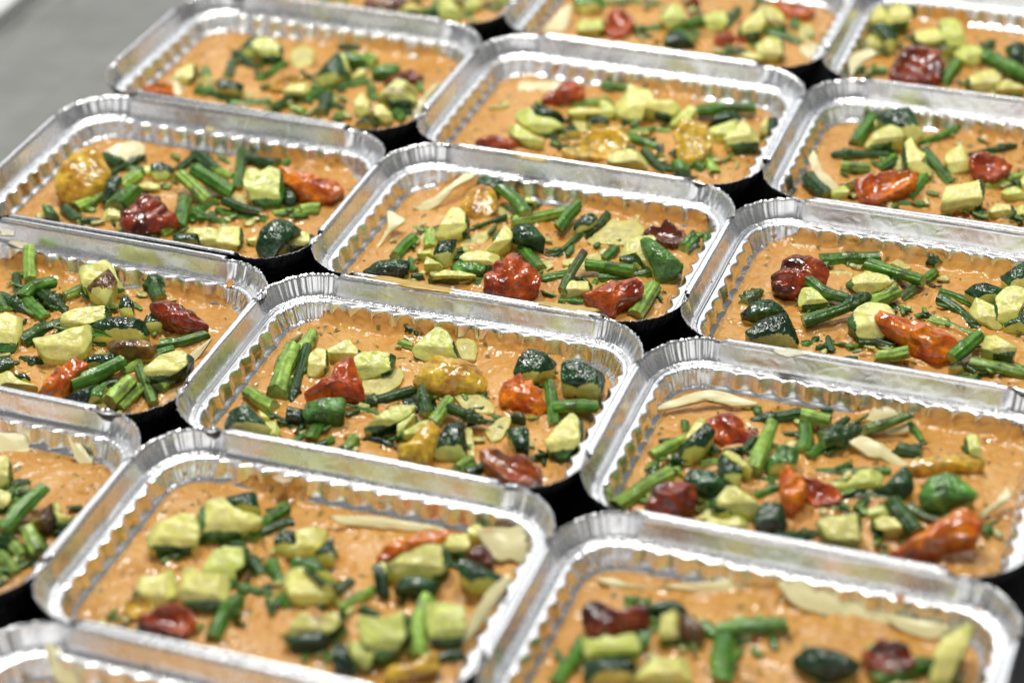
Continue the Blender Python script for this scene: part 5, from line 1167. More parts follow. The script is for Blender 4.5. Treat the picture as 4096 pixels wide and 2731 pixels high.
asparagus_stalk|a|5.3|-|-1 1|-84.2 253.3 28.5 -90.3 270.6 29.8 -99.3 291.0 31.3|long green asparagus stalk, third row left tray
asparagus_stalk|a|7.7|d|-1 1|-96.7 288.4 30.2 -84.5 285.0 29.6 -73.1 286.3 29.3|dark green asparagus stalk at back right, third row left tray
asparagus_stalk|a|3.6|-|-1 1|-72.5 287.7 27.9 -68.2 295.2 28.3|short thin green asparagus piece at back right, third row left tray
zucchini_piece|z|f|h|-1 1|-73.2 243.3 40.8 -73.2 249.7 43.8 -69.1 252.8 44.2 -66.1 251.9 43.0 -62.7 256.8 44.5 -56.6 256.6 42.8 -50.5 249.9 38.2 -48.8 239.3 32.8 -56.5 235.4 32.9 -64.1 234.4 34.3 -68.9 239.4 37.9|pale zucchini flesh piece left of the orange tomato, third row left tray
zucchini_piece|z|s|-|-1 1|-48.3 244.2 33.0 -49.9 251.2 36.1 -43.9 249.7 34.3 -41.2 243.2 31.2 -46.6 241.8 31.8|small dark-skinned zucchini piece left of the orange tomato, third row left tray
roasted_tomato|t|o|h|-1 1|-56.5 258.1 44.1 -54.0 260.2 44.5 -44.2 260.9 42.5 -31.4 262.5 40.2 -22.2 262.7 38.1 -19.0 259.8 35.9 -21.1 253.3 33.4 -28.5 248.6 32.9 -39.0 248.2 35.3 -48.4 251.5 39.0 -54.2 254.1 41.7|roasted orange tomato, third row left tray
zucchini_piece|z|f|l|-1 1|-84.9 243.4 28.7 -79.3 247.6 28.8 -73.3 245.1 28.3 -70.0 239.6 27.6 -76.4 238.5 27.8|small pale sunken zucchini flesh piece, third row left tray
asparagus_stalk|a|6.9|p|-1 1|-98.3 205.2 29.0 -103.1 217.4 29.9 -105.6 229.4 30.7|purple-flecked asparagus stalk, third row left tray
asparagus_stalk|a|5.5|dh|-1 1|-78.0 226.6 35.5 -65.7 224.8 33.6 -55.5 225.9 32.6|dark green asparagus stalk left of the orange tomato, third row left tray
asparagus_stalk|a|5.1|-|-1 1|-83.1 224.3 29.5 -68.4 222.3 28.9 -50.6 224.8 28.4|green asparagus stalk left of the orange tomato, third row left tray
asparagus_stalk|a|5.7|-|-1 1|-95.4 217.2 29.9 -83.0 214.4 29.3 -69.7 210.9 28.6|green asparagus stalk lying crosswise right of the dark red tomato, third row left tray
asparagus_stalk|a|4.6|l|-1 1|-31.3 237.4 28.3 -38.6 238.5 28.6 -50.6 232.2 28.6|thin pale green asparagus stalk, third row left tray
asparagus_stalk|a|8.0|l|-1 1|-35.0 238.2 29.4 -25.2 243.7 29.4|short pale green asparagus piece in front of the orange tomato, third row left tray
zucchini_piece|z|g|l|-1 1|-49.2 210.3 27.6 -49.5 221.0 28.6 -46.5 226.4 29.0 -45.4 222.4 28.5 -47.6 214.1 27.9|small green-skinned sunken zucchini piece, third row left tray
asparagus_stalk|a|4.0|-|-1 1|-39.2 232.4 28.3 -33.6 232.0 28.1|short thin green asparagus piece in front of the orange tomato, third row left tray
zucchini_piece|z|s|h|-1 1|-37.2 184.2 36.9 -38.0 193.9 41.7 -33.9 201.0 44.0 -28.0 204.1 44.0 -18.4 202.6 40.9 -22.5 196.9 39.2 -25.2 187.8 35.6 -26.9 181.1 32.9 -32.8 181.3 34.5|dark-skinned zucchini piece, third row left tray
zucchini_piece|z|f|-|-1 1|-28.2 194.7 31.1 -27.4 203.8 34.5 -21.7 208.9 35.3 -13.2 208.7 33.5 -15.0 202.1 31.3 -22.1 195.7 30.2|pale zucchini flesh piece at front far right, third row left tray
zucchini_piece|z|f|-|-1 1|-50.3 196.6 31.7 -45.5 200.7 32.3 -44.2 196.1 30.2 -48.4 195.2 30.7|small pale zucchini flesh piece at front far right, third row left tray
zucchini_piece|z|f|-|-1 1|-83.4 188.1 35.6 -82.3 191.6 36.6 -74.3 194.2 35.8 -66.5 196.0 34.8 -65.4 184.6 30.2 -72.6 183.1 31.2 -75.9 189.1 34.2|pale zucchini flesh piece right of the dark red tomato, third row left tray
zucchini_piece|z|f|e|-1 1|-64.4 184.3 32.0 -63.5 191.2 34.5 -66.2 196.0 37.0 -55.7 200.3 36.4 -51.6 193.9 33.0 -52.2 189.3 31.3 -57.5 183.4 30.2|green-rimmed pale zucchini piece, third row left tray
zucchini_piece|z|s|-|-1 1|-89.6 184.2 35.3 -74.3 189.9 34.1 -73.8 182.7 31.2 -87.6 179.9 33.2|small dark-skinned zucchini piece wide and flat, third row left tray
asparagus_stalk|a|6.1|lh|-1 0|-147.2 118.4 32.8 -159.1 140.0 39.0|pale green asparagus stalk pointing backward, second row left tray
asparagus_stalk|a|4.5|d|-1 0|-160.6 124.6 29.5 -150.0 109.3 28.2|short thin dark green asparagus piece pointing backward, second row left tray
asparagus_stalk|a|6.7|h|-1 0|-141.6 100.8 33.0 -140.0 109.7 34.6 -131.3 116.8 34.9|green asparagus stalk at back left, right of two, second row left tray
asparagus_tip|a|6.6|dt|-1 0|-153.5 100.2 30.2 -133.3 91.6 28.9|dark green asparagus tip at back left, second row left tray
asparagus_stalk|a|6.6|-|-1 0|-157.5 102.2 30.1 -145.5 89.3 28.9|short green asparagus piece, second row left tray
asparagus_stalk|a|7.3|-|-1 0|-142.3 102.9 30.7 -121.7 90.3 29.1|green asparagus stalk at back left, left of two, second row left tray
asparagus_tip|a|7.4|dt|-1 0|-135.9 111.0 30.8 -112.4 97.8 29.2|dark green asparagus tip at back centre, second row left tray
zucchini_piece|z|f|sh|-1 0|-117.0 121.9 40.1 -115.9 127.0 42.0 -106.5 134.9 42.9 -101.1 132.8 40.4 -96.2 127.8 36.7 -91.0 123.9 33.5 -98.5 117.7 32.9 -105.7 116.3 34.3 -109.6 115.4 35.0|green-rimmed pale zucchini piece at back centre, second row left tray
zucchini_piece|z|b|h|-1 0|-106.8 113.0 38.8 -102.8 121.2 41.3 -100.3 126.9 43.1 -92.9 122.1 38.8 -93.5 108.4 32.9 -99.5 110.1 35.4|brown roasted zucchini piece tall and narrow, second row left tray
asparagus_stalk|a|5.9|l|-1 0|-123.3 113.8 28.7 -116.7 123.3 29.0|short pale green asparagus piece lying crosswise, second row left tray
zucchini_piece|z|s|-|-1 0|-84.6 107.2 34.4 -85.4 112.5 36.6 -83.1 115.0 37.0 -78.2 111.9 34.7 -74.9 104.8 31.2 -80.2 103.4 32.0|small dark-skinned zucchini piece tall and narrow, second row left tray
zucchini_piece|z|f|e|-1 0|-106.0 82.0 30.8 -109.0 90.0 34.6 -102.8 96.6 35.5 -90.6 103.5 35.0 -86.0 99.4 32.4 -93.4 91.4 31.2 -102.8 82.5 30.2|green-rimmed pale zucchini piece wide and flat, second row left tray
zucchini_piece|z|s|h|-1 0|-85.3 80.1 37.8 -80.7 86.6 39.4 -71.3 91.7 39.0 -63.6 93.4 37.6 -56.9 88.6 33.5 -58.7 84.4 32.1 -70.4 78.7 32.9 -78.1 80.8 36.1|dark-skinned zucchini piece, second row left tray
zucchini_piece|z|g|-|-1 0|-88.8 82.4 34.8 -82.1 84.4 34.0 -71.8 82.4 30.7 -78.5 76.7 30.2 -85.1 76.6 31.8|small green-skinned zucchini piece left of the dark red tomato, second row left tray
asparagus_stalk|a|7.9|d|-1 0|-121.9 64.4 29.3 -117.3 78.2 30.0 -109.5 86.5 30.1|dark green asparagus stalk, second row left tray
zucchini_piece|z|f|h|-1 0|-106.7 55.8 40.5 -97.5 61.8 40.4 -90.3 69.5 41.6 -84.1 74.1 41.8 -80.4 68.0 38.1 -80.2 60.4 34.6 -85.7 52.7 32.9 -93.4 49.6 33.8 -99.6 50.5 36.1|pale zucchini flesh piece, second row left tray
zucchini_piece|z|f|-|-1 0|-139.1 67.7 39.7 -133.5 73.6 40.3 -125.5 73.1 38.1 -121.7 65.4 34.3 -121.2 54.4 30.2 -129.6 52.4 31.6|pale zucchini flesh piece tall and narrow, second row left tray
asparagus_tip|a|4.6|dt|-1 0|-83.8 62.1 28.2 -92.2 55.2 28.1 -104.0 49.8 28.3 -116.6 52.1 28.9|thin dark green asparagus tip, second row left tray
zucchini_piece|z|b|h|-1 0|-69.3 66.3 36.7 -67.1 70.7 38.1 -53.3 76.9 36.9 -46.0 77.2 35.0 -47.4 71.1 32.6 -55.3 66.7 32.9 -63.9 63.7 34.0|brown roasted zucchini piece wide and flat, second row left tray
asparagus_stalk|a|5.0|d|-1 0|-86.1 74.2 28.4 -77.1 78.7 28.3|short dark green asparagus piece, second row left tray
zucchini_piece|z|s|-|-1 0|-122.6 40.4 36.0 -114.7 43.1 35.0 -111.9 40.8 33.4 -115.5 36.4 32.7 -117.0 31.1 31.2|small dark-skinned zucchini piece at front centre, left of two, second row left tray
zucchini_piece|z|s|-|-1 0|-105.9 30.7 33.7 -100.9 33.9 33.6 -97.1 32.0 31.9 -97.8 29.4 31.2|small dark-skinned zucchini piece at front centre, right of two, second row left tray
zucchini_piece|z|f|-|-1 0|-112.1 24.2 35.8 -106.5 29.5 36.2 -101.3 27.3 34.1 -90.8 27.7 31.5 -90.7 24.2 30.2 -97.1 22.1 31.1 -109.5 19.1 33.3|pale zucchini flesh piece wide and flat, second row left tray
roasted_tomato|t|o|h|-1 0|-84.6 18.0 35.5 -81.8 25.9 38.1 -80.8 34.0 41.3 -75.9 40.9 42.9 -67.7 40.9 40.5 -69.8 34.9 38.5 -72.5 30.3 37.2 -72.7 20.3 32.9 -81.3 17.9 34.5|roasted orange tomato, second row left tray
zucchini_piece|z|s|-|-1 0|-77.6 54.0 33.7 -74.6 58.0 34.5 -65.0 64.1 34.4 -62.5 60.7 32.5 -71.4 51.3 31.2 -75.8 50.2 31.9|small dark-skinned zucchini piece at middle right, second row left tray
asparagus_stalk|a|7.7|h|-1 0|-73.1 31.9 33.4 -62.2 44.8 34.6 -55.0 57.3 36.2|green asparagus stalk right of the orange tomato, second row left tray
asparagus_stalk|a|4.9|l|-1 0|-56.4 56.2 28.4 -52.3 68.1 28.9|short thin pale green asparagus piece lying slantwise, second row left tray
zucchini_piece|z|s|-|-1 0|-71.0 20.4 33.2 -64.7 27.6 34.3 -57.7 35.2 35.3 -59.2 23.0 31.2 -64.6 20.6 31.7|small dark-skinned zucchini piece at front right, second row left tray
zucchini_piece|z|g|-|-1 0|-59.4 23.1 30.2 -59.8 30.8 33.2 -55.2 38.2 34.8 -53.1 30.3 31.3 -56.7 24.3 30.0|small green-skinned zucchini piece right of the orange tomato, second row left tray
asparagus_stalk|a|7.6|lh|-1 0|-46.0 24.0 33.3 -44.0 33.1 35.0 -41.9 42.4 36.6|pale green asparagus stalk at front far right, left of two, second row left tray
asparagus_stalk|a|7.6|l|-1 0|-41.9 24.7 29.2 -39.6 44.4 30.3|pale green asparagus stalk at front far right, right of two, second row left tray
asparagus_stalk|a|4.9|d|-1 0|-59.4 41.1 28.4 -52.5 47.4 28.5|short thin dark green asparagus piece lying crosswise, second row left tray
asparagus_stalk|a|2.7|l|-1 0|-57.9 22.9 27.9 -43.8 27.8 27.7|short thin pale green asparagus piece lying crosswise, second row left tray
asparagus_tip|a|7.3|td|-1 0|-70.7 127.2 29.1 -88.5 152.1 31.3|dark green asparagus tip pointing backward, second row left tray
asparagus_tip|a|3.7|t|-1 0|-70.8 133.0 28.0 -75.6 146.8 29.0|short thin green asparagus tip, second row left tray
roasted_tomato|t|B|h|-1 0|-61.8 102.7 41.1 -59.4 107.4 42.5 -54.1 109.7 42.1 -45.3 108.5 39.2 -37.0 108.6 36.9 -31.1 105.4 33.9 -33.9 101.4 32.8 -39.4 98.3 32.9 -47.4 99.1 35.4 -53.7 99.2 37.2 -59.0 100.4 39.2|roasted dark red tomato, second row left tray
zucchini_piece|z|s|-|-1 0|-65.1 97.3 33.1 -63.9 103.2 35.0 -61.0 106.0 35.4 -54.3 103.5 32.9 -53.4 101.6 32.0 -59.2 96.0 31.2|small dark-skinned zucchini piece left of the dark red tomato, second row left tray
asparagus_stalk|a|5.6|-|-1 0|-48.9 85.1 28.6 -40.6 91.2 28.7 -30.0 102.7 29.0|green asparagus stalk lying crosswise, second row left tray
asparagus_stalk|a|4.1|-|-1 0|-47.5 75.5 28.1 -40.6 85.5 28.5|short thin green asparagus piece, second row left tray
zucchini_piece|z|f|esh|-1 0|-39.5 53.0 37.4 -35.0 61.1 39.8 -27.5 68.5 41.1 -20.6 68.1 39.0 -18.7 66.8 37.9 -23.2 58.7 35.5 -29.7 49.1 32.9 -36.0 49.7 34.9|green-rimmed pale zucchini piece at middle far right, second row left tray
asparagus_stalk|a|6.9|l|-1 0|-30.9 47.8 29.0 -28.6 57.0 29.5 -23.7 65.1 29.8|short pale green asparagus piece lying slantwise, second row left tray
asparagus_stalk|a|5.2|p|-1 0|-47.8 60.6 30.7 -37.3 48.3 29.6 -26.5 35.3 28.4|purple-flecked asparagus stalk, second row left tray
roasted_tomato|t|r|h|0 2|56.6 405.6 33.2 57.3 409.5 35.0 63.7 418.8 38.5 70.4 423.2 39.5 77.6 422.0 37.6 79.5 416.1 34.3 71.6 411.3 33.3 62.2 407.1 32.9|roasted red tomato, fourth row middle tray
asparagus_stalk|a|6.0|l|0 2|52.3 406.0 28.7 69.9 414.0 28.8 94.8 423.0 28.8|long pale green asparagus stalk, fourth row middle tray
zucchini_piece|z|s|h|0 2|54.8 386.4 37.5 59.3 388.9 38.0 74.2 388.6 35.1 76.7 385.2 32.9 69.5 382.7 33.0 59.4 380.8 33.9|dark-skinned zucchini piece, fourth row middle tray
zucchini_piece|z|f|-|0 2|49.0 376.4 36.6 55.7 384.1 38.8 60.2 378.7 35.8 71.7 380.2 34.7 77.9 377.7 32.6 70.3 369.0 30.2 60.7 369.6 31.9 53.1 372.4 34.3|pale zucchini flesh piece at middle left, fourth row middle tray
zucchini_piece|z|f|-|0 2|49.9 359.2 36.3 54.5 363.1 37.2 63.0 359.8 34.5 72.3 357.7 32.1 73.7 353.6 30.2 65.2 351.5 30.7 54.8 354.8 33.7|pale zucchini flesh piece at front left, fourth row middle tray
roasted_tomato|t|r|-|0 2|35.7 343.3 32.3 38.9 349.0 34.2 44.1 353.1 35.0 52.4 352.2 33.2 62.8 349.0 30.2 50.8 345.5 30.8 39.7 343.2 31.6|small roasted red tomato, fourth row middle tray
zucchini_piece|z|f|s|0 2|75.9 397.1 31.8 80.2 402.3 33.3 100.3 406.5 32.2 101.6 402.3 30.2 92.0 399.2 30.3 79.6 396.0 30.7|green-rimmed pale zucchini piece wide and flat, fourth row middle tray
zucchini_piece|z|s|-|0 2|92.2 388.8 34.2 100.7 393.1 34.7 105.7 390.1 32.8 100.2 384.5 31.2 95.6 384.5 31.9|small dark-skinned zucchini piece behind a cut open yellow tomato, fourth row middle tray
zucchini_piece|z|f|l|0 2|80.1 392.4 29.0 87.2 393.4 28.9 94.5 387.5 28.0 91.1 381.8 27.6 84.5 385.5 28.2|small pale sunken zucchini flesh piece, fourth row middle tray
zucchini_piece|z|s|-|0 2|80.5 370.3 32.5 84.4 378.5 35.4 92.3 372.7 31.8 86.2 369.2 31.2|small dark-skinned zucchini piece, fourth row middle tray
asparagus_stalk|a|4.7|d|0 2|69.6 367.0 28.3 77.9 375.7 28.7|short thin dark green asparagus piece, fourth row middle tray
asparagus_stalk|a|5.8|-|0 2|77.5 361.5 28.8 82.5 360.7 28.6|short green asparagus piece left of a cut open yellow tomato, fourth row middle tray
zucchini_piece|z|f|l|0 2|22.6 394.9 27.6 30.3 405.8 28.4 35.2 403.7 28.0 31.3 397.6 27.5|small pale sunken zucchini flesh piece wide and flat, fourth row middle tray
asparagus_stalk|a|4.8|-|0 2|81.1 443.9 28.8 100.0 443.9 28.3|short thin green asparagus piece, fourth row middle tray
roasted_tomato|t|Y|-|0 2|89.4 348.7 33.2 98.5 357.7 35.6 101.8 366.7 39.0 111.0 372.3 40.0 120.2 370.6 38.0 125.6 365.7 35.1 125.5 359.7 32.6 116.8 351.0 30.2 107.3 348.6 30.6 96.6 345.9 30.9|roasted cut open yellow tomato at front centre, fourth row middle tray
zucchini_piece|z|f|h|0 2|105.5 404.9 37.7 109.4 413.0 41.2 109.0 419.8 44.7 113.7 418.1 43.1 121.6 419.3 42.4 126.1 414.4 39.2 136.3 417.6 39.2 142.0 414.3 36.6 140.2 408.8 34.1 131.4 408.6 35.4 121.6 408.0 36.7 123.3 401.0 32.9 115.8 398.7 32.9 108.8 400.3 34.8|pale zucchini flesh piece at back centre, fourth row middle tray
asparagus_stalk|a|6.7|d|0 2|110.8 399.6 29.2 121.9 399.7 29.0|short dark green asparagus piece, fourth row middle tray
zucchini_piece|z|s|-|0 2|126.9 409.8 34.1 135.9 411.2 33.5 139.6 406.9 31.2 131.3 407.0 32.4|small dark-skinned zucchini piece at back right, fourth row middle tray
zucchini_piece|z|f|-|0 2|92.4 410.6 36.0 98.4 410.4 35.1 104.9 405.0 31.9 100.3 400.8 30.7 96.4 398.2 30.2|small pale zucchini flesh piece right of a red tomato, fourth row middle tray
asparagus_stalk|a|4.6|l|0 2|119.2 387.9 28.3 130.2 395.6 28.6 142.3 398.2 28.5|thin pale green asparagus stalk, fourth row middle tray
asparagus_stalk|a|5.6|-|0 2|119.4 382.0 29.5 130.8 379.0 29.0 141.1 375.8 28.6|green asparagus stalk right of a cut open yellow tomato, fourth row middle tray
zucchini_piece|z|f|-|0 2|140.9 402.6 31.1 143.6 410.8 34.2 147.8 418.2 36.8 152.6 417.6 36.0 151.5 409.8 32.8 145.7 402.0 30.2|small pale zucchini flesh piece, fourth row middle tray
roasted_tomato|t|Y|h|0 2|152.5 373.8 42.6 156.2 382.2 46.3 161.3 384.3 46.7 168.9 381.7 44.2 174.9 376.9 40.9 176.4 370.1 37.2 172.8 363.1 34.1 164.7 358.3 32.9 159.9 359.2 34.1 156.5 366.6 38.4|roasted cut open yellow tomato at middle far right, fourth row middle tray
asparagus_stalk|a|6.8|h|0 2|152.7 419.6 33.1 166.8 427.2 34.0 186.7 433.0 34.0|green asparagus stalk at back far right, fourth row middle tray
zucchini_piece|z|s|-|0 2|164.0 407.0 31.8 166.6 413.8 34.4 170.9 418.8 36.0 177.6 419.7 35.6 181.7 417.5 34.2 174.1 412.0 32.7 167.5 406.7 31.2|small dark-skinned zucchini piece wide and flat at back far right, fourth row middle tray
zucchini_piece|z|f|-|0 2|167.2 397.8 33.9 176.0 405.0 35.9 182.9 409.0 36.8 182.0 404.1 34.8 178.7 395.8 31.7 172.2 390.6 30.2|pale zucchini flesh piece at middle far right, fourth row middle tray
zucchini_piece|z|f|sh|0 2|180.1 384.5 35.9 181.9 388.0 37.5 184.8 393.7 40.0 187.4 398.6 42.2 194.6 395.3 39.4 201.4 389.4 35.5 196.8 383.9 33.3 189.6 381.2 32.9 183.8 381.9 34.1|green-rimmed pale zucchini piece, fourth row middle tray
zucchini_piece|z|f|-|0 2|195.1 410.7 31.6 195.7 416.9 34.2 197.5 420.7 35.6 200.8 409.0 30.2 197.6 408.1 30.2|small pale zucchini flesh piece at back far right, fourth row middle tray
zucchini_piece|z|s|-|0 2|199.1 416.4 37.4 203.6 417.0 37.2 207.2 413.3 35.3 207.4 407.4 32.7 202.4 402.8 31.2|small dark-skinned zucchini piece tall and narrow, fourth row middle tray
zucchini_piece|z|f|h|0 2|120.5 340.0 35.4 123.2 345.6 37.8 131.0 349.8 38.7 137.4 349.5 37.5 142.4 346.3 35.0 144.6 342.8 32.9 132.7 340.8 33.9 123.1 339.0 34.5|pale zucchini flesh piece wide and flat, fourth row middle tray
zucchini_piece|z|s|-|0 2|142.5 367.4 35.1 146.5 369.2 35.4 148.4 365.2 33.4 147.2 359.7 31.2 144.6 362.8 32.9|small dark-skinned zucchini piece at front right, right of two, fourth row middle tray
zucchini_piece|z|s|-|0 2|125.6 366.5 33.5 129.8 365.9 32.6 130.3 362.7 31.2 127.3 363.1 31.8|small dark-skinned zucchini piece at front right, left of two, fourth row middle tray
asparagus_stalk|a|5.5|d|0 2|136.6 364.4 30.1 145.1 355.5 29.3 154.6 347.0 28.6|dark green asparagus stalk, fourth row middle tray
zucchini_piece|z|g|-|0 2|157.0 351.8 35.1 161.5 353.8 35.4 167.4 351.1 33.5 171.6 344.6 30.2 166.0 342.9 30.2 161.1 345.9 32.1|small green-skinned zucchini piece, fourth row middle tray
asparagus_stalk|a|5.5|-|0 2|163.4 362.6 29.2 176.3 357.2 28.6|short green asparagus piece in front of a cut open yellow tomato, fourth row middle tray
asparagus_stalk|a|6.0|l|0 2|172.4 376.1 30.3 183.0 355.5 28.7|pale green asparagus stalk, fourth row middle tray
zucchini_piece|z|s|h|1 2|263.3 432.0 40.2 267.3 436.1 42.0 275.1 439.6 43.0 279.6 441.8 43.8 284.8 435.7 40.1 292.2 427.5 35.0 288.1 422.6 32.9 277.5 424.6 35.0 268.5 428.6 38.0|dark-skinned zucchini piece, fourth row right tray
zucchini_piece|z|f|-|1 2|259.4 438.3 32.4 262.2 441.6 33.6 265.7 436.5 31.1 261.3 433.7 30.2|small pale zucchini flesh piece tall and narrow, fourth row right tray
asparagus_stalk|a|7.3|-|1 2|254.2 414.9 29.1 255.5 430.4 30.2 257.6 446.4 31.2|green asparagus stalk at back far left, fourth row right tray
zucchini_piece|z|f|sh|1 2|262.3 406.8 33.8 266.1 417.0 38.7 272.9 421.4 40.3 278.9 420.2 39.1 282.4 414.9 36.0 278.8 412.5 35.1 274.5 412.2 35.4 271.6 406.9 32.9 264.8 405.5 32.9|green-rimmed pale zucchini piece at back far left, fourth row right tray
asparagus_tip|a|5.2|td|1 2|277.3 407.9 28.5 260.5 403.6 28.4 243.2 397.9 28.3|dark green asparagus tip, fourth row right tray
asparagus_stalk|a|6.4|l|1 2|252.9 384.5 28.9 270.0 386.9 28.9|short pale green asparagus piece, fourth row right tray
asparagus_stalk|a|5.8|-|1 2|274.9 387.3 28.7 278.8 395.0 29.1 281.0 403.7 29.7|short green asparagus piece, fourth row right tray
zucchini_piece|z|f|l|1 2|278.2 397.7 28.4 281.6 407.5 29.4 293.9 397.2 28.1 286.1 391.2 27.6|pale sunken zucchini flesh piece, fourth row right tray
asparagus_stalk|a|5.2|-|1 2|289.2 425.3 28.5 299.9 435.2 29.0 309.9 449.1 29.9|green asparagus stalk lying crosswise, fourth row right tray
zucchini_piece|z|f|wh|1 2|288.7 389.3 37.7 286.7 397.1 42.0 289.6 402.3 44.5 294.5 396.7 41.1 300.1 394.3 39.3 298.0 388.6 36.5 305.3 387.4 35.2 307.0 383.3 32.9 296.6 383.0 33.7 291.7 385.6 35.5|green-rimmed pale zucchini piece tall and narrow, fourth row right tray
asparagus_stalk|a|6.4|-|1 2|297.6 412.0 31.2 305.9 402.4 30.5 319.4 381.5 28.9|green asparagus stalk left of a red tomato, fourth row right tray
zucchini_piece|z|f|-|1 2|310.8 404.5 35.7 317.8 413.5 39.2 325.9 402.4 33.7 326.0 399.2 32.3 317.6 393.1 30.2 312.7 399.2 33.2|pale zucchini flesh piece, fourth row right tray
asparagus_tip|a|3.9|td|1 2|322.7 421.1 28.0 334.8 431.3 28.6 348.3 441.3 29.2|thin dark green asparagus tip, fourth row right tray
roasted_tomato|t|r|h|1 2|327.7 395.4 37.7 329.2 401.0 40.5 334.8 403.4 41.3 344.1 402.1 40.0 350.8 399.9 38.3 349.3 394.4 35.5 343.4 390.1 33.7 342.5 388.4 32.9 333.8 390.1 34.5|roasted red tomato, fourth row right tray
roasted_tomato|t|o|h|1 2|270.9 354.3 38.6 274.5 358.9 40.7 286.6 363.4 41.8 301.4 367.9 42.6 301.1 360.5 38.8 293.0 351.8 35.1 282.8 345.6 32.9 276.3 344.0 32.7 272.5 348.1 35.2|roasted orange tomato, fourth row right tray
zucchini_piece|z|s|-|1 2|260.7 357.3 32.2 268.5 365.0 34.8 269.1 360.3 32.7 262.6 355.4 31.2|small dark-skinned zucchini piece, fourth row right tray
zucchini_piece|z|f|-|1 2|255.7 349.4 31.7 261.4 354.1 33.3 265.5 352.0 32.0 264.5 347.7 30.2 258.0 346.0 30.1|small pale zucchini flesh piece left of the orange tomato, fourth row right tray
asparagus_stalk|a|8.3|d|1 2|238.5 362.0 30.7 253.6 347.2 29.4|dark green asparagus stalk, fourth row right tray
asparagus_stalk|a|7.0|-|1 2|298.6 359.0 29.0 301.4 371.3 29.8 304.1 387.6 30.9|green asparagus stalk right of the orange tomato, fourth row right tray
asparagus_stalk|a|4.4|-|1 2|295.3 352.4 28.2 309.7 355.4 28.2|short thin green asparagus piece, fourth row right tray
zucchini_piece|z|f|eh|1 2|319.6 353.9 37.7 320.4 359.1 40.4 331.0 363.0 41.6 338.9 367.1 43.1 341.8 363.4 40.9 341.0 352.4 35.2 330.9 349.3 34.4 321.8 345.0 32.9|green-rimmed pale zucchini piece behind a red tomato, fourth row right tray
roasted_tomato|t|r|-|1 2|323.8 348.9 31.1 327.6 352.9 32.6 333.9 352.1 31.8 336.1 348.7 30.2 328.8 347.8 30.3|small roasted red tomato, fourth row right tray
asparagus_stalk|a|4.4|l|1 2|339.2 385.9 28.2 347.1 394.6 28.7 358.3 405.6 29.4|thin pale green asparagus stalk, fourth row right tray
asparagus_stalk|a|6.8|d|1 2|336.9 354.9 29.2 345.5 352.5 29.0|short dark green asparagus piece, fourth row right tray
zucchini_piece|z|f|-|1 2|346.4 353.6 31.6 349.3 358.9 33.8 357.8 360.1 33.8 360.4 354.5 31.2 353.0 351.2 30.2|small pale zucchini flesh piece wide and flat, fourth row right tray
zucchini_piece|z|f|-|1 2|349.5 377.0 31.7 355.1 382.2 33.7 362.5 380.0 32.2 363.5 375.5 30.2 353.4 374.7 30.5|small pale zucchini flesh piece in front of a red tomato, fourth row right tray
zucchini_piece|z|f|-|1 2|361.1 360.6 32.6 365.3 363.8 33.8 368.9 356.1 30.2 362.9 355.5 30.3|small pale zucchini flesh piece right of a red tomato, fourth row right tray
zucchini_piece|z|f|w|1 2|357.0 391.4 32.1 359.4 396.8 34.3 363.5 392.9 32.4 361.4 387.7 30.2|small green-rimmed pale zucchini piece, fourth row right tray
asparagus_stalk|a|4.3|d|1 2|353.4 353.4 28.3 366.1 353.4 28.2|short thin dark green asparagus piece, fourth row right tray
zucchini_piece|z|s|-|-1 2|-158.9 412.3 33.9 -157.6 420.7 37.0 -153.5 426.7 38.5 -149.6 424.7 36.8 -146.9 415.7 32.8 -149.5 410.3 31.2 -154.7 411.1 32.6|dark-skinned zucchini piece, fourth row left tray
asparagus_tip|a|5.7|td|-1 2|-136.9 396.3 28.6 -151.0 405.3 29.6 -166.8 416.4 30.8|dark green asparagus tip, fourth row left tray
zucchini_piece|z|f|h|-1 2|-148.8 413.2 39.9 -146.3 418.8 41.9 -138.6 420.6 40.9 -129.8 418.3 37.6 -128.6 412.3 34.5 -133.3 406.5 32.9 -141.3 408.4 35.8|pale zucchini flesh piece behind the golden tomato, fourth row left tray
asparagus_stalk|a|6.2|d|-1 2|-152.9 381.0 28.8 -160.0 403.7 30.4|dark green asparagus stalk at middle left, fourth row left tray
zucchini_piece|z|s|h|-1 2|-147.8 357.5 36.8 -147.6 362.7 39.1 -140.0 364.0 37.8 -133.1 364.4 36.2 -132.6 357.6 32.9 -140.0 355.8 33.9|small dark-skinned zucchini piece left of the golden tomato, fourth row left tray
asparagus_stalk|a|5.6|-|-1 2|-133.8 384.6 28.6 -130.0 396.0 29.2 -125.3 411.1 30.0|green asparagus stalk lying slantwise, fourth row left tray
zucchini_piece|z|f|-|-1 2|-184.3 363.3 31.6 -182.4 373.9 35.3 -178.2 379.3 36.4 -173.4 379.2 35.3 -172.7 372.4 32.5 -175.4 364.9 30.2 -179.2 362.7 30.2|pale zucchini flesh piece right of the orange tomato, fourth row left tray
zucchini_piece|z|g|-|-1 2|-168.2 374.3 32.3 -170.3 380.4 35.2 -167.8 382.9 35.6 -163.1 379.2 33.1 -161.0 373.0 30.3 -164.8 370.7 30.2|small green-skinned zucchini piece, fourth row left tray
roasted_tomato|t|o|-|-1 2|-195.1 346.7 33.2 -194.2 349.9 34.2 -187.5 353.5 34.1 -180.5 355.1 33.1 -176.8 349.7 30.2 -185.8 347.2 31.3|small roasted orange tomato, fourth row left tray
asparagus_stalk|a|6.1|-|-1 2|-165.0 360.1 29.9 -154.3 359.2 29.5 -140.2 355.1 28.7|green asparagus stalk right of the orange tomato, fourth row left tray
asparagus_stalk|a|4.5|-|-1 2|-135.5 351.4 28.2 -123.0 356.6 28.1 -113.9 362.9 28.2|thin green asparagus stalk, fourth row left tray
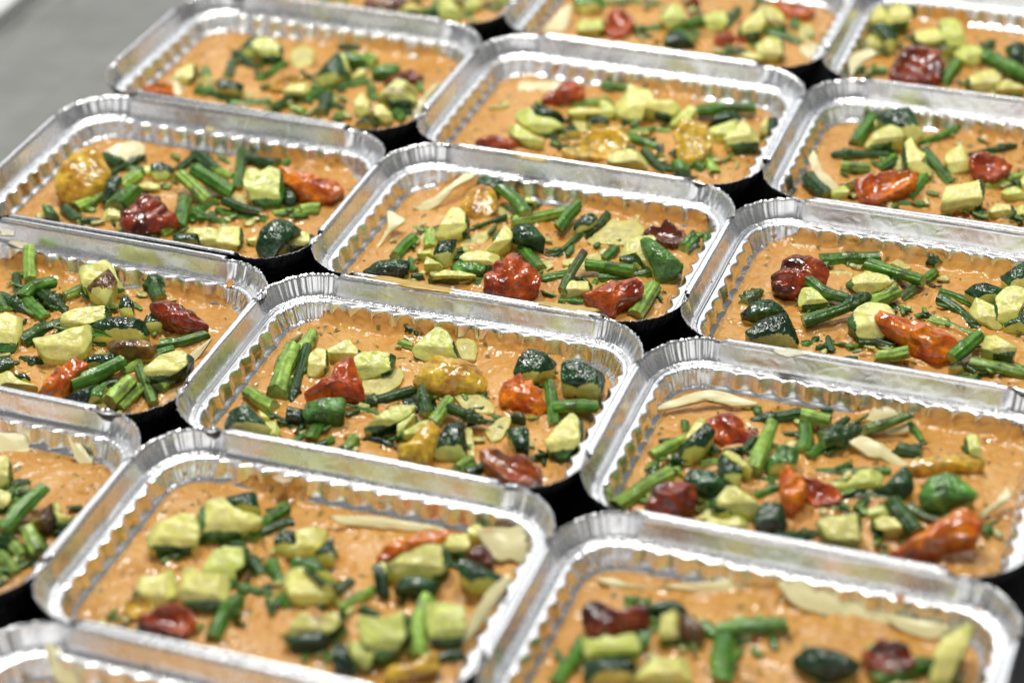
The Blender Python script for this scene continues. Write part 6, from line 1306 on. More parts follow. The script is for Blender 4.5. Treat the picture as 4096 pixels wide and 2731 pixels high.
asparagus_stalk|a|6.0|d|-1 2|-108.5 351.4 28.7 -102.0 363.2 29.2 -97.8 372.2 29.7|dark green asparagus stalk lying slantwise, fourth row left tray
zucchini_piece|z|f|l|-1 2|-128.8 428.1 29.7 -125.6 438.6 30.5 -115.4 433.7 29.5 -110.3 419.1 27.9 -117.0 412.2 27.6 -124.2 417.9 28.5|pale sunken zucchini flesh piece, fourth row left tray
zucchini_piece|z|f|h|-1 2|-105.0 366.4 35.3 -101.0 372.0 37.0 -94.2 375.4 37.0 -89.6 373.2 34.8 -92.8 367.2 32.7 -102.2 362.8 32.9|small pale zucchini flesh piece wide and flat, fourth row left tray
roasted_tomato|t|y|-|-1 2|-118.8 373.0 31.2 -118.2 380.7 34.1 -111.1 386.5 35.0 -102.9 389.7 34.6 -103.5 385.0 32.8 -109.6 375.2 30.2|small roasted golden tomato, fourth row left tray
asparagus_stalk|a|3.9|d|-1 2|-102.9 447.1 28.4 -87.4 449.5 28.1|short thin dark green asparagus piece at back centre, fourth row left tray
zucchini_piece|z|s|h|-1 2|-92.5 389.8 36.1 -90.1 399.6 40.2 -86.3 409.3 43.9 -81.4 406.5 41.4 -76.6 397.5 36.0 -81.3 390.2 33.6 -87.1 385.9 32.9|dark-skinned zucchini piece tall and narrow, fourth row left tray
zucchini_piece|z|g|h|-1 2|-90.6 419.5 38.5 -83.1 423.1 38.5 -75.5 423.3 36.9 -70.8 419.6 34.0 -75.4 415.1 32.9 -83.0 414.9 34.5|green-skinned zucchini piece wide and flat, fourth row left tray
zucchini_piece|z|f|h|-1 2|-86.9 413.0 40.8 -83.6 414.3 40.7 -74.8 403.3 33.4 -78.2 400.6 32.9 -84.3 406.4 37.1|small pale zucchini flesh piece tall and narrow at back right, fourth row left tray
zucchini_piece|z|f|-|-1 2|-75.4 402.8 30.9 -72.2 410.7 33.5 -67.8 412.4 33.3 -68.2 407.0 31.3 -71.6 402.7 30.2|small pale zucchini flesh piece left of the dark red tomato, fourth row left tray
asparagus_stalk|a|6.7|l|-1 2|-79.4 437.3 29.6 -69.4 430.6 28.9|short pale green asparagus piece lying slantwise, fourth row left tray
zucchini_piece|z|g|-|-1 2|-64.1 413.0 34.2 -57.4 418.5 35.2 -49.1 421.6 34.9 -47.0 417.9 33.0 -52.3 408.6 30.2 -60.2 406.3 30.8|green-skinned zucchini piece, fourth row left tray
asparagus_stalk|a|4.4|d|-1 2|-105.5 400.1 28.5 -99.0 398.6 28.2|short thin dark green asparagus piece right of the golden tomato, fourth row left tray
asparagus_stalk|a|6.0|-|-1 2|-95.5 386.5 28.7 -78.6 391.9 28.5 -63.1 405.2 28.9|green asparagus stalk right of the golden tomato, fourth row left tray
roasted_tomato|t|B|-|-1 2|-50.0 402.5 30.2 -49.5 408.6 32.6 -43.6 414.5 33.9 -38.3 418.6 34.6 -29.3 416.8 32.2 -32.6 410.4 30.2 -39.5 408.6 30.8 -46.1 406.2 31.0|small roasted dark red tomato, fourth row left tray
asparagus_stalk|a|4.3|-|-1 2|-26.1 401.9 28.2 -33.1 416.2 29.3|short thin green asparagus piece, fourth row left tray
zucchini_piece|z|f|sh|-1 2|-42.9 372.3 35.8 -39.4 380.9 39.2 -36.0 388.2 41.9 -31.4 389.2 41.4 -22.2 386.0 37.9 -19.8 379.7 34.3 -25.2 374.4 32.9 -32.8 373.5 34.1 -37.9 375.5 36.2|green-rimmed pale zucchini piece, fourth row left tray
asparagus_stalk|a|5.9|-|-1 2|-47.9 378.5 28.7 -57.9 396.3 30.1|green asparagus stalk pointing backward, fourth row left tray
zucchini_piece|z|f|-|-1 2|-53.7 360.3 32.4 -55.1 366.9 35.3 -53.3 373.4 37.6 -45.0 366.5 33.2 -44.6 360.9 30.9 -48.7 357.2 30.2|small pale zucchini flesh piece tall and narrow, fourth row left tray
zucchini_piece|z|f|-|-1 2|-39.9 357.5 32.7 -40.8 362.9 35.0 -36.5 365.9 35.4 -28.7 361.7 32.3 -26.5 357.6 30.2 -32.4 355.4 30.4|small pale zucchini flesh piece, fourth row left tray
zucchini_piece|z|s|-|-1 2|-38.9 376.1 35.1 -32.3 373.6 32.9 -25.4 374.7 32.1 -25.7 372.4 31.2 -32.7 371.3 32.0|small dark-skinned zucchini piece in front of the dark red tomato, fourth row left tray
asparagus_stalk|a|5.8|-|-1 2|-29.6 371.0 29.4 -22.1 363.2 28.7|short green asparagus piece at front far right, fourth row left tray
zucchini_piece|z|s|-|-1 2|-46.0 344.1 32.8 -42.7 348.2 33.8 -36.3 349.2 33.0 -34.4 345.7 31.2 -41.0 343.9 31.7|small dark-skinned zucchini piece wide and flat, fourth row left tray
asparagus_stalk|a|5.8|l|-1 2|-65.0 354.0 28.7 -59.0 360.5 28.9|short pale green asparagus piece at front right, fourth row left tray
asparagus_stalk|a|7.0|d|-1 2|-73.4 354.6 29.0 -80.1 375.5 30.5|dark green asparagus stalk right of the golden tomato, fourth row left tray
asparagus_stalk|a|7.0|-|-1 2|-91.3 366.0 29.0 -85.6 381.8 29.9|short green asparagus piece lying slantwise, fourth row left tray
asparagus_stalk|a|5.4|-|-1 2|-71.3 363.9 28.5 -75.3 378.9 29.6|short green asparagus piece pointing backward right of the golden tomato, fourth row left tray
asparagus_stalk|a|5.4|-|-1 2|-107.0 355.7 28.5 -98.9 370.0 29.1|short green asparagus piece lying crosswise, fourth row left tray
asparagus_stalk|a|5.9|l|-1 2|-95.0 354.5 29.0 -86.4 353.9 28.7|short pale green asparagus piece in front of the golden tomato, fourth row left tray
zucchini_piece|z|f|e|0 3|43.0 509.0 32.0 43.6 517.1 35.3 57.8 521.6 35.2 60.8 516.0 32.4 56.3 509.3 30.2|green-rimmed pale zucchini piece, back row middle tray
zucchini_piece|z|g|-|0 3|26.8 549.5 36.0 45.4 555.5 35.8 48.2 546.9 31.8 37.1 539.2 30.2 29.9 543.7 33.1|green-skinned zucchini piece, back row middle tray
roasted_tomato|t|r|-|0 3|63.0 512.6 31.9 59.5 530.1 39.8 66.6 532.3 39.7 77.8 525.2 35.1 75.9 514.0 30.7 67.2 510.0 30.2|roasted red tomato, back row middle tray
asparagus_stalk|a|5.0|-|0 3|44.3 558.4 28.4 68.6 568.0 28.5|green asparagus stalk behind a red tomato, back row middle tray
asparagus_tip|a|4.9|t|0 3|94.0 533.9 28.6 73.9 523.5 28.4|thin green asparagus tip, back row middle tray
asparagus_stalk|a|4.9|d|0 3|83.0 516.1 28.4 93.1 519.2 28.4|short thin dark green asparagus piece right of a red tomato, back row middle tray
zucchini_piece|z|f|h|0 3|92.8 534.1 36.6 99.2 545.7 41.5 105.3 543.9 39.6 108.7 536.5 35.3 102.0 529.6 32.9|pale zucchini flesh piece left of the dark red tomato, back row middle tray
roasted_tomato|t|B|-|0 3|99.9 565.8 31.3 103.2 573.5 34.2 109.5 571.3 32.5 105.8 564.8 30.2|small roasted dark red tomato, back row middle tray
asparagus_stalk|a|6.0|-|0 3|76.0 566.4 29.0 83.5 564.1 28.7|short green asparagus piece left of the dark red tomato, back row middle tray
asparagus_stalk|a|7.9|-|0 3|103.3 532.7 29.3 119.0 550.7 30.2|green asparagus stalk in front of the dark red tomato, back row middle tray
asparagus_stalk|a|5.0|d|0 3|103.8 560.4 28.4 114.1 563.5 28.4|short thin dark green asparagus piece at back centre, back row middle tray
zucchini_piece|z|f|-|0 3|120.2 546.4 34.7 124.2 551.5 36.4 135.4 554.7 36.4 134.9 541.5 30.8 126.1 537.6 30.2|pale zucchini flesh piece behind a red tomato, back row middle tray
asparagus_stalk|a|5.9|d|0 3|135.8 546.2 28.7 135.9 573.1 30.5|dark green asparagus stalk, back row middle tray
zucchini_piece|z|f|h|0 3|147.7 530.7 35.3 152.2 541.4 40.2 156.7 548.6 43.3 162.6 543.1 39.6 161.4 532.1 34.2 156.0 528.3 32.9|pale zucchini flesh piece behind a orange tomato, back row middle tray
zucchini_piece|z|s|-|0 3|104.0 505.4 32.9 105.4 514.9 36.7 112.8 515.8 36.2 125.7 509.4 31.7 116.0 505.2 31.2|dark-skinned zucchini piece, back row middle tray
asparagus_stalk|a|5.9|-|0 3|106.2 530.3 29.7 121.6 519.6 28.7|short green asparagus piece lying slantwise, back row middle tray
roasted_tomato|t|r|-|0 3|135.4 520.8 32.4 135.9 526.1 34.6 145.0 528.7 34.6 145.8 518.6 30.2 139.8 516.9 30.2|small roasted red tomato, back row middle tray
roasted_tomato|t|o|-|0 3|145.1 528.6 32.4 155.5 530.3 31.9 153.5 525.9 30.2 148.1 525.6 30.7|small roasted orange tomato, back row middle tray
zucchini_piece|z|f|-|0 3|153.2 561.9 37.9 161.0 565.3 38.6 169.8 561.2 35.8 175.6 552.3 31.4 170.2 548.2 30.2 162.7 555.3 34.1|pale zucchini flesh piece left of a orange tomato, back row middle tray
roasted_tomato|t|o|-|0 3|156.2 579.4 35.1 165.1 583.2 35.7 178.5 582.8 34.2 187.7 581.3 32.6 180.9 574.2 30.2 167.9 573.3 31.2|roasted orange tomato, back row middle tray
asparagus_stalk|a|5.0|-|0 3|142.8 592.5 28.5 149.6 592.2 28.4|short green asparagus piece left of a orange tomato, back row middle tray
asparagus_stalk|a|5.8|-|0 3|162.5 544.7 29.6 189.3 537.4 28.7|green asparagus stalk right of a orange tomato, back row middle tray
zucchini_piece|z|f|-|0 3|164.2 514.0 35.0 170.5 522.1 37.8 181.4 521.4 36.3 183.1 511.7 31.9 177.1 506.2 30.2 168.2 507.5 31.7|pale zucchini flesh piece right of a orange tomato, back row middle tray
zucchini_piece|z|f|-|0 3|156.8 502.5 32.5 162.0 506.5 33.6 173.3 504.6 31.6 172.1 501.1 30.2|small pale zucchini flesh piece, back row middle tray
asparagus_stalk|a|4.8|d|0 3|140.4 511.2 28.3 157.3 516.2 28.4|short thin dark green asparagus piece in front of a red tomato, back row middle tray
zucchini_piece|z|f|l|0 3|181.6 558.8 29.2 186.2 566.3 29.9 193.7 558.1 28.9 192.6 545.6 27.6 186.1 545.7 27.8|pale sunken zucchini flesh piece, back row middle tray
asparagus_stalk|a|5.9|-|0 3|176.2 566.9 29.4 180.9 557.2 28.7|short green asparagus piece pointing backward, back row middle tray
zucchini_piece|z|f|-|1 3|223.8 582.8 33.0 227.3 591.1 36.3 230.9 591.3 36.1 235.1 579.6 30.6 230.6 577.8 30.2 225.8 577.3 30.4|small pale zucchini flesh piece tall and narrow, back row right tray
zucchini_piece|z|f|sh|1 3|236.8 573.7 35.6 236.4 582.4 40.1 241.5 586.7 41.9 247.1 586.3 41.1 251.4 581.3 38.1 249.6 576.2 35.5 242.1 569.6 32.9|green-rimmed pale zucchini piece at back far left, back row right tray
zucchini_piece|z|s|-|1 3|243.8 603.3 33.7 252.0 605.3 33.9 250.5 598.9 31.2 247.8 599.8 31.8|small dark-skinned zucchini piece, back row right tray
zucchini_piece|z|s|h|1 3|230.7 548.6 41.1 236.9 552.8 42.6 244.4 552.0 41.4 250.1 546.1 37.7 248.9 536.6 32.9 244.6 539.5 34.8 237.5 545.7 38.8|dark-skinned zucchini piece at middle far left, back row right tray
zucchini_piece|z|f|-|1 3|230.2 547.0 34.6 235.4 550.4 35.6 243.6 544.5 32.3 247.0 540.4 30.2 240.6 539.5 30.4 232.0 540.2 31.4|pale zucchini flesh piece at middle far left, back row right tray
zucchini_piece|z|f|-|1 3|256.6 559.2 32.5 261.1 565.4 34.9 271.0 569.2 35.8 275.9 563.9 33.0 276.3 557.4 30.2 266.8 556.6 30.6|pale zucchini flesh piece at back far left, back row right tray
zucchini_piece|z|f|w|1 3|271.6 569.2 35.9 271.9 575.8 38.7 282.0 578.9 39.4 289.3 568.3 34.1 291.5 561.6 31.0 284.4 558.5 30.2 276.7 563.2 32.8|green-rimmed pale zucchini piece at back left, back row right tray
roasted_tomato|t|B|h|1 3|257.2 499.4 34.5 258.1 511.8 40.9 259.8 519.3 44.6 268.1 523.8 46.2 279.2 521.9 44.2 286.8 514.8 39.7 286.5 506.4 35.4 282.0 500.9 32.9 269.6 499.2 33.2|big roasted dark red tomato, back row right tray
asparagus_stalk|a|2.2|-|1 3|253.2 556.7 27.9 255.7 558.7 28.0|short thin green asparagus piece at back far left, back row right tray
asparagus_stalk|a|4.8|-|1 3|241.8 511.4 28.4 251.6 515.4 28.5|short thin green asparagus piece left of the dark red tomato, back row right tray
asparagus_stalk|a|4.9|d|1 3|234.4 505.1 28.4 235.3 513.6 28.9|short thin dark green asparagus piece, back row right tray
asparagus_stalk|a|6.4|-|1 3|289.1 507.3 28.9 290.5 522.8 29.9 292.4 536.3 30.8|green asparagus stalk, back row right tray
zucchini_piece|z|f|l|1 3|276.6 550.6 28.3 283.2 553.5 28.5 283.4 546.8 27.8 280.3 544.8 27.6|small pale sunken zucchini flesh piece, back row right tray
zucchini_piece|z|s|-|1 3|274.3 549.3 31.8 288.5 554.8 33.2 286.1 550.0 31.2 278.2 548.1 31.0|small dark-skinned zucchini piece wide and flat, back row right tray
zucchini_piece|z|f|-|1 3|288.2 544.5 33.4 293.8 550.8 35.8 302.4 552.1 35.8 306.8 546.0 32.8 303.5 539.6 30.2 295.4 539.1 30.6|pale zucchini flesh piece at middle left, back row right tray
asparagus_stalk|a|6.0|d|1 3|304.2 557.9 28.7 307.4 572.0 29.7|short dark green asparagus piece, back row right tray
asparagus_stalk|a|9.7|h|1 3|312.1 534.3 37.8 324.2 529.3 36.2 339.9 522.7 34.0|thick green asparagus stalk, back row right tray
zucchini_piece|z|s|-|1 3|319.3 556.0 36.3 324.3 560.0 37.7 330.1 560.6 37.6 333.2 546.4 31.2 325.8 547.6 32.2|dark-skinned zucchini piece at very centre, back row right tray
zucchini_piece|z|f|-|1 3|302.7 507.0 33.0 308.4 515.2 36.2 317.6 518.0 36.8 322.8 515.1 35.2 320.4 505.5 31.2 309.7 501.7 30.2|pale zucchini flesh piece at front centre, back row right tray
zucchini_piece|z|f|-|1 3|322.0 505.7 31.3 326.6 513.6 34.5 336.4 511.0 32.8 340.2 507.1 30.8 332.0 504.6 30.2|small pale zucchini flesh piece wide and flat, back row right tray
zucchini_piece|z|f|eh|-1 -1|-71.7 -44.6 40.3 -66.1 -42.0 39.7 -61.6 -45.9 36.6 -60.2 -52.2 33.5 -64.8 -56.9 32.9|small green-rimmed pale zucchini piece, front row left tray
asparagus_stalk|a|5.8|d|-1 -1|-60.9 -52.5 28.7 -53.9 -47.4 28.7|short dark green asparagus piece at back right, front row left tray
asparagus_stalk|a|7.2|h|-1 -1|-42.3 -88.9 33.2 -40.9 -73.8 36.0 -36.7 -57.4 38.7|green asparagus stalk, front row left tray
asparagus_stalk|a|4.4|d|-1 -1|-59.2 -55.4 28.2 -49.5 -52.0 28.0|short thin dark green asparagus piece, front row left tray
zucchini_piece|z|f|-|-1 -1|-60.9 -62.6 35.4 -53.8 -61.6 33.9 -52.2 -66.3 31.8 -55.6 -73.2 30.2|small pale zucchini flesh piece at middle far right, left of two, front row left tray
zucchini_piece|z|b|-|-1 -1|-33.4 -78.7 32.7 -31.7 -73.6 34.1 -28.7 -64.2 36.7 -22.7 -73.9 31.7 -24.0 -78.9 30.2 -29.5 -79.6 31.4|small brown roasted zucchini piece, front row left tray
zucchini_piece|z|f|-|-1 -1|-27.9 -63.4 36.4 -25.8 -63.3 35.8 -23.0 -67.4 33.6 -18.4 -68.0 32.3 -17.0 -72.7 30.2 -20.5 -74.2 30.5|small pale zucchini flesh piece at middle far right, right of two, front row left tray
asparagus_stalk|a|6.4|lh|-1 -1|-29.7 -86.9 36.7 -18.2 -97.4 32.9|short pale green asparagus piece at middle far right, front row left tray
asparagus_stalk|a|7.8|d|-1 -1|-42.8 -92.0 29.6 -35.9 -91.9 29.3|short dark green asparagus piece at middle far right, front row left tray
asparagus_stalk|a|6.3|l|-1 -1|-33.0 -93.8 29.5 -25.5 -99.4 28.8|short pale green asparagus piece at front far right, right of two, front row left tray
asparagus_stalk|a|5.6|l|-1 -1|-37.0 -101.8 29.7 -23.1 -111.0 28.6|short pale green asparagus piece at front far right, left of two, front row left tray
roasted_tomato|t|B|h|1 -1|243.1 -63.4 39.0 245.9 -59.8 40.3 249.8 -58.5 40.3 255.3 -59.9 38.7 263.9 -57.6 38.4 265.7 -52.8 40.5 270.0 -56.1 38.1 272.0 -60.6 35.5 265.5 -64.3 34.7 258.2 -68.8 33.7 252.7 -72.2 32.9 246.4 -68.1 36.1|roasted dark red tomato at middle far left, front row right tray
asparagus_stalk|a|4.0|-|1 -1|255.3 -39.6 28.2 260.3 -39.6 28.1|short thin green asparagus piece, front row right tray
zucchini_piece|z|s|-|1 -1|265.6 -45.6 32.8 272.4 -40.6 34.0 277.9 -38.8 34.0 285.4 -41.5 31.9 282.8 -44.0 31.2 272.3 -45.7 31.8|small dark-skinned zucchini piece, front row right tray
asparagus_stalk|a|5.4|-|1 -1|263.8 -41.9 29.4 274.0 -51.3 28.5|short green asparagus piece, front row right tray
zucchini_piece|z|f|sh|1 -1|278.4 -63.7 34.9 277.2 -56.4 38.9 281.5 -52.4 40.2 285.2 -53.8 38.9 287.4 -60.9 35.0 286.0 -65.4 32.9 281.0 -66.5 33.1|small green-rimmed pale zucchini piece, front row right tray
zucchini_piece|z|b|h|1 -1|284.5 -53.2 39.6 290.2 -52.5 39.2 297.1 -55.5 36.6 298.3 -59.2 34.5 294.7 -63.4 32.9 289.2 -61.6 34.7|small brown roasted zucchini piece, front row right tray
asparagus_stalk|a|6.3|-|1 -1|294.7 -48.9 30.7 305.7 -54.7 30.1 312.6 -71.5 28.8|green asparagus stalk at back left, front row right tray
zucchini_piece|z|f|sh|1 -1|249.0 -80.6 37.3 255.4 -78.5 37.3 256.7 -76.0 38.4 261.0 -75.6 37.8 268.9 -71.4 38.6 273.1 -77.7 34.7 271.2 -81.9 32.9 252.1 -86.7 33.7|green-rimmed pale zucchini piece wide and flat, front row right tray
zucchini_piece|z|s|-|1 -1|253.7 -91.2 35.8 272.7 -84.9 35.7 274.3 -95.1 31.2 256.4 -101.1 31.3|dark-skinned zucchini piece in front of a dark red tomato, front row right tray
asparagus_stalk|a|5.3|-|1 -1|243.4 -102.9 28.5 246.2 -74.5 30.3|green asparagus stalk at middle far left, front row right tray
zucchini_piece|z|g|-|1 -1|268.4 -64.7 34.4 275.0 -63.1 34.2 274.5 -70.4 31.1 271.7 -73.5 30.2|small green-skinned zucchini piece, front row right tray
zucchini_piece|z|f|-|1 -1|275.3 -93.1 30.5 279.0 -84.4 33.7 282.0 -80.2 35.1 294.7 -76.1 35.2 299.9 -86.3 30.2|pale zucchini flesh piece, front row right tray
asparagus_stalk|a|9.1|-|1 -1|307.0 -57.5 31.3 312.4 -79.9 29.7|green asparagus stalk at very centre, front row right tray
asparagus_stalk|a|6.3|h|1 -1|302.1 -51.5 32.9 315.6 -45.2 33.6 330.9 -39.0 34.2|green asparagus stalk at back centre, front row right tray
zucchini_piece|z|s|h|1 -1|340.5 -64.9 36.5 343.3 -58.6 39.4 347.3 -56.4 40.1 356.9 -55.9 39.3 368.1 -57.6 37.2 364.1 -63.6 34.6 357.4 -68.2 32.9 348.0 -67.1 34.5|dark-skinned zucchini piece left of a dark red tomato, front row right tray
roasted_tomato|t|B|h|1 -1|366.9 -50.1 37.3 371.5 -47.8 38.1 374.0 -44.4 39.7 384.8 -42.1 39.9 390.1 -47.7 36.5 388.6 -50.8 35.0 380.4 -56.2 32.9 373.0 -53.9 34.8|roasted dark red tomato at back far right, front row right tray
zucchini_piece|z|f|wh|1 -1|399.2 -55.2 32.9 396.0 -47.0 37.5 399.1 -36.5 42.8 408.9 -28.0 46.5 410.2 -31.4 44.6 407.6 -44.0 38.2 406.6 -53.3 33.3|green-rimmed pale zucchini piece tall and narrow, front row right tray
asparagus_stalk|a|7.7|-|1 -1|375.6 -58.7 29.3 385.9 -49.8 29.8 395.3 -41.1 30.3|green asparagus stalk at back far right, front row right tray
asparagus_stalk|a|3.2|d|1 -1|322.0 -20.1 27.9 322.9 -10.1 28.6|short thin dark green asparagus piece, front row right tray
roasted_tomato|t|b|-|-1 3|-109.6 509.1 34.5 -85.7 518.0 33.7 -83.9 511.2 30.6 -94.2 505.6 30.2 -106.0 503.9 31.7|roasted brown tomato, back row left tray
zucchini_piece|z|f|-|-1 3|-81.6 505.8 32.6 -77.0 510.3 33.5 -68.3 509.7 31.8 -65.7 507.0 30.2 -73.9 504.0 30.4|small pale zucchini flesh piece wide and flat, back row left tray
zucchini_piece|z|g|-|-1 3|-64.9 505.1 32.0 -60.7 516.7 36.0 -56.0 518.4 35.9 -54.8 505.0 30.2 -61.9 503.4 30.8|small green-skinned zucchini piece, back row left tray
zucchini_piece|z|f|h|-1 3|-55.1 506.9 40.4 -48.8 510.8 41.0 -39.1 505.1 36.2 -36.3 499.5 32.9 -49.4 495.6 33.7|pale zucchini flesh piece, back row left tray
asparagus_stalk|a|4.1|d|-1 3|-76.6 529.5 28.1 -87.2 524.6 28.1|short thin dark green asparagus piece, back row left tray
zucchini_piece|z|f|-|-1 3|-42.0 520.0 31.5 -40.6 528.8 34.8 -33.5 530.3 34.3 -31.7 525.4 32.0 -37.0 519.0 30.2|small pale zucchini flesh piece, back row left tray
zucchini_piece|z|s|-|-1 3|-53.9 524.7 34.1 -44.3 528.1 33.8 -44.2 521.6 31.2|small dark-skinned zucchini piece, back row left tray
asparagus_stalk|a|4.0|l|-1 3|-24.1 539.8 28.1 -16.0 545.3 28.2|short thin pale green asparagus piece, back row left tray
asparagus_stalk|a|4.1|l|-1 3|-144.2 510.4 28.5 -121.9 514.3 28.1|thin pale green asparagus stalk, back row left tray
pasta_sheet|p|-|-|0 -1|176.2 -19.9 35.6 197.7 -10.7 35.9 201.4 -16.5 32.0 201.3 -26.0 26.9 194.8 -26.7 27.9 188.7 -28.9 28.1 180.7 -25.4 31.6|
pasta_sheet|p|-|-|0 -1|104.3 -27.9 32.9 125.1 -20.7 31.5 147.5 -15.3 28.8 157.4 -13.9 27.1 147.0 -18.8 27.1 121.9 -26.0 29.5 107.7 -29.9 31.1|
pasta_sheet|p|-|-|0 -1|203.6 -59.1 43.2 206.5 -58.0 43.1 202.8 -70.7 37.2 198.4 -83.5 31.3 194.3 -94.6 26.3 194.6 -81.9 33.0 198.2 -67.1 40.1|
pasta_sheet|p|-|-|0 1|19.8 239.1 38.9 31.7 238.3 35.6 25.7 229.8 32.6 23.1 220.4 28.3 21.5 216.8 26.8 23.6 231.3 33.9|
pasta_sheet|p|-|-|0 1|25.0 264.5 28.7 33.2 269.9 29.7 39.0 279.9 33.7 46.3 292.0 38.5 53.5 293.9 37.9 44.0 283.3 34.4 39.5 272.2 29.5 33.6 264.5 26.8|
pasta_sheet|p|-|-|1 0|223.1 108.9 27.0 227.3 115.2 29.9 241.2 124.6 32.9 250.1 128.0 33.4 272.8 128.3 30.0 257.7 123.0 29.4 250.7 126.0 32.2 232.2 116.7 30.0|
pasta_sheet|p|-|-|1 0|326.7 135.7 27.6 331.7 147.8 33.9 342.1 141.8 29.4 338.1 137.2 27.2 330.5 135.3 26.9|
pasta_sheet|p|-|-|1 0|332.7 122.9 27.2 340.7 128.5 29.6 347.7 132.4 31.1 349.3 129.3 29.1 340.2 124.9 27.5|
pasta_sheet|p|-|-|1 0|324.8 105.5 33.8 332.4 109.5 35.3 340.9 107.6 33.3 355.2 102.3 28.8 356.7 99.3 26.9 343.1 101.9 29.9 336.0 101.4 30.4|
pasta_sheet|p|-|-|1 0|390.9 70.8 28.1 400.5 77.0 31.0 404.9 87.3 36.6 408.4 84.1 34.5 400.8 75.7 30.2 396.1 69.4 26.9|
pasta_sheet|p|-|-|-1 1|-182.8 262.6 29.8 -177.1 273.4 33.4 -169.4 279.7 34.1 -160.7 280.0 31.6 -159.1 274.3 28.4 -169.8 264.9 27.0|
pasta_sheet|p|-|-|-1 1|-38.8 301.1 34.9 -28.7 306.7 35.2 -22.8 293.5 26.9 -30.9 296.5 30.5|
pasta_sheet|p|-|-|-1 1|-33.1 191.0 28.9 -20.1 199.3 29.6 -23.3 192.9 27.2 -31.1 188.9 27.3|
pasta_sheet|p|-|-|-1 0|-30.5 80.7 28.6 -22.0 94.9 33.2 -23.1 88.5 30.3 -25.8 80.5 27.1|
pasta_sheet|p|-|-|0 2|32.5 428.2 31.9 59.0 436.4 31.0 57.7 428.8 27.2 35.8 420.6 27.2|
pasta_sheet|p|-|-|1 2|236.5 371.5 37.2 238.0 377.6 40.5 245.6 367.5 33.8 256.9 360.9 28.6 251.8 356.3 26.7 242.0 363.3 31.9|
pasta_sheet|p|-|-|-1 2|-184.6 362.6 34.4 -178.3 361.9 32.2 -172.6 354.8 27.0 -177.5 354.0 28.0 -181.2 359.3 31.7|
pasta_sheet|p|-|-|-1 2|-22.7 370.6 26.7 -21.1 381.0 31.9 -14.7 393.3 36.9 -10.2 400.0 39.4 -13.5 390.2 35.0 -17.4 374.7 27.7|
pasta_sheet|p|-|-|0 3|18.3 510.6 26.9 25.3 527.3 34.7 30.5 534.4 37.5 32.9 523.3 31.0 31.9 515.1 26.7|
pasta_sheet|p|-|-|0 3|190.7 528.1 32.4 197.9 532.5 33.9 205.2 531.9 32.7 205.7 525.8 29.2 200.0 520.6 27.0 193.1 523.8 29.7|
pasta_sheet|p|-|-|1 3|224.6 511.7 32.1 229.1 519.8 36.1 237.2 524.7 37.9 241.9 522.3 36.0 234.3 515.6 33.1 232.0 503.9 26.7 227.6 505.5 28.2|
pasta_sheet|p|-|-|-1 -1|-89.9 -18.6 32.9 -68.9 -8.9 30.3 -69.7 -15.6 27.5 -71.4 -20.3 25.9 -85.5 -27.6 27.2|
pasta_sheet|p|-|-|-1 -1|-50.6 -10.9 35.6 -47.8 -10.6 34.8 -32.8 -17.8 26.5 -39.8 -21.6 27.0|
pasta_sheet|p|-|-|1 -1|237.8 -30.5 29.2 245.7 -27.3 29.6 254.4 -26.8 28.3 267.5 -24.2 27.3 246.7 -30.5 27.6|
pasta_sheet|p|-|-|1 -1|267.7 -24.5 28.5 283.4 -18.0 29.7 307.6 -8.2 31.4 308.5 -11.4 29.4 289.3 -20.8 27.2 274.8 -22.9 28.3|
pasta_sheet|p|-|-|1 -1|293.3 -11.3 30.7 304.9 -9.1 30.2 315.0 -8.6 29.0 295.0 -17.1 27.2|
pasta_sheet|p|-|-|1 -1|320.8 -14.5 35.1 329.1 -11.0 36.1 345.6 -12.6 33.3 361.6 -13.2 31.2 374.6 -12.6 30.0 377.8 -17.3 27.0 363.4 -20.0 27.1 347.6 -20.1 28.8 332.0 -21.3 29.9|
pasta_sheet|p|-|-|1 -1|370.3 -15.9 32.0 390.1 -14.4 31.0 399.6 -13.8 30.5 394.2 -20.6 27.1 378.7 -21.0 28.3|
pasta_sheet|p|-|-|1 -1|398.8 -10.7 31.1 403.5 -6.0 33.5 412.9 -7.9 31.7 415.4 -15.7 27.0 408.0 -11.5 30.0|
pasta_sheet|p|-|-|0 -2|24.1 -161.4 39.3 32.6 -160.8 36.8 54.3 -163.2 28.4 59.3 -163.0 26.8 35.7 -174.1 29.5|
"""
ITEMS = []
for line in TABLE.strip().split("\n"):
    name, kind, a, fl, tr, pts, label = line.split("|")
    ITEMS.append((name, kind, a, fl, tuple(int(v) for v in tr.split()), np.array([float(v) for v in pts.split()]).reshape(-1, 3), label))
LAS = {}; SURF = {}; SPOTS = {}
for k, (i, j, x, y, rot) in enumerate(TRAYS):
    make_tray(k, x, y, rot, TRAY_LABEL[(i, j)])
    las = link("lasagna", None, loc=(x * MM, y * MM, TOP * MM))
    las.empty_display_size = 0.03
    tag(las, LASAGNA_LABEL[(i, j)], "lasagna", "lasagna fillings")
    rt = math.radians(rot); inv = np.array([[math.cos(rt), math.sin(rt)], [-math.sin(rt), math.cos(rt)]])
    near = [((q[:, :2] - np.array([x, y])) @ inv.T, float(a) / 2 * .8 if kd == 'a' else .3, kd != 'a') for (_n, kd, a, fl, tr, q, _l) in ITEMS if tr == (i, j) and kd != 'p' and not (kd != 'a' and 'l' in fl)]
    me, surf = sauce_mesh(k + 3, SPLATS.get((i, j), []), near)
    link("sauce", me, las, rz=math.radians(rot))
    hb = link("chopped_herbs", herb_mesh(surf, k + 60), las, rz=math.radians(rot)); hb['kind'] = "stuff"
    LAS[(i, j)] = las
    SURF[(i, j)] = (surf, x, y, math.radians(rot), k)

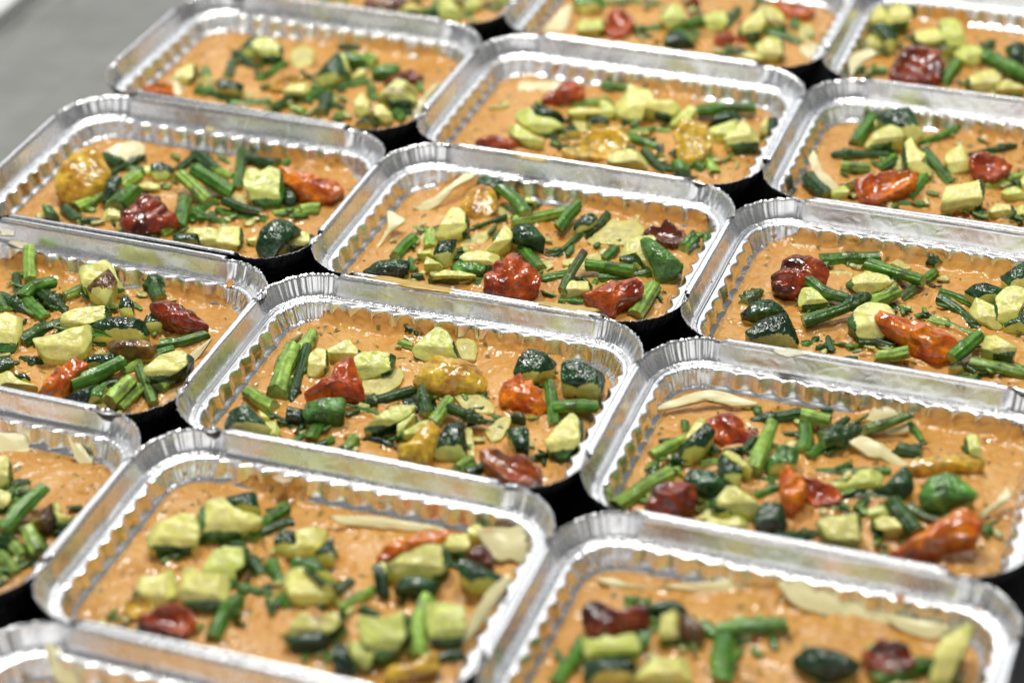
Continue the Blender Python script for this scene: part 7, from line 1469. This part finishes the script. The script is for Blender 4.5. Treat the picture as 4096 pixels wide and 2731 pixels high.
SMEARS = [
([44.0, 153.8, 49.8, 55.7, 157.4, 49.8, 69.0, 157.0, 49.8, 97.0, 155.1, 49.8, 94.0, 151.2, 49.8, 74.9, 150.5, 49.8, 58.2, 151.3, 49.8], (0.55, 0.36, 0.07), 'long mustard coloured smear along the front hem, third row middle tray'),
([138.9, 156.1, 49.8, 157.1, 158.3, 49.8, 175.3, 160.0, 49.8, 173.9, 156.6, 49.8, 158.2, 155.1, 49.8, 145.7, 154.7, 49.8], (0.55, 0.36, 0.07), 'short mustard smear near the hem end, front right of third row middle tray'),
([304.3, 308.1, 37.8, 309.5, 316.9, 37.8, 316.4, 317.9, 37.8, 316.9, 307.2, 37.8, 311.0, 299.4, 37.8, 305.5, 300.1, 37.8], (0.72, 0.7, 0.5), 'white cheese blob over the back rim of the third row right tray'),
([272.1, 152.5, 49.5, 282.2, 154.6, 49.5, 294.4, 155.2, 49.5, 288.1, 150.0, 49.5, 282.5, 146.6, 49.5, 275.0, 148.5, 49.5], (0.7, 0.68, 0.5), 'whitish smear between second and third row right trays'),
([139.8, 157.3, 49.8, 156.8, 159.7, 49.8, 175.8, 160.5, 49.8, 174.1, 156.2, 49.8, 154.8, 153.8, 49.8], (0.6, 0.45, 0.14), 'thin yellow smear on hem above the back right of second row middle tray'),
([65.5, -14.1, 37.5, 67.5, -11.3, 37.5, 72.7, -10.9, 37.5, 75.9, -14.2, 37.5, 73.6, -17.5, 37.5, 68.4, -16.6, 37.5], (0.66, 0.5, 0.3), 'beige crumb smear on the back rim of the front row middle tray'),
([-178.8, 150.1, 37.8, -163.2, 150.7, 37.8, -158.3, 146.4, 37.8, -164.6, 140.3, 37.8, -174.2, 142.3, 37.8], (0.72, 0.66, 0.48), 'cream crumbs on the back rim of the second row left tray'),
([-179.6, 142.8, 47.0, -168.4, 143.0, 47.0, -166.3, 137.8, 47.0, -174.2, 135.3, 47.0], (0.7, 0.66, 0.5), 'pale crumbs stuck high on the back flange, second row left tray'),
([367.4, 156.8, 46.0, 371.3, 156.9, 46.0, 371.7, 151.6, 46.0, 370.4, 150.0, 46.0, 368.3, 152.4, 46.0], (0.68, 0.66, 0.5), 'small white drip on the back flange of the second row right tray'),
([-129.8, 303.2, 37.8, -126.0, 305.8, 37.8, -122.2, 301.2, 37.8, -125.1, 298.2, 37.8], (0.66, 0.58, 0.25), 'small yellow crumb on the back rim of the third row left tray'),
([304.2, 312.9, 37.8, 308.5, 326.6, 37.8, 317.6, 328.0, 37.8, 316.3, 315.3, 37.8, 310.3, 309.0, 37.8], (0.68, 0.66, 0.45), 'pale cheese shred hanging over the rim between fourth and third row right trays'),
([373.0, -8.9, 37.5, 376.2, -7.4, 37.5, 377.6, -11.2, 37.5, 374.5, -13.2, 37.5], (0.62, 0.28, 0.08), 'orange sauce drop on the back rim of the front row right tray'),
([-37.4, 144.4, 37.5, -35.3, 147.6, 37.5, -31.6, 143.6, 37.5, -31.9, 137.7, 37.5, -34.6, 139.4, 37.5], (0.62, 0.3, 0.08), 'orange sauce drop at the back right corner of the second row left tray'),
([71.2, 304.8, 49.8, 82.4, 305.7, 49.8, 94.1, 305.4, 49.8, 94.3, 302.9, 49.8, 81.6, 302.8, 49.8], (0.62, 0.45, 0.12), 'thin yellow line of sauce on the front hem of the fourth row middle tray')
]
def smear(poly, color, label, seed):
    tops = [(.3, .1), (.6, 0), (.85, 0), (1.0, -.35)]
    V, F, tags, o, c, nn = solid(poly, 0.7, tops, 0.45, n=40, seed=seed, jitter=.8, smooth=2, sides=(.5, 1.0))
    V = V + nn * (.22 * noise(V, 1 / 2.0, seed))[:, None]
    cols = np.array(color) * (1 + .15 * noise(V, 1 / 3.0, seed + 1))[:, None]
    put("sauce_smear", V, F, cols, PASTA, label, "smear", "smears on the foil rims")
for k, (poly, color, label) in enumerate(SMEARS):
    smear(np.array(poly, float).reshape(-1, 3), color, label, 900 + k)
for k, (name, kind, a, fl, tr, pts, label) in enumerate(ITEMS):
    if kind != 'p':
        _, x, y, rt, _k = SURF[tr]; q = pts.mean(0)[:2] - np.array([x, y])
        SPOTS.setdefault(tr, []).append((q[0] * math.cos(rt) + q[1] * math.sin(rt), -q[0] * math.sin(rt) + q[1] * math.cos(rt)))
    if kind == 'a': asparagus(name, float(a), fl, pts, label, k + 1)
    elif kind == 'z': zucchini(name, a, fl, pts, label, k + 1)
    elif kind == 't': tomato(name, a, fl, pts, label, k + 1)
    else: pasta(pts, LAS[tr], k + 1)
for tr, spots in SPOTS.items():
    surf, x, y, rt, k = SURF[tr]
    sc = link("vegetable_scraps", scraps_mesh(surf, spots, k + 200, 100), LAS[tr], rz=rt)
    sc['kind'] = "stuff"
